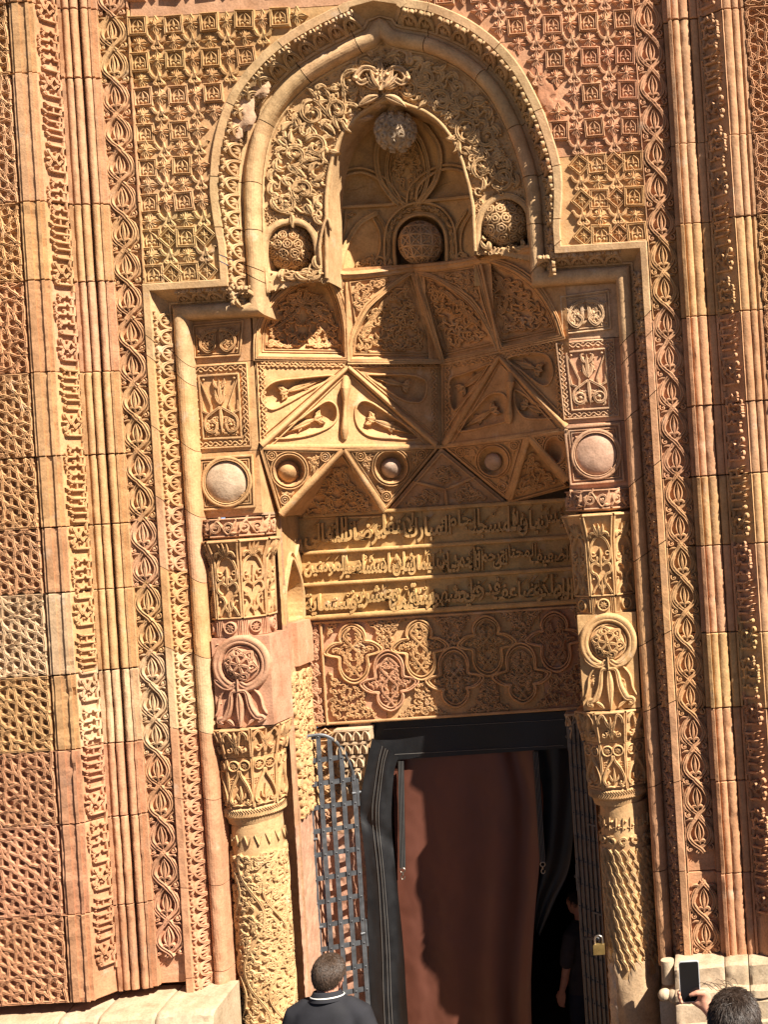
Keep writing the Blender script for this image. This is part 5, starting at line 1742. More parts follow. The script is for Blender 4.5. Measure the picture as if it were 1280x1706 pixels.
def dorn(m):
    mp = m_img(ND)
    for i in range(3):
        c = (494 + i * 24, 1224 - i * 1.5); stroke(m, mp, [(c[0] - 10, c[1]), (c[0], c[1] - 7), (c[0] + 10, c[1]), (c[0], c[1] + 7)], 1.6, 6, closed=True); blob(m, mp, c, 3, 6)
    stroke(m, mp, [(480, 1238), (560, 1233)], 2, 7, 'flat')
    for s in (1, -1):
        stroke(m, mp, crom([(506, 1246), (506 + s * 22, 1262), (506 + s * 26, 1300), (506 + s * 4, 1336)], 6), 2.6, 8, 'groove')
    vine(m, mp, [(484, 1240), (560, 1236), (566, 1345), (492, 1352)], 15, 7, 140, lw=1.9)
orn(dorn, dblocks[1], (.50, .33, .17))
vine_lo = lambda m: vine(m, m_img(ND + 2), [(492, 1350), (556, 1346), (556, 1385), (494, 1386)], 13, 6, 141)
orn(vine_lo, dblocks[2], (.49, .30, .18))
# stalactite corbel at the door head, left and right
def corbel(x0, x1, yt, yb, mirror_=False):
    tiers = 5
    for k in range(tiers):
        m = M()
        t0 = k / tiers
        u0, u1 = float(unproj(x0, yt, ND)[0]), float(unproj(x1, yt, ND)[0])
        va, vb = hline((x0 + x1) / 2, yt + (yb - yt) * k / tiers, ND - 12), hline((x0 + x1) / 2, yt + (yb - yt) * (k + 1) / tiers, ND - 12)
        w_ = (u1 - u0) * (1 - .13 * k); pr_ = 26 * (1 - .17 * k)
        ua = u0 + (0 if not mirror_ else (u1 - u0) - w_); ub = ua + w_
        n = max(2, 4 - k // 2)
        m.hexa([(ua, va, ND + 8), (ub, va, ND + 8), (ub, va, ND - pr_), (ua, va, ND - pr_)], [(ua, va - 4, ND + 8), (ub, va - 4, ND + 8), (ub, va - 4, ND - pr_), (ua, va - 4, ND - pr_)])
        o = m.build("corbel_tier", STONE, PORTAL, (.52, .40, .25), smooth=False)
        m2 = M()
        for i in range(n):
            a = ua + w_ * i / n; b = ua + w_ * (i + 1) / n; c = (a + b) / 2; q = (b - a) * .16
            t1, t2 = va - 4, vb + .5
            m2.hexa([(a + .6, t1, ND + 8), (b - .6, t1, ND + 8), (b - .6, t1, ND - pr_ + 5), (c + q, t1, ND - pr_ + 1), (c - q, t1, ND - pr_ + 1), (a + .6, t1, ND - pr_ + 5)],
                    [(a + q, t2, ND + 8), (b - q, t2, ND + 8), (b - q, t2, ND - pr_ + 12), (c + q * .6, t2, ND - pr_ + 9), (c - q * .6, t2, ND - pr_ + 9), (a + q, t2, ND - pr_ + 12)])
            stroke(m2, m_uv(ND - pr_ + 5), crom([(a + 1.5, t2 + 2), (a + 2, (t1 + t2) / 2), (c, t1 - 1.5), (b - 2, (t1 + t2) / 2), (b - 1.5, t2 + 2)], 4), 1.5, 5, 'round')
        m2.build("corbel_cell", STONE, o, (.52, .39, .24), smooth=False)
corbel(563, 622, 1212, 1326)
corbel(944, 990, 1186, 1300, True)
# right of the door, and the jambs of the opening
flat_stone(dr_R - 2, BR_u, hline(1000, 1180, ND), V_BOT, ND, (.42, .30, .20), rough=3, n=20)
for ue, s in ((dr_L, -1), (dr_R, 1)):
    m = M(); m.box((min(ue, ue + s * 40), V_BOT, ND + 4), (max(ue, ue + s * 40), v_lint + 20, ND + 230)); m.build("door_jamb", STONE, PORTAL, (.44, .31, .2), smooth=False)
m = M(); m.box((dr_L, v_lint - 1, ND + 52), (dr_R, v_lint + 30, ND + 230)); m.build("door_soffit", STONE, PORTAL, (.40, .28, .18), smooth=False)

# ---- side walls of the niche
def side_wall(u0, u1, v0, v1, tint, pits=(), n=(50, 60), name="side_stone", rough=1.2):
    m = M()
    t, v = np.meshgrid(np.linspace(0, 1, n[0]), np.linspace(v0, v1, n[1]))
    d = 112 + t * (ND - 112); u = u0 + (u1 - u0) * (d - 44) / (ND - 44)
    H = rough * fbm(d * .05, v * .05, 6.6) + rough * .5 * fbm(d * .2, v * .2, 2.6)
    P = np.stack([d.ravel(), v.ravel()], -1)
    for pt, dp in pits:
        k = inside(P, pt); e = edge_dist(P[k], pt); Hf = H.ravel(); Hf[k] -= dp * (1 - np.exp(-e / 1.6)); H = Hf.reshape(H.shape)
    sg = 1 if u0 < NAX else -1
    m.grid(np.stack([u + sg * H, v, d], -1))
    return m.build(name, STONE, PORTAL, tint, smooth=False)
v86, v103, v110, v121 = hline(490, 868, 200), hline(490, 1031, 230), hline(490, 1105, 230), hline(490, 1215, 230)
w0, w1 = 137.0, 226.0
vw0, vw1 = hline(490, 1028, 240), hline(490, 932, 240)
win = crom([(w0, vw0), (w0 - 2, vw0 + (vw1 - vw0) * .45), (w0 + 20, vw0 + (vw1 - vw0) * .78), ((w0 + w1) / 2, vw1), (w1 - 18, vw0 + (vw1 - vw0) * .78), (w1 + 2, vw0 + (vw1 - vw0) * .45), (w1, vw0)], 5)
side_wall(NL, BL_u, v86 + 60, v103, (.50, .32, .14), [(win, 42)], (90, 120))
side_wall(NL, BL_u, v103, v110, (.48, .26, .15))
side_wall(NL, BL_u, v110, hline(490, 1350, 230), (.48, .29, .16)); side_wall(NL, BL_u, hline(490, 1350, 230), V_BOT, (.47, .28, .18), (), (50, 160), rough=5)
side_wall(NR, BR_u, hline(960, 800, 200) + 60, V_BOT, (.47, .29, .15), (), (12, 30))
m = M(); m.box((BL_u - 4, v110 + 2, 165), (BL_u + 12, v103 - 2, 243)); m.build("plain_block", STONE, PORTAL, (.50, .28, .16), smooth=False)
def swo(m):
    def mp(a, b, h): 
        t = (a - 44) / (ND - 44); return np.stack([NL + (BL_u - NL) * t + h, b, a], -1)
    c = win.mean(0)
    stroke(m, mp, c + (win - c) * 1.08, 2.6, 5, 'flat'); stroke(m, mp, c + (win - c) * 1.2 + (0, 6), 1.6, 4, 'round')
    stroke(m, mp, crom([(202, vw1 + 4), (218, vw1 + 26), (232, vw1 + 36), (238, vw1 + 16)], 5), 2.4, 5)
    for k in range(16): vine(m, mp, [(132, v110 - 4), (246, v110 - 4), (246, hline(490, 1350, 230)), (132, hline(490, 1350, 230))], 19, 7, 150) if k == 0 else None
orn(swo, pl, (.50, .32, .15))
# masonry closing the top and back of the niche
m = M(); m.box((-900, 1000, 90), (1300, 1020, 700)); 
m.box((-330, -100, ND + 130), (430, 1000, ND + 140)); m.build("core_masonry", STONE, PORTAL, (.4, .27, .15), smooth=False)
# ================================================================== engaged columns with their carved stacks
def m_face(cu, cd, ap, ang, v0, hw=None):
    "one octagon face: a from -hw..hw, b upwards from v0"
    a0 = math.radians(ang); nx, nd = math.sin(a0), -math.cos(a0); tx, td = math.cos(a0), math.sin(a0)
    apf = ap if callable(ap) else (lambda b: np.full(np.shape(b), float(ap)))
    def m(a, b, h):
        r = apf(b) + h
        return np.stack([cu + nx * r + tx * a, v0 + b, cd + nd * r + td * a], -1)
    return m
def m_round(cu, cd, R):
    def m(s, v, h):
        ph = s / R
        return np.stack([cu + (R + h) * np.sin(ph), v, cd - (R + h) * np.cos(ph)], -1)
    return m
def octr(ph, k):
    q = (ph + math.pi / 8) % (math.pi / 4) - math.pi / 8
    return (1 / np.cos(q)) * k + (1 - k)
def drum(cu, cd, prof, name, tint, parent, smooth=False, n=64, wear=.8):
    "prof: (v, apothem, octagon share)"
    m = M(); rows = []
    ph = np.linspace(-math.pi, math.pi, n + 1)
    P = []
    for (v0, r0, k0), (v1, r1, k1) in zip(prof[:-1], prof[1:]):
        st = max(1, int(abs(v1 - v0) / 9))
        for i in range(st): t = i / st; P.append((v0 + (v1 - v0) * t, r0 + (r1 - r0) * t, k0 + (k1 - k0) * t))
    P.append(prof[-1])
    for v, r, k in P:
        R = r * octr(ph, k) + wear * 1.5 * fbm(np.cos(ph) * 2.2, np.full_like(ph, v * .06), np.sin(ph) * 2.2)
        rows.append(np.stack([cu + R * np.sin(ph), np.full_like(ph, v), cd - R * np.cos(ph)], -1))
    rows = np.array(rows)
    m.grid(rows); m.poly(rows[0][:-1]); m.poly(rows[-1][:-1])
    return m.build(name, STONE, parent, tint, smooth=smooth)
CYL = (.50, .33, .158)
def column(side):
    L = side < 0
    ys = dict(fz=(862, 893), cap=(897, 930), pan=1029, ros=1058, med=1208, fl=1258, cp=1342, nk=1362, x=405) if L else \
         dict(fz=(815, 848), cap=(854, 898), pan=992, ros=1020, med=1180, fl=1234, cp=1312, nk=1332, x=1005)
    V = lambda y: hline(ys['x'], y, 52)
    cu = (float(unproj(367, 960, 52)[0]) + 21) if L else (float(unproj(984, 940, 52)[0]) + 21)
    cd = 82.0
    T = thing("engaged_column", "carved round column at the left jamb, vine scrolls on its shaft and a large ringed medallion above" if L else
              "carved round column at the right jamb with slanted lattice shaft, plastered patch at its foot", "column",
              (cu / S, cd / S, Z0 + V_BOT / S), "carved columns flanking the doorway")
    tA = PNK if L else (.48, .29, .17)
    tB, tC, tD = (YEL, (.48, .27, .16), YEL) if L else ((.51, .325, .15), (.51, .325, .15), (.51, .325, .15))
    fz = drum(cu, cd, [(V(ys['fz'][0]), 52, 1), (V(ys['fz'][0]) - 4, 55, 1), (V(ys['fz'][1]), 54, 1), (V(ys['fz'][1]) - 3, 49, 1)], "frieze_block", tA, T)
    bl_ = drum(cu, cd, [(V(ys['cap'][0]), 61, 1), (V(ys['cap'][0]) - 5, 62, 1), (V(ys['cap'][1]), 50, 1), (V(ys['pan']), 48, 1)], "bracket_block", tB, T)
    ro = drum(cu, cd, [(V(ys['pan']) - 1, 49, 1), (V(ys['ros']), 50, 1)], "rosette_block", tC if L else tB, T)
    me_ = drum(cu, cd, [(V(ys['ros']), 49, 1), (V(ys['med']), 50, 1)], "medallion_block", tC, T)
    fl = drum(cu, cd, [(V(ys['med']) - 1, 60, 1), (V(ys['med']) - 6, 61, 1), (V(ys['fl']), 50, 1)], "flared_block", tD, T)
    cp = drum(cu, cd, [(V(ys['fl']) - 1, 49, 1), (V(ys['cp']), 46, 1)], "capital", tD, T)
    nk = drum(cu, cd, [(V(ys['cp']) - .5, 47, .4), (V(ys['cp']) - 3, 50, 0), (V(ys['nk']) + 4, 50, 0), (V(ys['nk']), 46, 0), (V(ys['nk']) - 10, 43, 0)], "collar", CYL, T)
    ax = [(437, 1500, 82), (1046, 1420, 82)][0 if L else 1]
    cs = float(unproj(*ax)[0]); R = 42.5
    sh = drum(cs, cd, [(V(ys['nk']) - 8, R - 1, 0), (V(ys['nk']) - 20, R, 0), (V_BOT + 40, R, 0)], "shaft", CYL, T, True)
    drum(cs, cd, [(V_BOT + 42, 50, 0), (V_BOT + 30, 56, 0), (V_BOT + 2, 58, 1)], "column_base", CYL, T)
    def co(fn, o, t, nm="carved_relief"):
        m = M(); fn(m); q = m.build(nm, STONE, o, jit(t, .03)); q['kind'] = 'stuff'
    FACES = (0, 45, -45, 90)
    # frieze scrolls
    def f(m):
        h_ = V(ys['fz'][0]) - V(ys['fz'][1])
        for a in FACES:
            mp = m_face(cu, cd, 55, a, V(ys['fz'][1]))
            for k, s in ((-11, 1), (11, -1)):
                stroke(m, mp, spiral((k, h_ * .5), 9.5, 3, 2.0 * s, s * 1.3, 16), 1.9, 6, 'groove'); blob(m, mp, (k, h_ * .5), 3, 6)
                leaf(m, mp, (k, h_ * .5 + s * 8), .6 * s, 13, 2.6, 6, .8)
            stroke(m, mp, crom([(-22, 5), (-10, h_ - 5), (0, h_ / 2), (10, 5), (22, h_ - 5)], 6), 1.7, 6)
            for y in (1.5, h_ - 1.5): stroke(m, mp, [(-22, y), (22, y)], 1.4, 4, 'flat', taper=False)
    co(f, fz, tA)
    # bracket: palmettes over paired panels
    def f(m):
        v0 = V(ys['pan']); Ht = V(ys['cap'][0]) - v0; hc = V(ys['cap'][1]) - v0
        apf = lambda b: np.interp(b, [0, hc, Ht - 5, Ht], [48, 50, 62, 61])
        for a in FACES:
            mp = m_face(cu, cd, apf, a, v0)
            for s in (1, -1):
                stroke(m, mp, [(s * 19.5, 2), (s * 19.5, hc), (s * 24, Ht - 6)], 1.6, 5, 'flat', taper=False)
                stroke(m, mp, crom([(0, hc + 6), (s * 8, hc + 2), (s * 14, hc - 8), (s * 17, hc - 20), (s * 15, hc - 34), (s * 7, hc - 36), (s * 5, hc - 28)], 5), 2.0, 6, 'groove')
                stroke(m, mp, crom([(0, hc - 46), (s * 8, hc - 40), (s * 15, hc - 42), (s * 17, hc - 52), (s * 10, hc - 60)], 5), 2.6, 6, 'leaf')
                stroke(m, mp, crom([(s * 17, 4), (s * 12, 14), (s * 5, 26), (s * 9, 38), (s * 16, 40)], 5), 1.8, 6, 'groove')
                stroke(m, mp, spiral((s * 12, hc - 24), 5, 1.6, 0, s * 1.0, 10), 1.5, 6)
                stroke(m, mp, crom([(0, hc + 4), (s * 8, hc + 12), (s * 14, hc + 10), (s * 16, hc + 2)], 5), 2.8, 7, 'leaf')
                leaf(m, mp, (s * 1, hc + 6), math.pi / 2 - s * .6, 22, 4, 7, s * .5)
                leaf(m, mp, (0, 12), math.pi / 2 - s * 1.0, 14, 2.8, 6, s * 1.0); blob(m, mp, (s * 14, 30), 2.2, 6)
            leaf(m, mp, (0, hc - 52), math.pi / 2, 40, 2.6, 6); leaf(m, mp, (0, 4), math.pi / 2, 26, 3.4, 6); leaf(m, mp, (0, hc + 4), math.pi / 2, 24, 3.4, 7)
            stroke(m, mp, [(-20, 1.5), (20, 1.5)], 1.5, 5, 'flat', taper=False); stroke(m, mp, [(-25, Ht - 3), (25, Ht - 3)], 2, 5, 'flat', taper=False)
    co(f, bl_, tB)
    def f(m):
        v0 = V(ys['ros']); h_ = V(ys['pan']) - v0
        for a in FACES:
            mp = m_face(cu, cd, 49.5, a, v0)
            ring(m, mp, (0, h_ / 2), 9.5, 1.8, 6, 18); blob(m, mp, (0, h_ / 2), 2.2, 5)
            for k in range(8): leaf(m, mp, (0, h_ / 2), k * .785 + .3, 7.5, 1.6, 5, .5)
            for s in (1, -1):
                for q in (13, 16, 19): stroke(m, mp, [(s * q, 2), (s * q, h_ - 2)], .9, 4)
    co(f, ro, tC if L else tB)
    # medallion: heavy ring with pierced dome, tulip leaves below
    mc = (401, 1107) if L else (1014, 1070); mR = 41 if L else 41
    fm = flat_m = M()
    dF = 26.0
    mu, mv = (float(q) for q in unproj(mc[0], mc[1], dF)); mR *= 1.02
    ph = np.linspace(0, 2 * math.pi, 49)
    G = []
    for r, dd in ((mR + 8, dF + 12), (mR + 7, dF + 1), (mR + 5, dF - 1), (mR + 1, dF - 3), (mR - 1, dF), (mR - 3, dF - 2), (mR - 6, dF - 2), (mR - 8, dF + 1), (mR - 9, dF + 5)):
        G.append(np.stack([mu + r * np.cos(ph), mv + r * np.sin(ph), np.full_like(ph, dd)], -1))
    fm.grid(np.array(G))
    rg = fm.build("medallion_ring", STONE, T, jit(tC, .04))
    m = M(); rr = np.linspace(1, .02, 10); R0 = mR - 10
    A = R0 * rr[:, None] * np.cos(ph); B = R0 * rr[:, None] * np.sin(ph)
    m.grid(np.stack([mu + A, mv + B, dF + 10 - 13 * np.sqrt(1 - (.95 * rr[:, None]) ** 2) * np.ones_like(A)], -1))
    dm = m.build("medallion_dome", STONE, T, jit(tC, .04))
    def f(m):
        def mp(a, b, h):
            r2 = np.clip((np.asarray(a) ** 2 + np.asarray(b) ** 2) / R0 ** 2, 0, 1)
            return np.stack([mu + a, mv + b, dF + 10 - 13 * np.sqrt(1 - .9 * r2) - h], -1)
        for k in range(6):
            a = k * math.pi / 3 + .26
            c, s = math.cos(a), math.sin(a)
            for sg in (1, -1):
                stroke(m, mp, crom([(0, 0), (R0 * .45 * math.cos(a + sg * .5), R0 * .45 * math.sin(a + sg * .5)), (R0 * .66 * c, R0 * .66 * s)], 6), 1.9, 5.5, 'groove')
                stroke(m, mp, crom([(R0 * .66 * c, R0 * .66 * s), (R0 * .8 * math.cos(a + sg * .35), R0 * .8 * math.sin(a + sg * .35)), (R0 * .95 * math.cos(a + sg * .6), R0 * .95 * math.sin(a + sg * .6))], 5), 1.8, 5, 'groove')
            b = a + math.pi / 6
            stroke(m, mp, spiral((R0 * .62 * math.cos(b), R0 * .62 * math.sin(b)), 5.5, 2, b, 1.1, 10), 1.5, 5)
        ring(m, mp, (0, 0), R0 * .96, 1.6, 4, 30); ring(m, mp, (0, 0), R0 * .5, 1.4, 5, 24); blob(m, mp, (0, 0), 3.2, 6)
    co(f, dm, tC, "openwork")
    def f(m):
        v0 = V(ys['med']); top = mv - mR - v0
        mpf = m_face(cu, cd, 52, 0, v0)
        mp = lambda a, b, h: np.stack([cu + a + (mu - cu) * .6, v0 + b, np.full(np.shape(a), dF + 5.0) + .08 * np.abs(a) - h], -1)
        for s in (1, -1):
            stroke(m, mp, crom([(s * 1, top + 14), (s * 12, top + 4), (s * 26, top + 6), (s * 42, top + 20)], 6), [1.5] * 2 + [4.5] * 15 + [1.5] * 2, 9, 'groove')
            stroke(m, mp, crom([(0, top - 3), (s * 12, top - 6), (s * 17, top * .55), (s * 26, top * .28), (s * 36, top * .24), (s * 38, 12), (s * 30, 8)], 6), np.interp(np.arange(37), [0, 16, 36], [2, 6.0, 2.2]), 10, 'leaf', taper=False)
            blob(m, mp, (s * 33, 12), 4.5, 10)
            stroke(m, mp, crom([(s * 22, top + 2), (s * 34, top * .8), (s * 38, top * .5), (s * 44, top * .3)], 6), 2.0, 7)
            leaf(m, mp, (s * 12, 4), math.pi / 2 - s * .6, 20, 3.4, 8, -s * .6)
        leaf(m, mp, (0, top - 6), -math.pi / 2, top - 8, 7, 11); stroke(m, mp, [(0, top + 18), (0, top - 4)], [3, 1.5], 12, 'ridge', taper=False)
        for a in (45, -45, 90):
            vine(m, m_face(cu, cd, 50, a, v0), [(-19, 4), (19, 4), (19, V(ys['ros']) - v0 - 4), (-19, V(ys['ros']) - v0 - 4)], 15, 6, 160 + a, sym=0)
    m = M()
    m.hexa([(mu - 49, V(ys['med']) + 1, 33), (mu + 47, V(ys['med']) + 1, 33), (mu + 49, V(ys['ros']) - 1, 31), (mu - 50, V(ys['ros']) - 1, 31)],
           [(mu - 52, V(ys['med']) + 1, 110), (mu + 52, V(ys['med']) + 1, 110), (mu + 52, V(ys['ros']) - 1, 110), (mu - 52, V(ys['ros']) - 1, 110)])
    pn = m.build("medallion_panel", STONE, T, jit(tC, .03), smooth=False)
    co(f, me_, tC)
    # flared block with leaves, capital with rosettes
    def f(m):
        v0 = V(ys['fl']); Ht = V(ys['med']) - 1 - v0
        apf = lambda b: np.interp(b, [0, Ht - 5, Ht], [50, 61, 60])
        for a in FACES:
            mp = m_face(cu, cd, apf, a, v0)
            for s in (1, -1):
                stroke(m, mp, crom([(0, 4), (s * 3, 22), (s * 12, Ht - 6), (s * 20, Ht - 12), (s * 20, Ht - 22)], 5), 2.2, 7, 'groove')
                leaf(m, mp, (0, 26), math.pi / 2 - s * .8, 22, 4, 8, s * .6); leaf(m, mp, (0, 22), -s * .5 + (0 if s > 0 else math.pi), 18, 3.2, 7, -s * .8)
                stroke(m, mp, spiral((s * 12, 14), 6, 2, 1.5, s * 1.0, 10), 1.8, 7); blob(m, mp, (s * 12, 14), 2.4, 7)
                stroke(m, mp, [(s * 21, 1), (s * 24.5, Ht - 3)], 1.5, 5, 'flat', taper=False)
            leaf(m, mp, (0, 20), math.pi / 2, 26, 3.4, 8); stroke(m, mp, [(-25, Ht - 2), (25, Ht - 2)], 1.7, 5, 'flat', taper=False)
    co(f, fl, tD)
    def f(m):
        v0 = V(ys['cp']); Ht = V(ys['fl']) - 1 - v0
        apf = lambda b: np.interp(b, [0, Ht], [46, 49])
        for a in FACES:
            mp = m_face(cu, cd, apf, a, v0)
            for s in (1, -1):
                c = (s * 9.2, Ht - 13)
                ring(m, mp, c, 8.4, 1.5, 6, 18)
                for k in range(8): leaf(m, mp, c, k * .785, 6.2, 1.3, 4.5, .5)
                stroke(m, mp, crom([(s * 1, Ht - 20), (s * 3, Ht - 30), (s * 12, Ht * .45), (s * 18, 18), (s * 13, 8), (s * 8, 12)], 6), 1.9, 7, 'groove')
                blob(m, mp, (s * 11, 13), 2.4, 7); leaf(m, mp, (s * 2, 14), math.pi / 2 - s * .9, 13, 2.4, 6, s * .8)
                for k in range(10): blob(m, mp, (s * (10 + (k % 3) * 3), Ht * .58 - (k // 3) * 4), 1.1, 3, 5)
                stroke(m, mp, [(s * 19, 1), (s * 20, Ht - 1)], 1.2, 4, 'flat', taper=False)
                stroke(m, mp, bez((0, 3), (s * 8, 8), (s * 12, 2), (s * 17, 6), 8), 1.5, 6)
            leaf(m, mp, (0, 10), math.pi / 2, 28, 2.6, 6)
    co(f, cp, tD)
    def f(m):
        mp = m_round(cu, cd, 50); v0 = V(ys['nk']) + 5; v1 = V(ys['cp']) - 3
        for k in range(-22, 23):
            stroke(m, mp, [(k * 4.4 - 3, v0), (k * 4.4 + 3, (v0 + v1) / 2), (k * 4.4 - 3, v1)], 1.1, 2.6, 'ridge', taper=False)
    co(f, nk, CYL)
    # shaft
    def f(m):
        mp = m_round(cs, cd, R); v1 = V(ys['nk']) - 24; v0 = V_BOT + 60; A = 96
        if L:
            for k in range(-5, 6): stroke(m, mp, [(k * 17 - 6, v1 - 4), (k * 17, v1 - 22), (k * 17 + 5, v1 - 8)], 2.0, 4.5, 'ridge')
            for y in (v1, v1 - 28): stroke(m, mp, [(-A, y), (A, y)], 1.8, 3.5, 'flat')
            vine(m, mp, [(-A, v1 - 32), (A, v1 - 32), (A, -1010), (-A, -1010)], 13.5, 5.0, 170, lw=1.9)
            # long interlacing stems
            for s in range(-2, 3):
                yy = np.linspace(v1 - 32, -1010, 60); stroke(m, mp, np.stack([s * 38 + 19 * np.sin(yy * .035 + s * 1.57), yy], -1), 2.0, 5.5, 'groove')
        else:
            for y in (v1, v1 - 30, v1 - 34, v1 - 56): stroke(m, mp, [(-A, y), (A, y)], 1.6, 3.5, 'flat')
            for k in range(-7, 8):
                stroke(m, mp, [(k * 12, v1 - 27), (k * 12 + 1, v1 - 6)], 1.6, 4.5, 'flat'); blob(m, mp, (k * 12 + 5, v1 - 12 - 7 * (k % 2)), 2.2, 4.5)
                stroke(m, mp, [(k * 12 - 4, v1 - 22), (k * 12 + 5, v1 - 24)], 1.5, 4.3)
            for k in range(-4, 5):
                s = 1 if k % 2 else -1
                stroke(m, mp, spiral((k * 20, v1 - 45), 8, 2.5, 1.2 * s, s * 1.2, 13), 1.8, 4.8, 'groove'); leaf(m, mp, (k * 20 + 10, v1 - 45 - s * 6), .5 * s, 12, 2.2, 4.5, -s)
            row = 0; y = v1 - 60
            while y > -800:
                for k in range(-8, 9):
                    x = k * 12 + (6 if row % 2 else 0)
                    stroke(m, mp, [(x - 4, y), (x - 1, y - 4), (x + 4, y - 11), (x + 6, y - 20)], [1.4, 2.2, 2.2, 1.2], 4.6, 'groove', taper=False)
                    stroke(m, mp, [(x - 4, y - 1), (x - 4.5, y - 12)], 1.2, 3.6, 'ridge', taper=False)
                y -= 18.5; row += 1
    co(f, sh, CYL)
    if not L:
        m = M(); ph = np.linspace(-.7, 1.9, 30); vv = np.linspace(-790, V_BOT + 50, 26); Pp, Vv = np.meshgrid(ph, vv)
        r = R + 3.5 + 5 * fbm(Pp * 3, Vv * .05, 4.2) + 1.5 * fbm(Pp * 9, Vv * .2, 1.1)
        r = np.where(Vv > -800 + 30 * np.sin(Pp * 5), R - 1, r)
        m.grid(np.stack([cs + r * np.sin(Pp), Vv, cd - r * np.cos(Pp)], -1))
        m.build("mortar_patch", STONE, T, (.46, .33, .19))
        m = M(); ph = np.linspace(-1.9, -.66, 30); Pp, Vv = np.meshgrid(ph, np.linspace(-770, V_BOT + 50, 90))
        r = R + 3 + 9 * fbm(Pp * 6, Vv * .12, 8.2); m.grid(np.stack([cs + r * np.sin(Pp), Vv, cd - r * np.cos(Pp)], -1))
        m.build("crumbled_face", STONE, T, (.52, .42, .29), smooth=False)
    return T, cs
colL, csL = column(-1)
colR, csR = column(1)
# nook behind each column and the strip of jamb under the pier faces
for s, (ua, ub), yy in ((-1, (uLl + 12, NL), 858), (1, (NR, uRl - 12), 812)):
    vt_ = hline(380 if s < 0 else 995, yy, 48) - .5
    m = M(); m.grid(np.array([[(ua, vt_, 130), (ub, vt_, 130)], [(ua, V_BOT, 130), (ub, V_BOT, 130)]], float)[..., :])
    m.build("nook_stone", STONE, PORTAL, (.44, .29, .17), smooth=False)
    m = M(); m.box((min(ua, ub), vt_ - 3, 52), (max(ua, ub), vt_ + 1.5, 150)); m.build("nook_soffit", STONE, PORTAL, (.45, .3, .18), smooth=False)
# ================================================================== plinths
def simple_mat(name, col, rough=.6, spec=.4, metal=0.0, bump=0.0, bscale=120.0, var=.15, vscale=14.0):
    mt, nt, b = node_mat(name, rough, spec)
    b.inputs["Metallic"].default_value = metal
    geo = N(nt, "ShaderNodeNewGeometry")
    n = N(nt, "ShaderNodeTexNoise", Scale=vscale, Detail=5.0); nt.links.new(geo.outputs["Position"], n.inputs["Vector"])
    lo = tuple(c * (1 - var) for c in col); hi = tuple(c * (1 + var) for c in col)
    nt.links.new(ramp(nt, n.outputs["Fac"], [(.3, lo), (.7, hi)]), b.inputs["Base Color"])
    nt.links.new(ramp(nt, n.outputs["Fac"], [(.3, max(rough - .12, .05)), (.7, min(rough + .1, 1))]), b.inputs["Roughness"])
    if bump:
        n2 = N(nt, "ShaderNodeTexNoise", Scale=bscale, Detail=3.0); nt.links.new(geo.outputs["Position"], n2.inputs["Vector"])
        bp = N(nt, "ShaderNodeBump", Strength=bump, Distance=.002); nt.links.new(n2.outputs["Fac"], bp.inputs["Height"]); nt.links.new(bp.outputs[0], b.inputs["Normal"])
    return mt
def plinth(label, xs, yt, xref, left):
    vt = hline(xref, yt, -40)
    us = [float(unproj(x, yt, -60)[0]) for x in xs]
    T = thing("stone_plinth", label, "plinth", (.5 * (us[0] + us[-1]) / S, -.2, Z0 + V_BOT / S))
    prof = [(30, vt + 6), (-20, vt + 3), (-62, vt - 2), (-70, vt - 8), (-73, vt - 18), (-75, vt - 20), (-80, vt - 24), (-83, vt - 32), (-80, vt - 40), (-77, vt - 42), (-84, vt - 46), (-87, vt - 60), (-87, vt - 74), (-83, vt - 80), (-92, vt - 86), (-93, vt - 160), (-95, V_BOT)]
    if not left: prof = [(80, vt + 2), (-44, vt), (-50, vt - 4), (-52, vt - 34), (-56, vt - 37), (-64, vt - 40), (-66, vt - 50), (-60, vt - 54), (-66, vt - 57), (-70, vt - 78), (-70, vt - 84), (-76, vt - 86), (-76, vt - 90), (-72, vt - 93), (-74, vt - 170), (-80, V_BOT)]
    pf = []
    for (d0, v0), (d1, v1) in zip(prof[:-1], prof[1:]):
        q = max(1, int(math.hypot(d1 - d0, v1 - v0) / 6)) if v1 > vt - 200 else 3
        pf += [(d0 + (d1 - d0) * i / q, v0 + (v1 - v0) * i / q) for i in range(q)]
    prof = pf + [prof[-1]]
    for k in range(len(us) - 1):
        m = M(); n = max(4, int((us[k + 1] - us[k]) / 4)); uu = np.linspace(us[k] + .8, us[k + 1] - .8, n)
        G = []
        for i, u in enumerate(uu):
            row = []
            for d, v in prof:
                f = 8 * float(fbm(u * .045, v * .06, d * .03 + k)) + 2 * float(fbm(u * .2, v * .2, 2.0))
                e = 2.5 if i in (0, n - 1) else 0
                row.append((u, v + (f * .5 if v > V_BOT + 5 else 0) - e * .6, d + f + e))
            G.append(row)
        G = np.array(G); m.grid(G); m.poly(np.concatenate([G[0], [(uu[0], V_BOT, 30 if left else 80)]])); m.poly(np.concatenate([G[-1], [(uu[-1], V_BOT, 30 if left else 80)]]))
        m.build("plinth_stone", STONE, T, jit([(.42, .33, .22), (.40, .31, .2), (.43, .34, .23), (.41, .32, .2)][k % 4], .04), smooth=False)
    return T, us, vt
plL, usL, vpL = plinth("pale weathered stone plinth with rounded mouldings under the left side of the portal", [-420, -120, 98, 165, 262, 360], 1680, 200, True)
plR, usR, vpR = plinth("pale stone plinth with carved scrolls under the right side, behind the raised phone", [1122, 1208, 1248, 1330, 1700], 1604, 1190, False)
m = M()
mq = m_uv(-76.0)
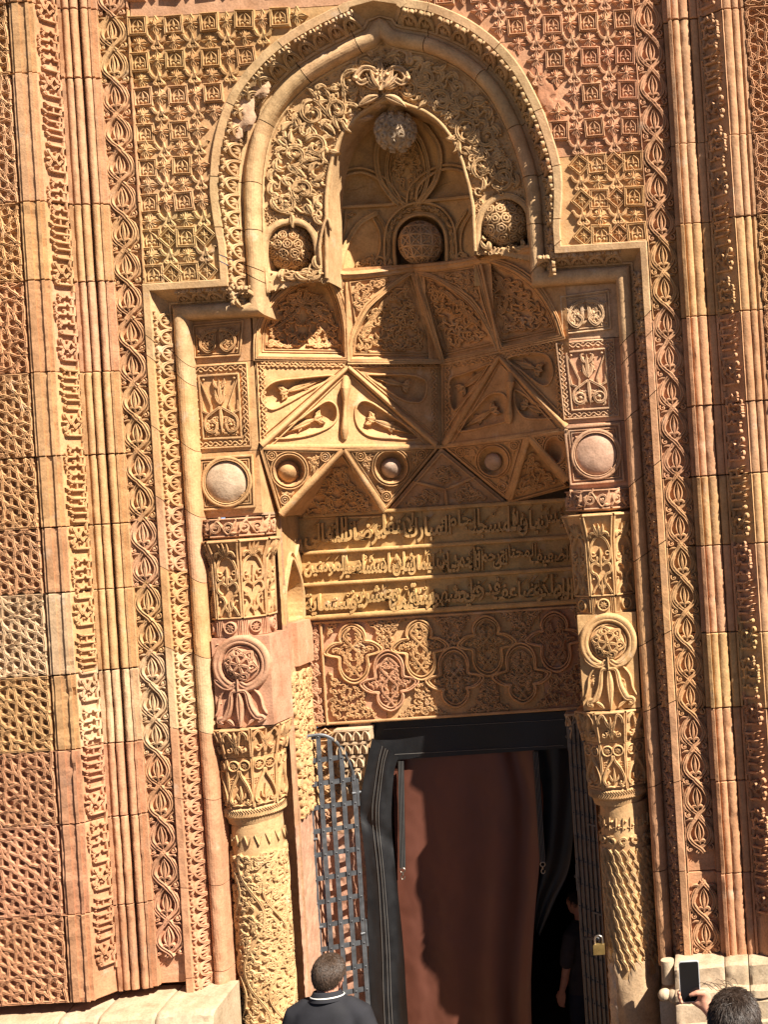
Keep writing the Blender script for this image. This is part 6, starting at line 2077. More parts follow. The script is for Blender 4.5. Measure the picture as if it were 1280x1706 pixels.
for k in range(7):
    c = usR[0] + 26 + k * 34
    stroke(m, mq, spiral((c, vpR - 118), 15, 5, 1.5, 1.2 if k % 2 else -1.2, 18), 2.4, 7, 'groove'); blob(m, mq, (c, vpR - 118), 4, 7)
    stroke(m, mq, crom([(c - 17, vpR - 150), (c - 8, vpR - 136), (c, vpR - 150), (c + 9, vpR - 136), (c + 17, vpR - 150)], 4), 2.2, 6)
    stroke(m, mq, crom([(c - 14, vpR - 98), (c, vpR - 106), (c + 14, vpR - 98)], 4), 2.2, 6)
m.build("carved_scroll", STONE, plR, LIM)
m = M(); uc_ = usR[0] - 12; 
m.tube([(uc_, vpR + 2, -20), (uc_, vpR - 36, -20)], 11, 12); m.build("colonnette", STONE, plR, LIM)
for (du, dv, r) in ((-6, -46, 10), (14, -48, 14)):
    m = M(); th = np.linspace(-1.57, 1.57, 9); ph = np.linspace(0, 6.2832, 17); T_, P_2 = np.meshgrid(th, ph, indexing='ij')
    m.grid(np.stack([uc_ + du + r * 1.15 * np.cos(T_) * np.sin(P_2), vpR + dv + r * np.sin(T_), -42 - r * np.cos(T_) * np.cos(P_2)], -1)); m.build("cushion", STONE, plR, LIM)
m = M(); m.box((uc_ - 15, V_BOT, -40), (usR[0] - 1, vpR - 57, 40)); m.build("plinth_stone", STONE, plR, LIM, smooth=False)

# ================================================================== doorway: dark passage, leather curtain
dark = simple_mat("passage_painted_shade", (.035, .03, .027), .95, .1)  # near-black wall colour stands in for the shade of the unlit passage
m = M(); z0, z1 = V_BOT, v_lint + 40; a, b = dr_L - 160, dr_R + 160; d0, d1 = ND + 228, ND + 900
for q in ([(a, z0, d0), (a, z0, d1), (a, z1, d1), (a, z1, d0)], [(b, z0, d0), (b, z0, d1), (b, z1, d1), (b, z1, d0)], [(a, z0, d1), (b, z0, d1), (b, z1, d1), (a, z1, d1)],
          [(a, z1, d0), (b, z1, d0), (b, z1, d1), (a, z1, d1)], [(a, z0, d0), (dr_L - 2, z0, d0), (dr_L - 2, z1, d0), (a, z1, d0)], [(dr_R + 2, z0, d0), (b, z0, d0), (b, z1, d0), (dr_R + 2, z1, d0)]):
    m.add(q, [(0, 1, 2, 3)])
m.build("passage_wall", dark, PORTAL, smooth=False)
blackL = simple_mat("black_leather", (.012, .012, .013), .5, .3, 0, .5, 130.0, .25, 8.0)
brownL = simple_mat("brown_leather", (.115, .040, .025), .5, .35, 0, .15, 220.0, .10, 3.0)
thread = simple_mat("pale_thread", (.13, .12, .11), .8, .2)
steel = simple_mat("dull_steel", (.35, .30, .25), .38, .5, .9)
CUR = thing("door_curtain", "brown leather door curtain with black leather surround hanging in the doorway", "door curtain", (float(unproj(780, 1500, ND)[0]) / S, ND / S + .1, Z0 + V_BOT / S))
def cloth(rows, dfun, name, mat, nx=30, ny=60, parent=CUR, thick=2.0):
    "rows: list of (y-ish left point, right point) photo pairs from top to bottom"
    Lp = crom([r[0] for r in rows], 8); Rp = crom([r[1] for r in rows], 8)
    Lp = resamp(Lp, ny); Rp = resamp(Rp, ny)
    s = np.linspace(0, 1, nx)[None, :, None]
    P = Lp[:, None] * (1 - s) + Rp[:, None] * s
    t = np.linspace(0, 1, ny)[:, None] + 0 * s[..., 0]
    d = dfun(np.broadcast_to(s[..., 0], t.shape), t)
    u, v = unproj(P[..., 0], P[..., 1], d)
    G = np.stack([u, v, d], -1); m = M(); m.grid(G)
    G2 = G.copy(); G2[..., 2] += thick; m.grid(G2)
    return m.build(name, mat, parent), G
DC = ND + 24
def dcur(s, t):
    return DC + 5 * np.sin(s * 9 + t * 2.0) * (.3 + t) + 10 * np.exp(-((s - .86 - .05 * np.sin(t * 4)) / .07) ** 2) - 9 * np.exp(-((s - .74) / .09) ** 2) * (.4 + t) + 4 * np.sin(s * 23 + t * 3) * t * s - 7 * np.exp(-((s - .10) / .08) ** 2) * t + 5 * fbm(s * 5, t * 9, 1.0, 3) + 2.2 * fbm(s * 14 + t * 3, t * 40, 2.0, 2) * (1.2 - s)
_, Gc = cloth([((655, 1264), (888, 1242)), ((656, 1330), (905, 1325)), ((660, 1430), (900, 1430)), ((668, 1560), (889, 1560)), ((676, 1706), (886, 1700)), ((700, 2020), (905, 2000))], dcur, "brown_panel", brownL, 110, 160)
cloth([((616, 1200), (960, 1184)), ((618, 1225), (958, 1210)), ((630, 1268), (950, 1246))], lambda s, t: ND + 12 + 3 * np.sin(s * 14) * t + 0 * s, "top_band", blackL, 40, 14)
_, Gl = cloth([((620, 1230), (664, 1262)), ((606, 1300), (656, 1290)), ((600, 1350), (652, 1370)), ((610, 1450), (660, 1460)), ((614, 1580), (672, 1580)), ((616, 1706), (680, 1706)), ((630, 2020), (706, 2020))],
      lambda s, t: ND - 12 + 7 * np.sin(s * 7 + t * 5) * (s - .1) + 6 * np.exp(-((t - .16 - s * .03) / .02) ** 2) + 5 * np.sin(t * 16 + s * 3) * .5 + 5 * fbm(s * 4, t * 22, 3.0, 3), "side_panel", blackL, 26, 80)
cloth([((886, 1238), (955, 1232)), ((902, 1330), (958, 1330)), ((904, 1430), (950, 1440)), ((893, 1490), (925, 1500)), ((889, 1540), (900, 1560))], lambda s, t: ND + 34 + 6 * np.sin(s * 8 + t * 4), "side_panel", blackL, 16, 40)
# strap and hook on each side, seams
def strap(p, q, hook, d):
    m = M(); mp = m_img(d)
    stroke(m, mp, np.linspace(p, q, 12), 5.2, 2.2, 'flat', taper=False)
    o = m.build("strap", blackL, CUR)
    m2 = M()
    for k in (-3.6, -1.2, 1.2, 3.6): stroke(m2, m_img(d - 2.2), np.linspace((p[0] + k, p[1]), (q[0] + k, q[1]), 12), .45, .6, 'ridge', taper=False)
    m2.build("stitching", thread, o)
    m3 = M(); x, y = q
    u, v = unproj(x, y + 4, d - 3); u = float(u); v = float(v)
    a_ = np.linspace(0, 6.2832, 15); m3.tube(np.stack([u + 4.6 * np.cos(a_), v + 4.2 * np.sin(a_), np.full(15, d - 3.0)], -1), 1.1, 6, cap=False)
    m3.tube([(u, v - 4, d - 3), (u, v - 9, d - 3)], 1.8, 7)
    a_ = np.linspace(1.2, 6.6, 12); m3.tube(np.stack([u + 3.4 * np.cos(a_), v - 13 + 4.4 * np.sin(a_), np.full(12, d - 3.0)], -1), 1.1, 6)
    m3.build("snap_hook", steel, o)
strap((668, 1268), (671, 1446), 1, DC - 12)
strap((893, 1252), (905, 1436), 1, DC - 4)
m = M()
for sc_ in (.42, .52, .60):
    k = int(sc_ * 25); L_ = Gl[:, k].copy(); L_[:, 2] -= 1.0
    m.tube(L_, .55, 5)
for y in (1215, 1258): m.tube([ip(x, y - (x - 640) * .055, ND + 8) for x in np.linspace(640, 940, 12)], .5, 5)
m.build("seam_stitching", thread, CUR)

# ================================================================== iron gate leaves
iron = simple_mat("grey_painted_iron", (.085, .09, .097), .5, .45, .35, .3, 90.0, .25, 20.0)
def gate(label, hinge, free, vtop, vbot, arch_drop, loc):
    T = thing("iron_gate", label, "gate", loc, "iron lattice gate leaves")
    hu, hd = hinge; fu, fd = free
    W = math.hypot(fu - hu, fd - hd); ex = np.array([(fu - hu) / W, 0, (fd - hd) / W]); ez = np.array([0, 1.0, 0]); n = np.cross(ex, ez); n = n if n[2] < 0 else -n
    O = np.array([hu, vbot, hd])
    X = lambda a, b, h: O + ex * a + ez * b + n * h
    Ht = vtop - vbot
    def top(a):      # quarter arch: low at the hinge, full at the free edge
        t = min(1, max(0, a / (W * .62))); return Ht - arch_drop * (1 - math.sqrt(max(0, 1 - (1 - t) ** 2)))
    def bar(name, a0, b0, a1, b1, w, th, h0=0.0):
        m = M(); p, q = np.array([a0, b0]), np.array([a1, b1]); e = (q - p) / np.linalg.norm(q - p); s = np.array([-e[1], e[0]]) * w
        A = [X(*(p + s), h0), X(*(p - s), h0), X(*(q - s), h0), X(*(q + s), h0)]; B = [X(*(p + s), h0 + th), X(*(p - s), h0 + th), X(*(q - s), h0 + th), X(*(q + s), h0 + th)]
        m.hexa(A, B); return m.build(name, iron, T, smooth=False)
    nv = 6; xs = [3 + (W - 6) * i / (nv - 1) for i in range(nv)]
    hz = []
    b = Ht - 3
    while b > 6: hz.append(b); b -= 43.5
    riv = M()
    for i, a in enumerate(xs): bar("upright_bar", a, 0, a, top(a), 4.0, 3.0, 2.2)
    for b in hz:
        a_s = 0
        while a_s < W and top(a_s) < b: a_s += 1
        bar("cross_bar", a_s, b, W, b, 4.4, 2.0)
        for a in xs:
            if a >= a_s - 1:
                c = X(a, b, 5.2); 
                th = np.linspace(0, 1.57, 4); ph = np.linspace(0, 6.2832, 9); T_, P2 = np.meshgrid(th, ph, indexing='ij')
                riv.grid(c + 2.0 * (np.cos(T_)[..., None] * (np.cos(P2)[..., None] * ex + np.sin(P2)[..., None] * ez) + np.sin(T_)[..., None] * n))
    riv.build("rivets", iron, T)['kind'] = 'stuff'
    m = M(); P = [X(a, top(a), 3.5) for a in np.linspace(0, W, 22)]; m.tube(P, 3.4, 6, .7); m.build("top_rail", iron, T)
    for b in (top(0) + 2, top(0) - 260):
        m = M(); m.tube([X(-2, b + 26, 3), X(-2, b - 24, 3)], 3.4, 8); m.tube([X(-14, b, 0), X(8, b, 4)], 3.2, 8); m.build("hinge_pin", iron, T)
    for b in (Ht - 190, Ht - 352):
        m = M(); c = X(W + 5, b, 3); a_ = np.linspace(0, 6.2832, 15)
        m.tube([c + 5 * math.cos(t) * ex + 5 * math.sin(t) * ez for t in a_], 2.3, 7, cap=False); m.tube([X(W - 30, b, 5.6), X(W + 1, b, 4)], 2.6, 6); m.build("latch_ring", iron, T)
    return T, X, W
hU = float(unproj(599, 1400, ND - 8)[0]); fU = float(unproj(494, 1300, ND - 44)[0])
vt_g = hline(506, 1228, ND - 44)
gL, _, _ = gate("grey iron lattice gate leaf folded open against the left wall of the doorway, sunlit", (hU, ND - 8), (fU, ND - 44), vt_g, V_BOT + 20, 118, (hU / S, (ND - 8) / S, Z0 + V_BOT / S))
hR = float(unproj(952, 1230, ND - 8)[0])
gR, XR_, WR = gate("dark iron lattice gate leaf standing open in the shade beside the right column", (hR, ND - 10), (hR + 52, ND - 70), vt_g, V_BOT + 20, 40, (hR / S, (ND - 8) / S, Z0 + V_BOT / S))
pk = np.array(ip(998, 1566, 46.0)); p0 = np.array(ip(974, 1563, 170.0))
m = M(); m.tube([p0, pk + (-2, 1, 4)], 3.0, 7); m.build("latch_bar", iron, gR)
brass = simple_mat("brass", (.62, .44, .17), .32, .5, .85, .1, 200.0)
PL = thing("padlock", "small brass padlock hanging from the latch beside the right column", "padlock", tuple(world(*pk)))
m = M(); x, y, z = pk; w_ = 9.5
m.hexa([(x - w_, y - 24, z - 4), (x + w_, y - 24, z - 4), (x + w_ , y - 8, z - 4), (x + w_ - 2, y - 6.5, z - 4), (x - w_ + 2, y - 6.5, z - 4), (x - w_, y - 8, z - 4)],
       [(x - w_, y - 24, z + 4), (x + w_, y - 24, z + 4), (x + w_, y - 8, z + 4), (x + w_ - 2, y - 6.5, z + 4), (x - w_ + 2, y - 6.5, z + 4), (x - w_, y - 8, z + 4)])
m.build("lock_body", brass, PL, smooth=False)
m = M(); a_ = np.linspace(0, math.pi, 11); P = [(x + 6.5, y - 7, z)] + [(x + 6.5 * math.cos(t), y + 1 + 6.5 * math.sin(t), z) for t in a_] + [(x - 6.5, y - 7, z)]
m.tube(P, 1.5, 7); m.build("shackle", steel, PL)
# ================================================================== people
skin = simple_mat("skin", (.55, .27, .18), .55, .35, 0, .2, 300.0, .10, 30.0)
skin.node_tree.nodes["Principled BSDF"].inputs["Subsurface Weight"].default_value = .08
hairM = simple_mat("dark_brown_hair", (.030, .018, .012), .5, .4, 0, 0, 100, .35, 40.0)
blackC = simple_mat("black_cotton", (.020, .020, .024), .85, .25, 0, .4, 260.0, .25, 12.0)
greyC = simple_mat("dark_grey_cotton", (.055, .045, .045), .9, .2, 0, .4, 260.0, .2, 12.0)
whiteC = simple_mat("white_stripe", (.75, .74, .70), .85, .2)
denim = simple_mat("dark_trousers", (.03, .033, .045), .9, .2, 0, .4, 300.0)
shoeM = simple_mat("black_shoe", (.02, .02, .02), .5, .4)
glassM = simple_mat("phone_screen", (.006, .006, .008), .08, .5)
caseM = simple_mat("clear_case", (.55, .55, .56), .3, .5)

def ell(m, c, r, n=12):
    th = np.linspace(-math.pi / 2, math.pi / 2, n); ph = np.linspace(0, 2 * math.pi, 2 * n + 1)
    T, P = np.meshgrid(th, ph, indexing='ij')
    m.grid(np.stack([c[0] + r[0] * np.cos(T) * np.cos(P), c[1] + r[1] * np.cos(T) * np.sin(P), c[2] + r[2] * np.sin(T)], -1))
def limb(m, P, R, k=12):
    m.tube(P, R, k)
    for p, r in ((P[0], R[0]), (P[-1], R[-1])): ell(m, p, (r, r, r), 8)
def loft(m, secs, k=24):
    "secs: (x, y, z, rx, ry) horizontal ellipses"
    ph = np.linspace(0, 2 * math.pi, k + 1)
    G = np.array([np.stack([x + rx * np.sign(np.cos(ph)) * np.abs(np.cos(ph)) ** .85, y + ry * np.sin(ph), np.full_like(ph, z)], -1) for x, y, z, rx, ry in secs])
    m.grid(G); m.poly(G[0][:-1]); m.poly(G[-1][:-1])
def fused(m, name, mat, parent, X, voxel=.010, smooth=6):
    "one continuous skin: voxel union, relaxed, then placed by matrix X (native metres)"
    me = m.mesh("raw", np.zeros(3), None, True, native=True)
    ob = bpy.data.objects.new("raw", me); COL.objects.link(ob)
    r = ob.modifiers.new("r", 'REMESH'); r.mode = 'VOXEL'; r.voxel_size = voxel; r.use_smooth_shade = True
    s = ob.modifiers.new("s", 'SMOOTH'); s.iterations = smooth; s.factor = .5
    dg = bpy.context.evaluated_depsgraph_get()
    out = bpy.data.meshes.new_from_object(ob.evaluated_get(dg))
    bpy.data.objects.remove(ob); bpy.data.meshes.remove(me)
    out.name = name
    out.transform(Matrix.Translation(-parent.location) @ X)
    out.materials.clear(); out.materials.append(mat)
    for p in out.polygons: p.use_smooth = True
    o = bpy.data.objects.new(name, out); COL.objects.link(o); o.parent = parent
    return o
def native(m, name, mat, parent, X, smooth=True):
    me = m.mesh(name, np.zeros(3), mat, smooth, native=True)
    root = parent
    while root.parent: root = root.parent
    me.transform(Matrix.Translation(-root.location) @ X)
    o = bpy.data.objects.new(name, me); COL.objects.link(o); o.parent = parent
    return o

def hand(m, w, dirv, palm_n, side, curl=.35, s=1.0):
    "relaxed hand: wrist w, pointing dirv, palm facing palm_n"
    dv = Vector(dirv).normalized(); pn = Vector(palm_n).normalized(); lat = dv.cross(pn).normalized() * side
    w = Vector(w)
    for i in range(5):
        a = w + lat * (.017 * (i - 2)) * s; b = w + dv * .085 * s + lat * (.019 * (i - 2)) * s
        limb(m, [a, (a + b) / 2, b], [.013 * s, .0135 * s, .0115 * s], 8)
    for i, L in enumerate((.066, .075, .070, .055)):
        base = w + dv * .088 * s + lat * (.030 - .020 * i) * s; pts = [base]; ang = 0
        for j in range(3):
            ang += curl * (.7 + .3 * j); st = (dv * math.cos(ang) + pn * math.sin(ang)) * (L * s * (.45, .32, .25)[j]); pts.append(pts[-1] + st)
        limb(m, pts, [.0095 * s, .009 * s, .0082 * s, .007 * s], 7)
    t = w + dv * .02 * s + lat * .03 * s; t2 = t + (dv * .6 + lat * .8).normalized() * .04 * s + pn * .012 * s; t3 = t2 + (dv * .95 + lat * .2).normalized() * .032 * s + pn * .008 * s
    limb(m, [t, t2, t3], [.014 * s, .011 * s, .009 * s], 7)

def head_parts(m, c, tilt=0.0):
    "skull, jaw, nose, ears, neck root; faces +y; c = head centre"
    x, y, z = c
    ell(m, (x, y - .008, z + .022), (.074, .094, .090), 14)
    ell(m, (x, y + .030, z - .030), (.060, .066, .082), 12)
    ell(m, (x, y + .045, z - .082), (.036, .040, .032), 10)
    limb(m, [(x, y + .090, z + .012), (x, y + .108, z - .018)], [.010, .014], 8)
    for s in (1, -1):
        ell(m, (x + s * .034, y + .078, z - .006), (.022, .016, .018), 8)
        ell(m, (x + s * .030, y + .080, z + .024), (.026, .012, .009), 8)
    ell(m, (x, y + .086, z - .052), (.026, .012, .007), 8); ell(m, (x, y + .084, z - .062), (.024, .012, .008), 8)
def ears(m, c):
    x, y, z = c
    for s in (1, -1):
        a_ = np.linspace(-1.2, 3.6, 14)
        m.tube([(x + s * (.078 + .010 * math.sin(min(max(t, 0), 3.1))), y - .012 - .016 * math.cos(t) * 1.0 - .004, z - .006 + .031 * math.sin(t)) for t in a_], .0055, 6)
        ell(m, (x + s * .077, y - .012, z - .006), (.008, .016, .026), 8)
        ell(m, (x + s * .079, y - .004, z - .032), (.006, .009, .010), 7)

def hair(c, parent, X, seed, fn, n=2600, L=(.022, .042), swirl=(0, -.03), mat=None):
    "a scalp shell and loose locks; fn(theta, phi) -> True where hair grows (unit direction)"
    R = np.random.RandomState(seed); x, y, z = c
    m = M(); th = np.linspace(-math.pi / 2, math.pi / 2, 30); ph = np.linspace(0, 2 * math.pi, 49)
    T, P = np.meshgrid(th, ph, indexing='ij')
    dx, dy, dz = np.cos(T) * np.cos(P), np.cos(T) * np.sin(P), np.sin(T)
    k = fn(dx, dy, dz)
    r = np.where(k, 1.03 + .10 * fbm(dx * 4 + seed, dy * 4, dz * 4, 3), .93)
    m.grid(np.stack([x + .077 * r * dx, y - .008 + .097 * r * dy, z + .022 + .094 * r * dz], -1))
    o = native(m, "hair", mat or hairM, parent, X)
    q = M()
    d = R.normal(size=(n * 3, 3)); d /= np.linalg.norm(d, axis=1)[:, None]
    d = d[fn(d[:, 0], d[:, 1], d[:, 2])][:n]
    for v in d:
        p = np.array([x, y - .008, z + .022]) + v * np.array([.0825, .1035, .1005])
        g = np.array([v[0] * .3 + R.normal() * .25, v[1] * .3 + swirl[1] * 10 * abs(v[2]) + R.normal() * .25, -1.0 + .9 * v[2] * v[2] + R.normal() * .15])
        g -= v * (g @ v) * .85; g /= np.linalg.norm(g) + 1e-6
        l = R.uniform(*L); sd = np.cross(g, v); sd /= np.linalg.norm(sd) + 1e-6
        w = R.uniform(.0009, .0019)
        pts = [p, p + g * l * .5 + v * .0055, p + g * l + v * .0025 * R.uniform(-1, 3)]
        G = np.array([[pts[i] - sd * w * (1, .9, .25)[i], pts[i] + v * w * .8, pts[i] + sd * w * (1, .9, .25)[i]] for i in range(3)])
        q.grid(G)
    native(q, "hair_locks", mat or hairM, o, X)['kind'] = 'stuff'
    return o

def place_head(x, y, d, hz):      # matrix that brings a figure with its head centre at height hz to a photo position
    return wpt(x, y, d)

# ---- the man in the black polo shirt, seen from behind
def figure_common(H, m_body, arms=True):
    pass
def man_polo():
    hc = wpt(545, 1630, -480); zg = -.1453 * (hc.y + 5)                    # head centre in the world
    k = (hc.z - zg) / 1.583
    T = thing("person", "brown-haired man in black polo shirt seen from behind, white stripe round his collar", "person", (hc.x, hc.y, zg))
    X = Matrix.Translation((hc.x, hc.y, zg)) @ Matrix.Rotation(math.radians(-4), 4, 'Z') @ Matrix.Scale(k, 4)
    c = (0, .035, 1.583)
    b = M()
    head_parts(b, c); ears(b, c)
    limb(b, [(0, -.012, 1.42), (0, -.004, 1.50), (0, .004, 1.58)], [.066, .060, .058])
    loft(b, [(0, 0, .86, .16, .105), (0, 0, 1.05, .145, .10), (0, 0, 1.25, .17, .11), (0, -.01, 1.38, .17, .095), (0, -.01, 1.45, .10, .07)])
    for s in (1, -1):
        limb(b, [(s * .175, -.01, 1.385), (s * .225, -.02, 1.22), (s * .245, -.015, 1.10)], [.055, .048, .040])
        limb(b, [(s * .245, -.015, 1.10), (s * .255, .03, .96), (s * .252, .07, .86)], [.040, .036, .026])
        hand(b, (s * .252, .07, .86), (0, .12, -1), (-s, 0, 0), s)
        limb(b, [(s * .09, 0, .86), (s * .095, .01, .66), (s * .10, 0, .46), (s * .10, -.015, .30), (s * .10, -.01, .09)], [.088, .076, .056, .054, .036])
        limb(b, [(s * .10, -.03, .05), (s * .105, .08, .04), (s * .11, .17, .03)], [.038, .038, .028])
    fused(b, "body", skin, T, X, .009, 4)
    sh = M()
    loft(sh, [(0, 0, .80, .185, .125), (0, 0, .95, .178, .122), (0, 0, 1.12, .185, .125), (0, -.005, 1.26, .205, .132), (0, -.012, 1.36, .215, .125), (0, -.014, 1.42, .185, .105), (0, -.014, 1.465, .12, .085), (0, -.012, 1.49, .078, .074)], 32)
    for s in (1, -1):
        limb(sh, [(s * .12, -.012, 1.425), (s * .185, -.014, 1.385), (s * .222, -.02, 1.28), (s * .245, -.02, 1.16)], [.060, .072, .069, .066])
    so = fused(sh, "shirt", blackC, T, X, .012, 6)
    st = M()
    ph = np.linspace(0, 2 * math.pi, 41)
    def coll(z, dr, lean=.012): return np.stack([(.076 + dr) * np.cos(ph), -.010 + (.074 + dr) * np.sin(ph) , z + lean * -np.sin(ph) * 1.2], -1)
    G = np.array([coll(1.470, .024), coll(1.492, .014), coll(1.512, .003), coll(1.520, -.002), coll(1.515, -.008), coll(1.47, -.006)])
    st.grid(G); co_ = native(st, "collar", blackC, so, X)
    st = M(); st.grid(np.array([coll(1.4890, .0185), coll(1.4895, .0195), coll(1.4945, .0170), coll(1.4950, .0150)])); native(st, "white_stripe", whiteC, so, X)
    tr = M(); loft(tr, [(0, 0, .92, .175, .118), (0, 0, .82, .185, .125), (0, 0, .74, .18, .12)])
    for s in (1, -1): limb(tr, [(s * .09, 0, .80), (s * .097, .01, .64), (s * .10, 0, .46), (s * .10, -.01, .28), (s * .10, -.005, .07)], [.102, .092, .076, .070, .062])
    fused(tr, "trousers", denim, T, X, .014, 5)
    for s in (1, -1):
        sm = M(); limb(sm, [(s * .10, -.045, .045), (s * .105, .06, .045), (s * .112, .17, .036)], [.044, .047, .038]); fused(sm, "shoe", shoeM, T, X, .010, 3)
    def grow(x, y, z): return (z > -.28 + .10 * np.abs(x)) & ((y < .35 + .6 * z) | (z > .62)) & ~((np.abs(x) > .80) & (z < -.02) & (y > -.15)) | ((z > -.46) & (y < -.45) & (z <= -.2))
    hair(c, T, X, 4, grow, 8000, (.016, .030), mat=simple_mat("brown_hair", (.050, .030, .019), .5, .4, 0, 0, 100, .4, 60.0))
man_polo()

# ---- the man raising a phone
def man_phone():
    hc = wpt(1226, 1712, -958); zg = -.1453 * (hc.y + 5)
    k = (hc.z - zg) / 1.62
    T = thing("person", "dark-haired man at lower right raising a phone, only crown and hand showing", "person", (hc.x, hc.y, zg))
    R0 = Matrix.Translation((hc.x, hc.y, zg)) @ Matrix.Rotation(math.radians(8), 4, 'Z') @ Matrix.Scale(k, 4)
    Ri = R0.inverted()
    c = (0, .02, 1.62)
    # phone centre in the world, turned into the figure's own frame
    pd = -958 + 90
    pc = Ri @ wpt(1150, 1635, pd)
    up = (Ri @ wpt(1148, 1600, pd) - Ri @ wpt(1152, 1672, pd)).normalized()
    rt = (Ri @ wpt(1168, 1634, pd) - Ri @ wpt(1132, 1636, pd)); rt = (rt - up * rt.dot(up)).normalized()
    nrm = rt.cross(up).normalized()
    if nrm.y > 0: nrm = -nrm                      # towards the holder
    b = M()
    head_parts(b, c); ears(b, c)
    limb(b, [(0, -.012, 1.41), (0, -.004, 1.49), (0, .004, 1.58)], [.066, .060, .058])
    loft(b, [(0, 0, .86, .16, .105), (0, 0, 1.05, .145, .10), (0, 0, 1.25, .17, .11), (0, -.01, 1.38, .17, .095), (0, -.01, 1.44, .10, .07)])
    W, Hh, th = .0375 / k, .076 / k, .0045
    wrist = pc + rt * .062 - up * .098 - nrm * .0
    sh_ = Vector((.18, 0, 1.38)); el = Vector((.215, .17, 1.20))
    limb(b, [sh_, (sh_ + el) / 2, el], [.052, .048, .042])
    limb(b, [el, (el + wrist) / 2, wrist], [.042, .038, .027])
    # palm to the right of and behind the phone
    p1 = pc + rt * (W * .55) - up * .058 - nrm * .022
    limb(b, [wrist, (wrist + p1) / 2 - nrm * .004, p1], [.027, .026, .022])
    limb(b, [wrist, pc + rt * (W + .012) - up * .060], [.026, .020]); limb(b, [wrist, pc + rt * (W * .1) - up * .072 - nrm * .018], [.025, .018])
    for i, (yy, L) in enumerate(((-.022, 1.0), (-.040, 1.05), (-.058, .98), (-.076, .86))):
        a = pc + rt * (W * .75) + up * yy - nrm * .020; e = pc - rt * (W * .45 * L) + up * (yy - .006) - nrm * .020; f = pc - rt * (W + .010) * (L * .98) + up * (yy - .004) - nrm * .004; g2 = pc - rt * (W + .002) * L + up * (yy) + nrm * .007
        limb(b, [a, e, f, g2] if i else [a, e, e - rt * .018], [.0105, .0098, .0090, .0076] if i else [.0105, .0095, .008], 8)
    t0 = pc + rt * (W + .024) - up * .064; t1 = pc + rt * (W + .014) - up * .040 + nrm * .010; t2 = pc + rt * (W - .012) - up * .038 + nrm * .017; t3 = pc + rt * (W - .036) - up * .046 + nrm * .013
    limb(b, [t0, t1, t2, t3], [.019, .0145, .0115, .0095], 9)
    # other arm hanging
    limb(b, [(-.175, -.01, 1.38), (-.225, -.02, 1.22), (-.245, -.015, 1.10)], [.055, .048, .040]); limb(b, [(-.245, -.015, 1.10), (-.255, .03, .96), (-.252, .07, .86)], [.040, .036, .026]); hand(b, (-.252, .07, .86), (0, .12, -1), (1, 0, 0), -1)
    for s in (1, -1):
        limb(b, [(s * .09, 0, .86), (s * .095, .01, .66), (s * .10, 0, .46), (s * .10, -.015, .30), (s * .10, -.01, .09)], [.088, .076, .056, .054, .036])
        limb(b, [(s * .10, -.03, .05), (s * .105, .08, .04), (s * .11, .17, .03)], [.038, .038, .028])
    fused(b, "body", skin, T, R0, .006, 5)
    sh = M()
    loft(sh, [(0, 0, .80, .185, .125), (0, 0, .95, .178, .122), (0, 0, 1.12, .185, .125), (0, -.005, 1.26, .205, .132), (0, -.012, 1.36, .215, .125), (0, -.014, 1.42, .185, .105), (0, -.014, 1.455, .11, .082), (0, -.012, 1.475, .076, .072)], 32)
    limb(sh, [(-.12, -.012, 1.42), (-.185, -.014, 1.38), (-.222, -.02, 1.28), (-.245, -.02, 1.16)], [.060, .072, .069, .066])
    limb(sh, [Vector((.12, -.012, 1.42)), sh_, sh_ + (el - sh_) * .75], [.060, .070, .064])
    fused(sh, "shirt", greyC, T, R0, .014, 5)
    tr = M(); loft(tr, [(0, 0, .92, .175, .118), (0, 0, .82, .185, .125), (0, 0, .74, .18, .12)])
    for s in (1, -1): limb(tr, [(s * .09, 0, .80), (s * .097, .01, .64), (s * .10, 0, .46), (s * .10, -.01, .28), (s * .10, -.005, .07)], [.102, .092, .076, .070, .062])
    fused(tr, "trousers", denim, T, R0, .014, 5)
    for s in (1, -1):
        sm = M(); limb(sm, [(s * .10, -.045, .045), (s * .105, .06, .045), (s * .112, .17, .036)], [.044, .047, .038]); fused(sm, "shoe", shoeM, T, R0, .012, 3)
    def grow(x, y, z): return (z > -.30 + .10 * np.abs(x)) & ((y < .45 + .6 * z) | (z > .6)) & ~((np.abs(x) > .82) & (z < -.05) & (y > -.1))
    ho = hair(c, T, R0, 9, grow, 9000, (.020, .042))
    q = M(); R = np.random.RandomState(3)          # tufts standing off the crown
    for i in range(11):
        a = R.uniform(-.05, .05); p = Vector((-.02 + a, .06 + R.uniform(-.02, .02), 1.735 + R.uniform(-.004, .004)))
        d1 = Vector((-.03 + R.uniform(-.02, .02), .02, R.uniform(.008, .03)))
        q.tube([p, p + d1 * .5 + Vector((0, 0, .010)), p + d1 * .85 + Vector((-.004, 0, .006)), p + d1 + Vector((-.01, 0, -.006))], [.0012, .0010, .0008, .0004], 4)
    native(q, "tuft", hairM, ho, R0)
    # the phone: a thing of its own, held in the hand
    wc = R0 @ pc
    F = thing("phone", "black smartphone in a clear case held up in the raised hand at lower right", "phone", tuple(wc))
    Rm = R0.to_3x3().normalized()
    wr, wu, wn = (Rm @ rt), (Rm @ up), (Rm @ nrm)
    Mx = Matrix(((wr.x, wu.x, wn.x, 0), (wr.y, wu.y, wn.y, 0), (wr.z, wu.z, wn.z, 0), (0, 0, 0, 1)))
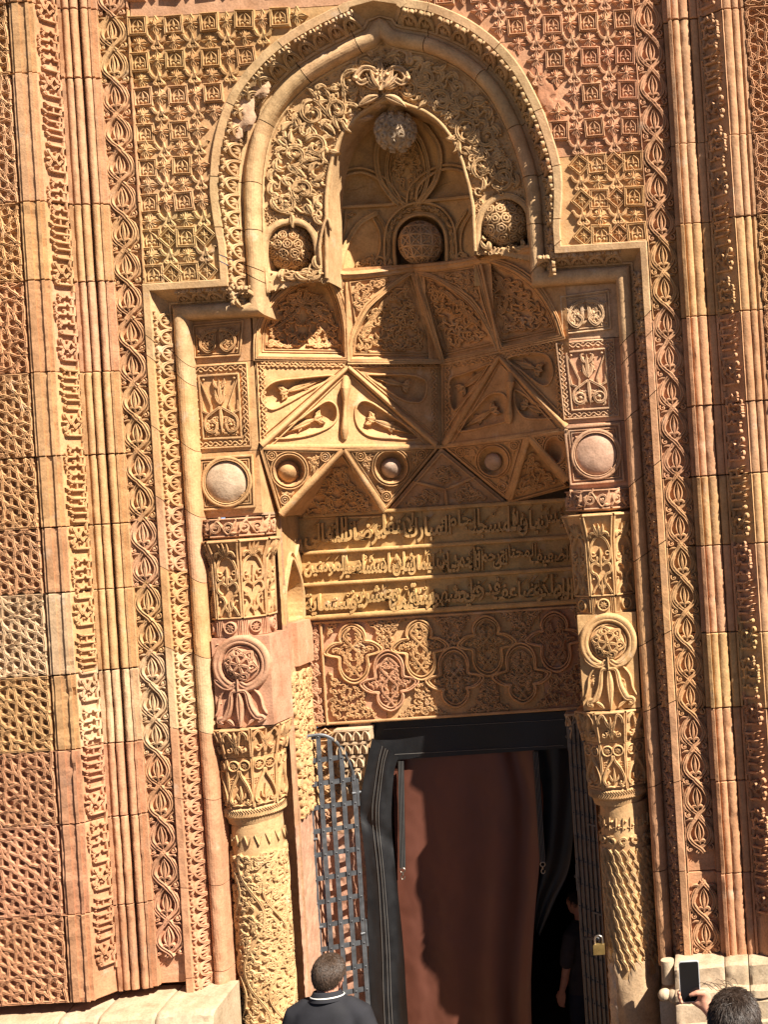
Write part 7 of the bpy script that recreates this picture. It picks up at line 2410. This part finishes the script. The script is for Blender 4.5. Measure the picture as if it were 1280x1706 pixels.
    def slab(w, h, t0, t1, rad, name, mat):
        P = []
        for sx, sy, a0 in ((1, 1, 0), (-1, 1, 90), (-1, -1, 180), (1, -1, 270)):
            for a in np.linspace(a0, a0 + 90, 5): P.append((sx * (w - rad) + rad * math.cos(math.radians(a)), sy * (h - rad) + rad * math.sin(math.radians(a))))
        m = M(); m.hexa([(x, y, t0) for x, y in P], [(x, y, t1) for x, y in P])
        me = m.mesh(name, np.zeros(3), mat, False, native=True); me.transform(Mx)
        o = bpy.data.objects.new(name, me); COL.objects.link(o); o.parent = F
    slab(.0385, .0770, -.0050, .0036, .009, "phone_case", caseM)
    slab(.0358, .0745, .0030, .0046, .007, "screen", glassM)
man_phone()

# ---- the figure just inside the doorway, in shade
def man_inside():
    D_ = ND + 190
    sh0 = wpt(948, 1540, D_); zf = Z0 + V_BOT / S
    T = thing("person", "person in a dark short-sleeved shirt standing in the shade just inside the doorway", "person", (sh0.x, sh0.y, zf))
    k = (sh0.z - zf) / 1.43
    X = Matrix.Translation((sh0.x + .10, sh0.y, zf)) @ Matrix.Rotation(math.radians(62), 4, 'Z') @ Matrix.Scale(k, 4)
    c = (0, .03, 1.63); b = M()
    head_parts(b, c); ears(b, c)
    limb(b, [(0, -.012, 1.42), (0, -.004, 1.50), (0, .006, 1.58)], [.064, .058, .056])
    loft(b, [(0, 0, .86, .16, .105), (0, 0, 1.05, .145, .10), (0, 0, 1.25, .17, .11), (0, -.01, 1.38, .17, .095), (0, -.01, 1.45, .10, .07)])
    for s in (1, -1):
        limb(b, [(s * .175, -.01, 1.385), (s * .225, .0, 1.22), (s * .235, .02, 1.10)], [.055, .046, .040])
        limb(b, [(s * .235, .02, 1.10), (s * .24, .05, .97), (s * .235, .09, .87)], [.040, .036, .026]); hand(b, (s * .235, .09, .87), (0, .15, -1), (-s, 0, 0), s)
        limb(b, [(s * .09, 0, .86), (s * .095, .01, .66), (s * .10, 0, .46), (s * .10, -.015, .30), (s * .10, -.01, .09)], [.088, .076, .056, .054, .036])
        limb(b, [(s * .10, -.03, .05), (s * .105, .08, .04), (s * .11, .17, .03)], [.038, .038, .028])
    fused(b, "body", skin, T, X, .010, 4)
    sh = M()
    loft(sh, [(0, 0, .82, .185, .125), (0, 0, .95, .178, .122), (0, 0, 1.12, .185, .125), (0, -.005, 1.26, .205, .132), (0, -.012, 1.36, .215, .125), (0, -.014, 1.42, .185, .105), (0, -.014, 1.46, .11, .082), (0, -.012, 1.48, .074, .07)], 32)
    for s in (1, -1): limb(sh, [(s * .12, -.012, 1.425), (s * .188, -.014, 1.38), (s * .228, -.004, 1.26), (s * .238, .005, 1.17)], [.060, .074, .070, .070])
    fused(sh, "shirt", greyC, T, X, .013, 5)
    tr = M(); loft(tr, [(0, 0, .92, .175, .118), (0, 0, .82, .185, .125), (0, 0, .74, .18, .12)])
    for s in (1, -1): limb(tr, [(s * .09, 0, .80), (s * .097, .01, .64), (s * .10, 0, .46), (s * .10, -.01, .28), (s * .10, -.005, .07)], [.102, .092, .076, .070, .062])
    fused(tr, "trousers", denim, T, X, .014, 5)
    def grow(x, y, z): return (z > -.25) & ((y < .4 + .6 * z) | (z > .6))
    hair(c, T, X, 14, grow, 900, (.02, .035))
man_inside()
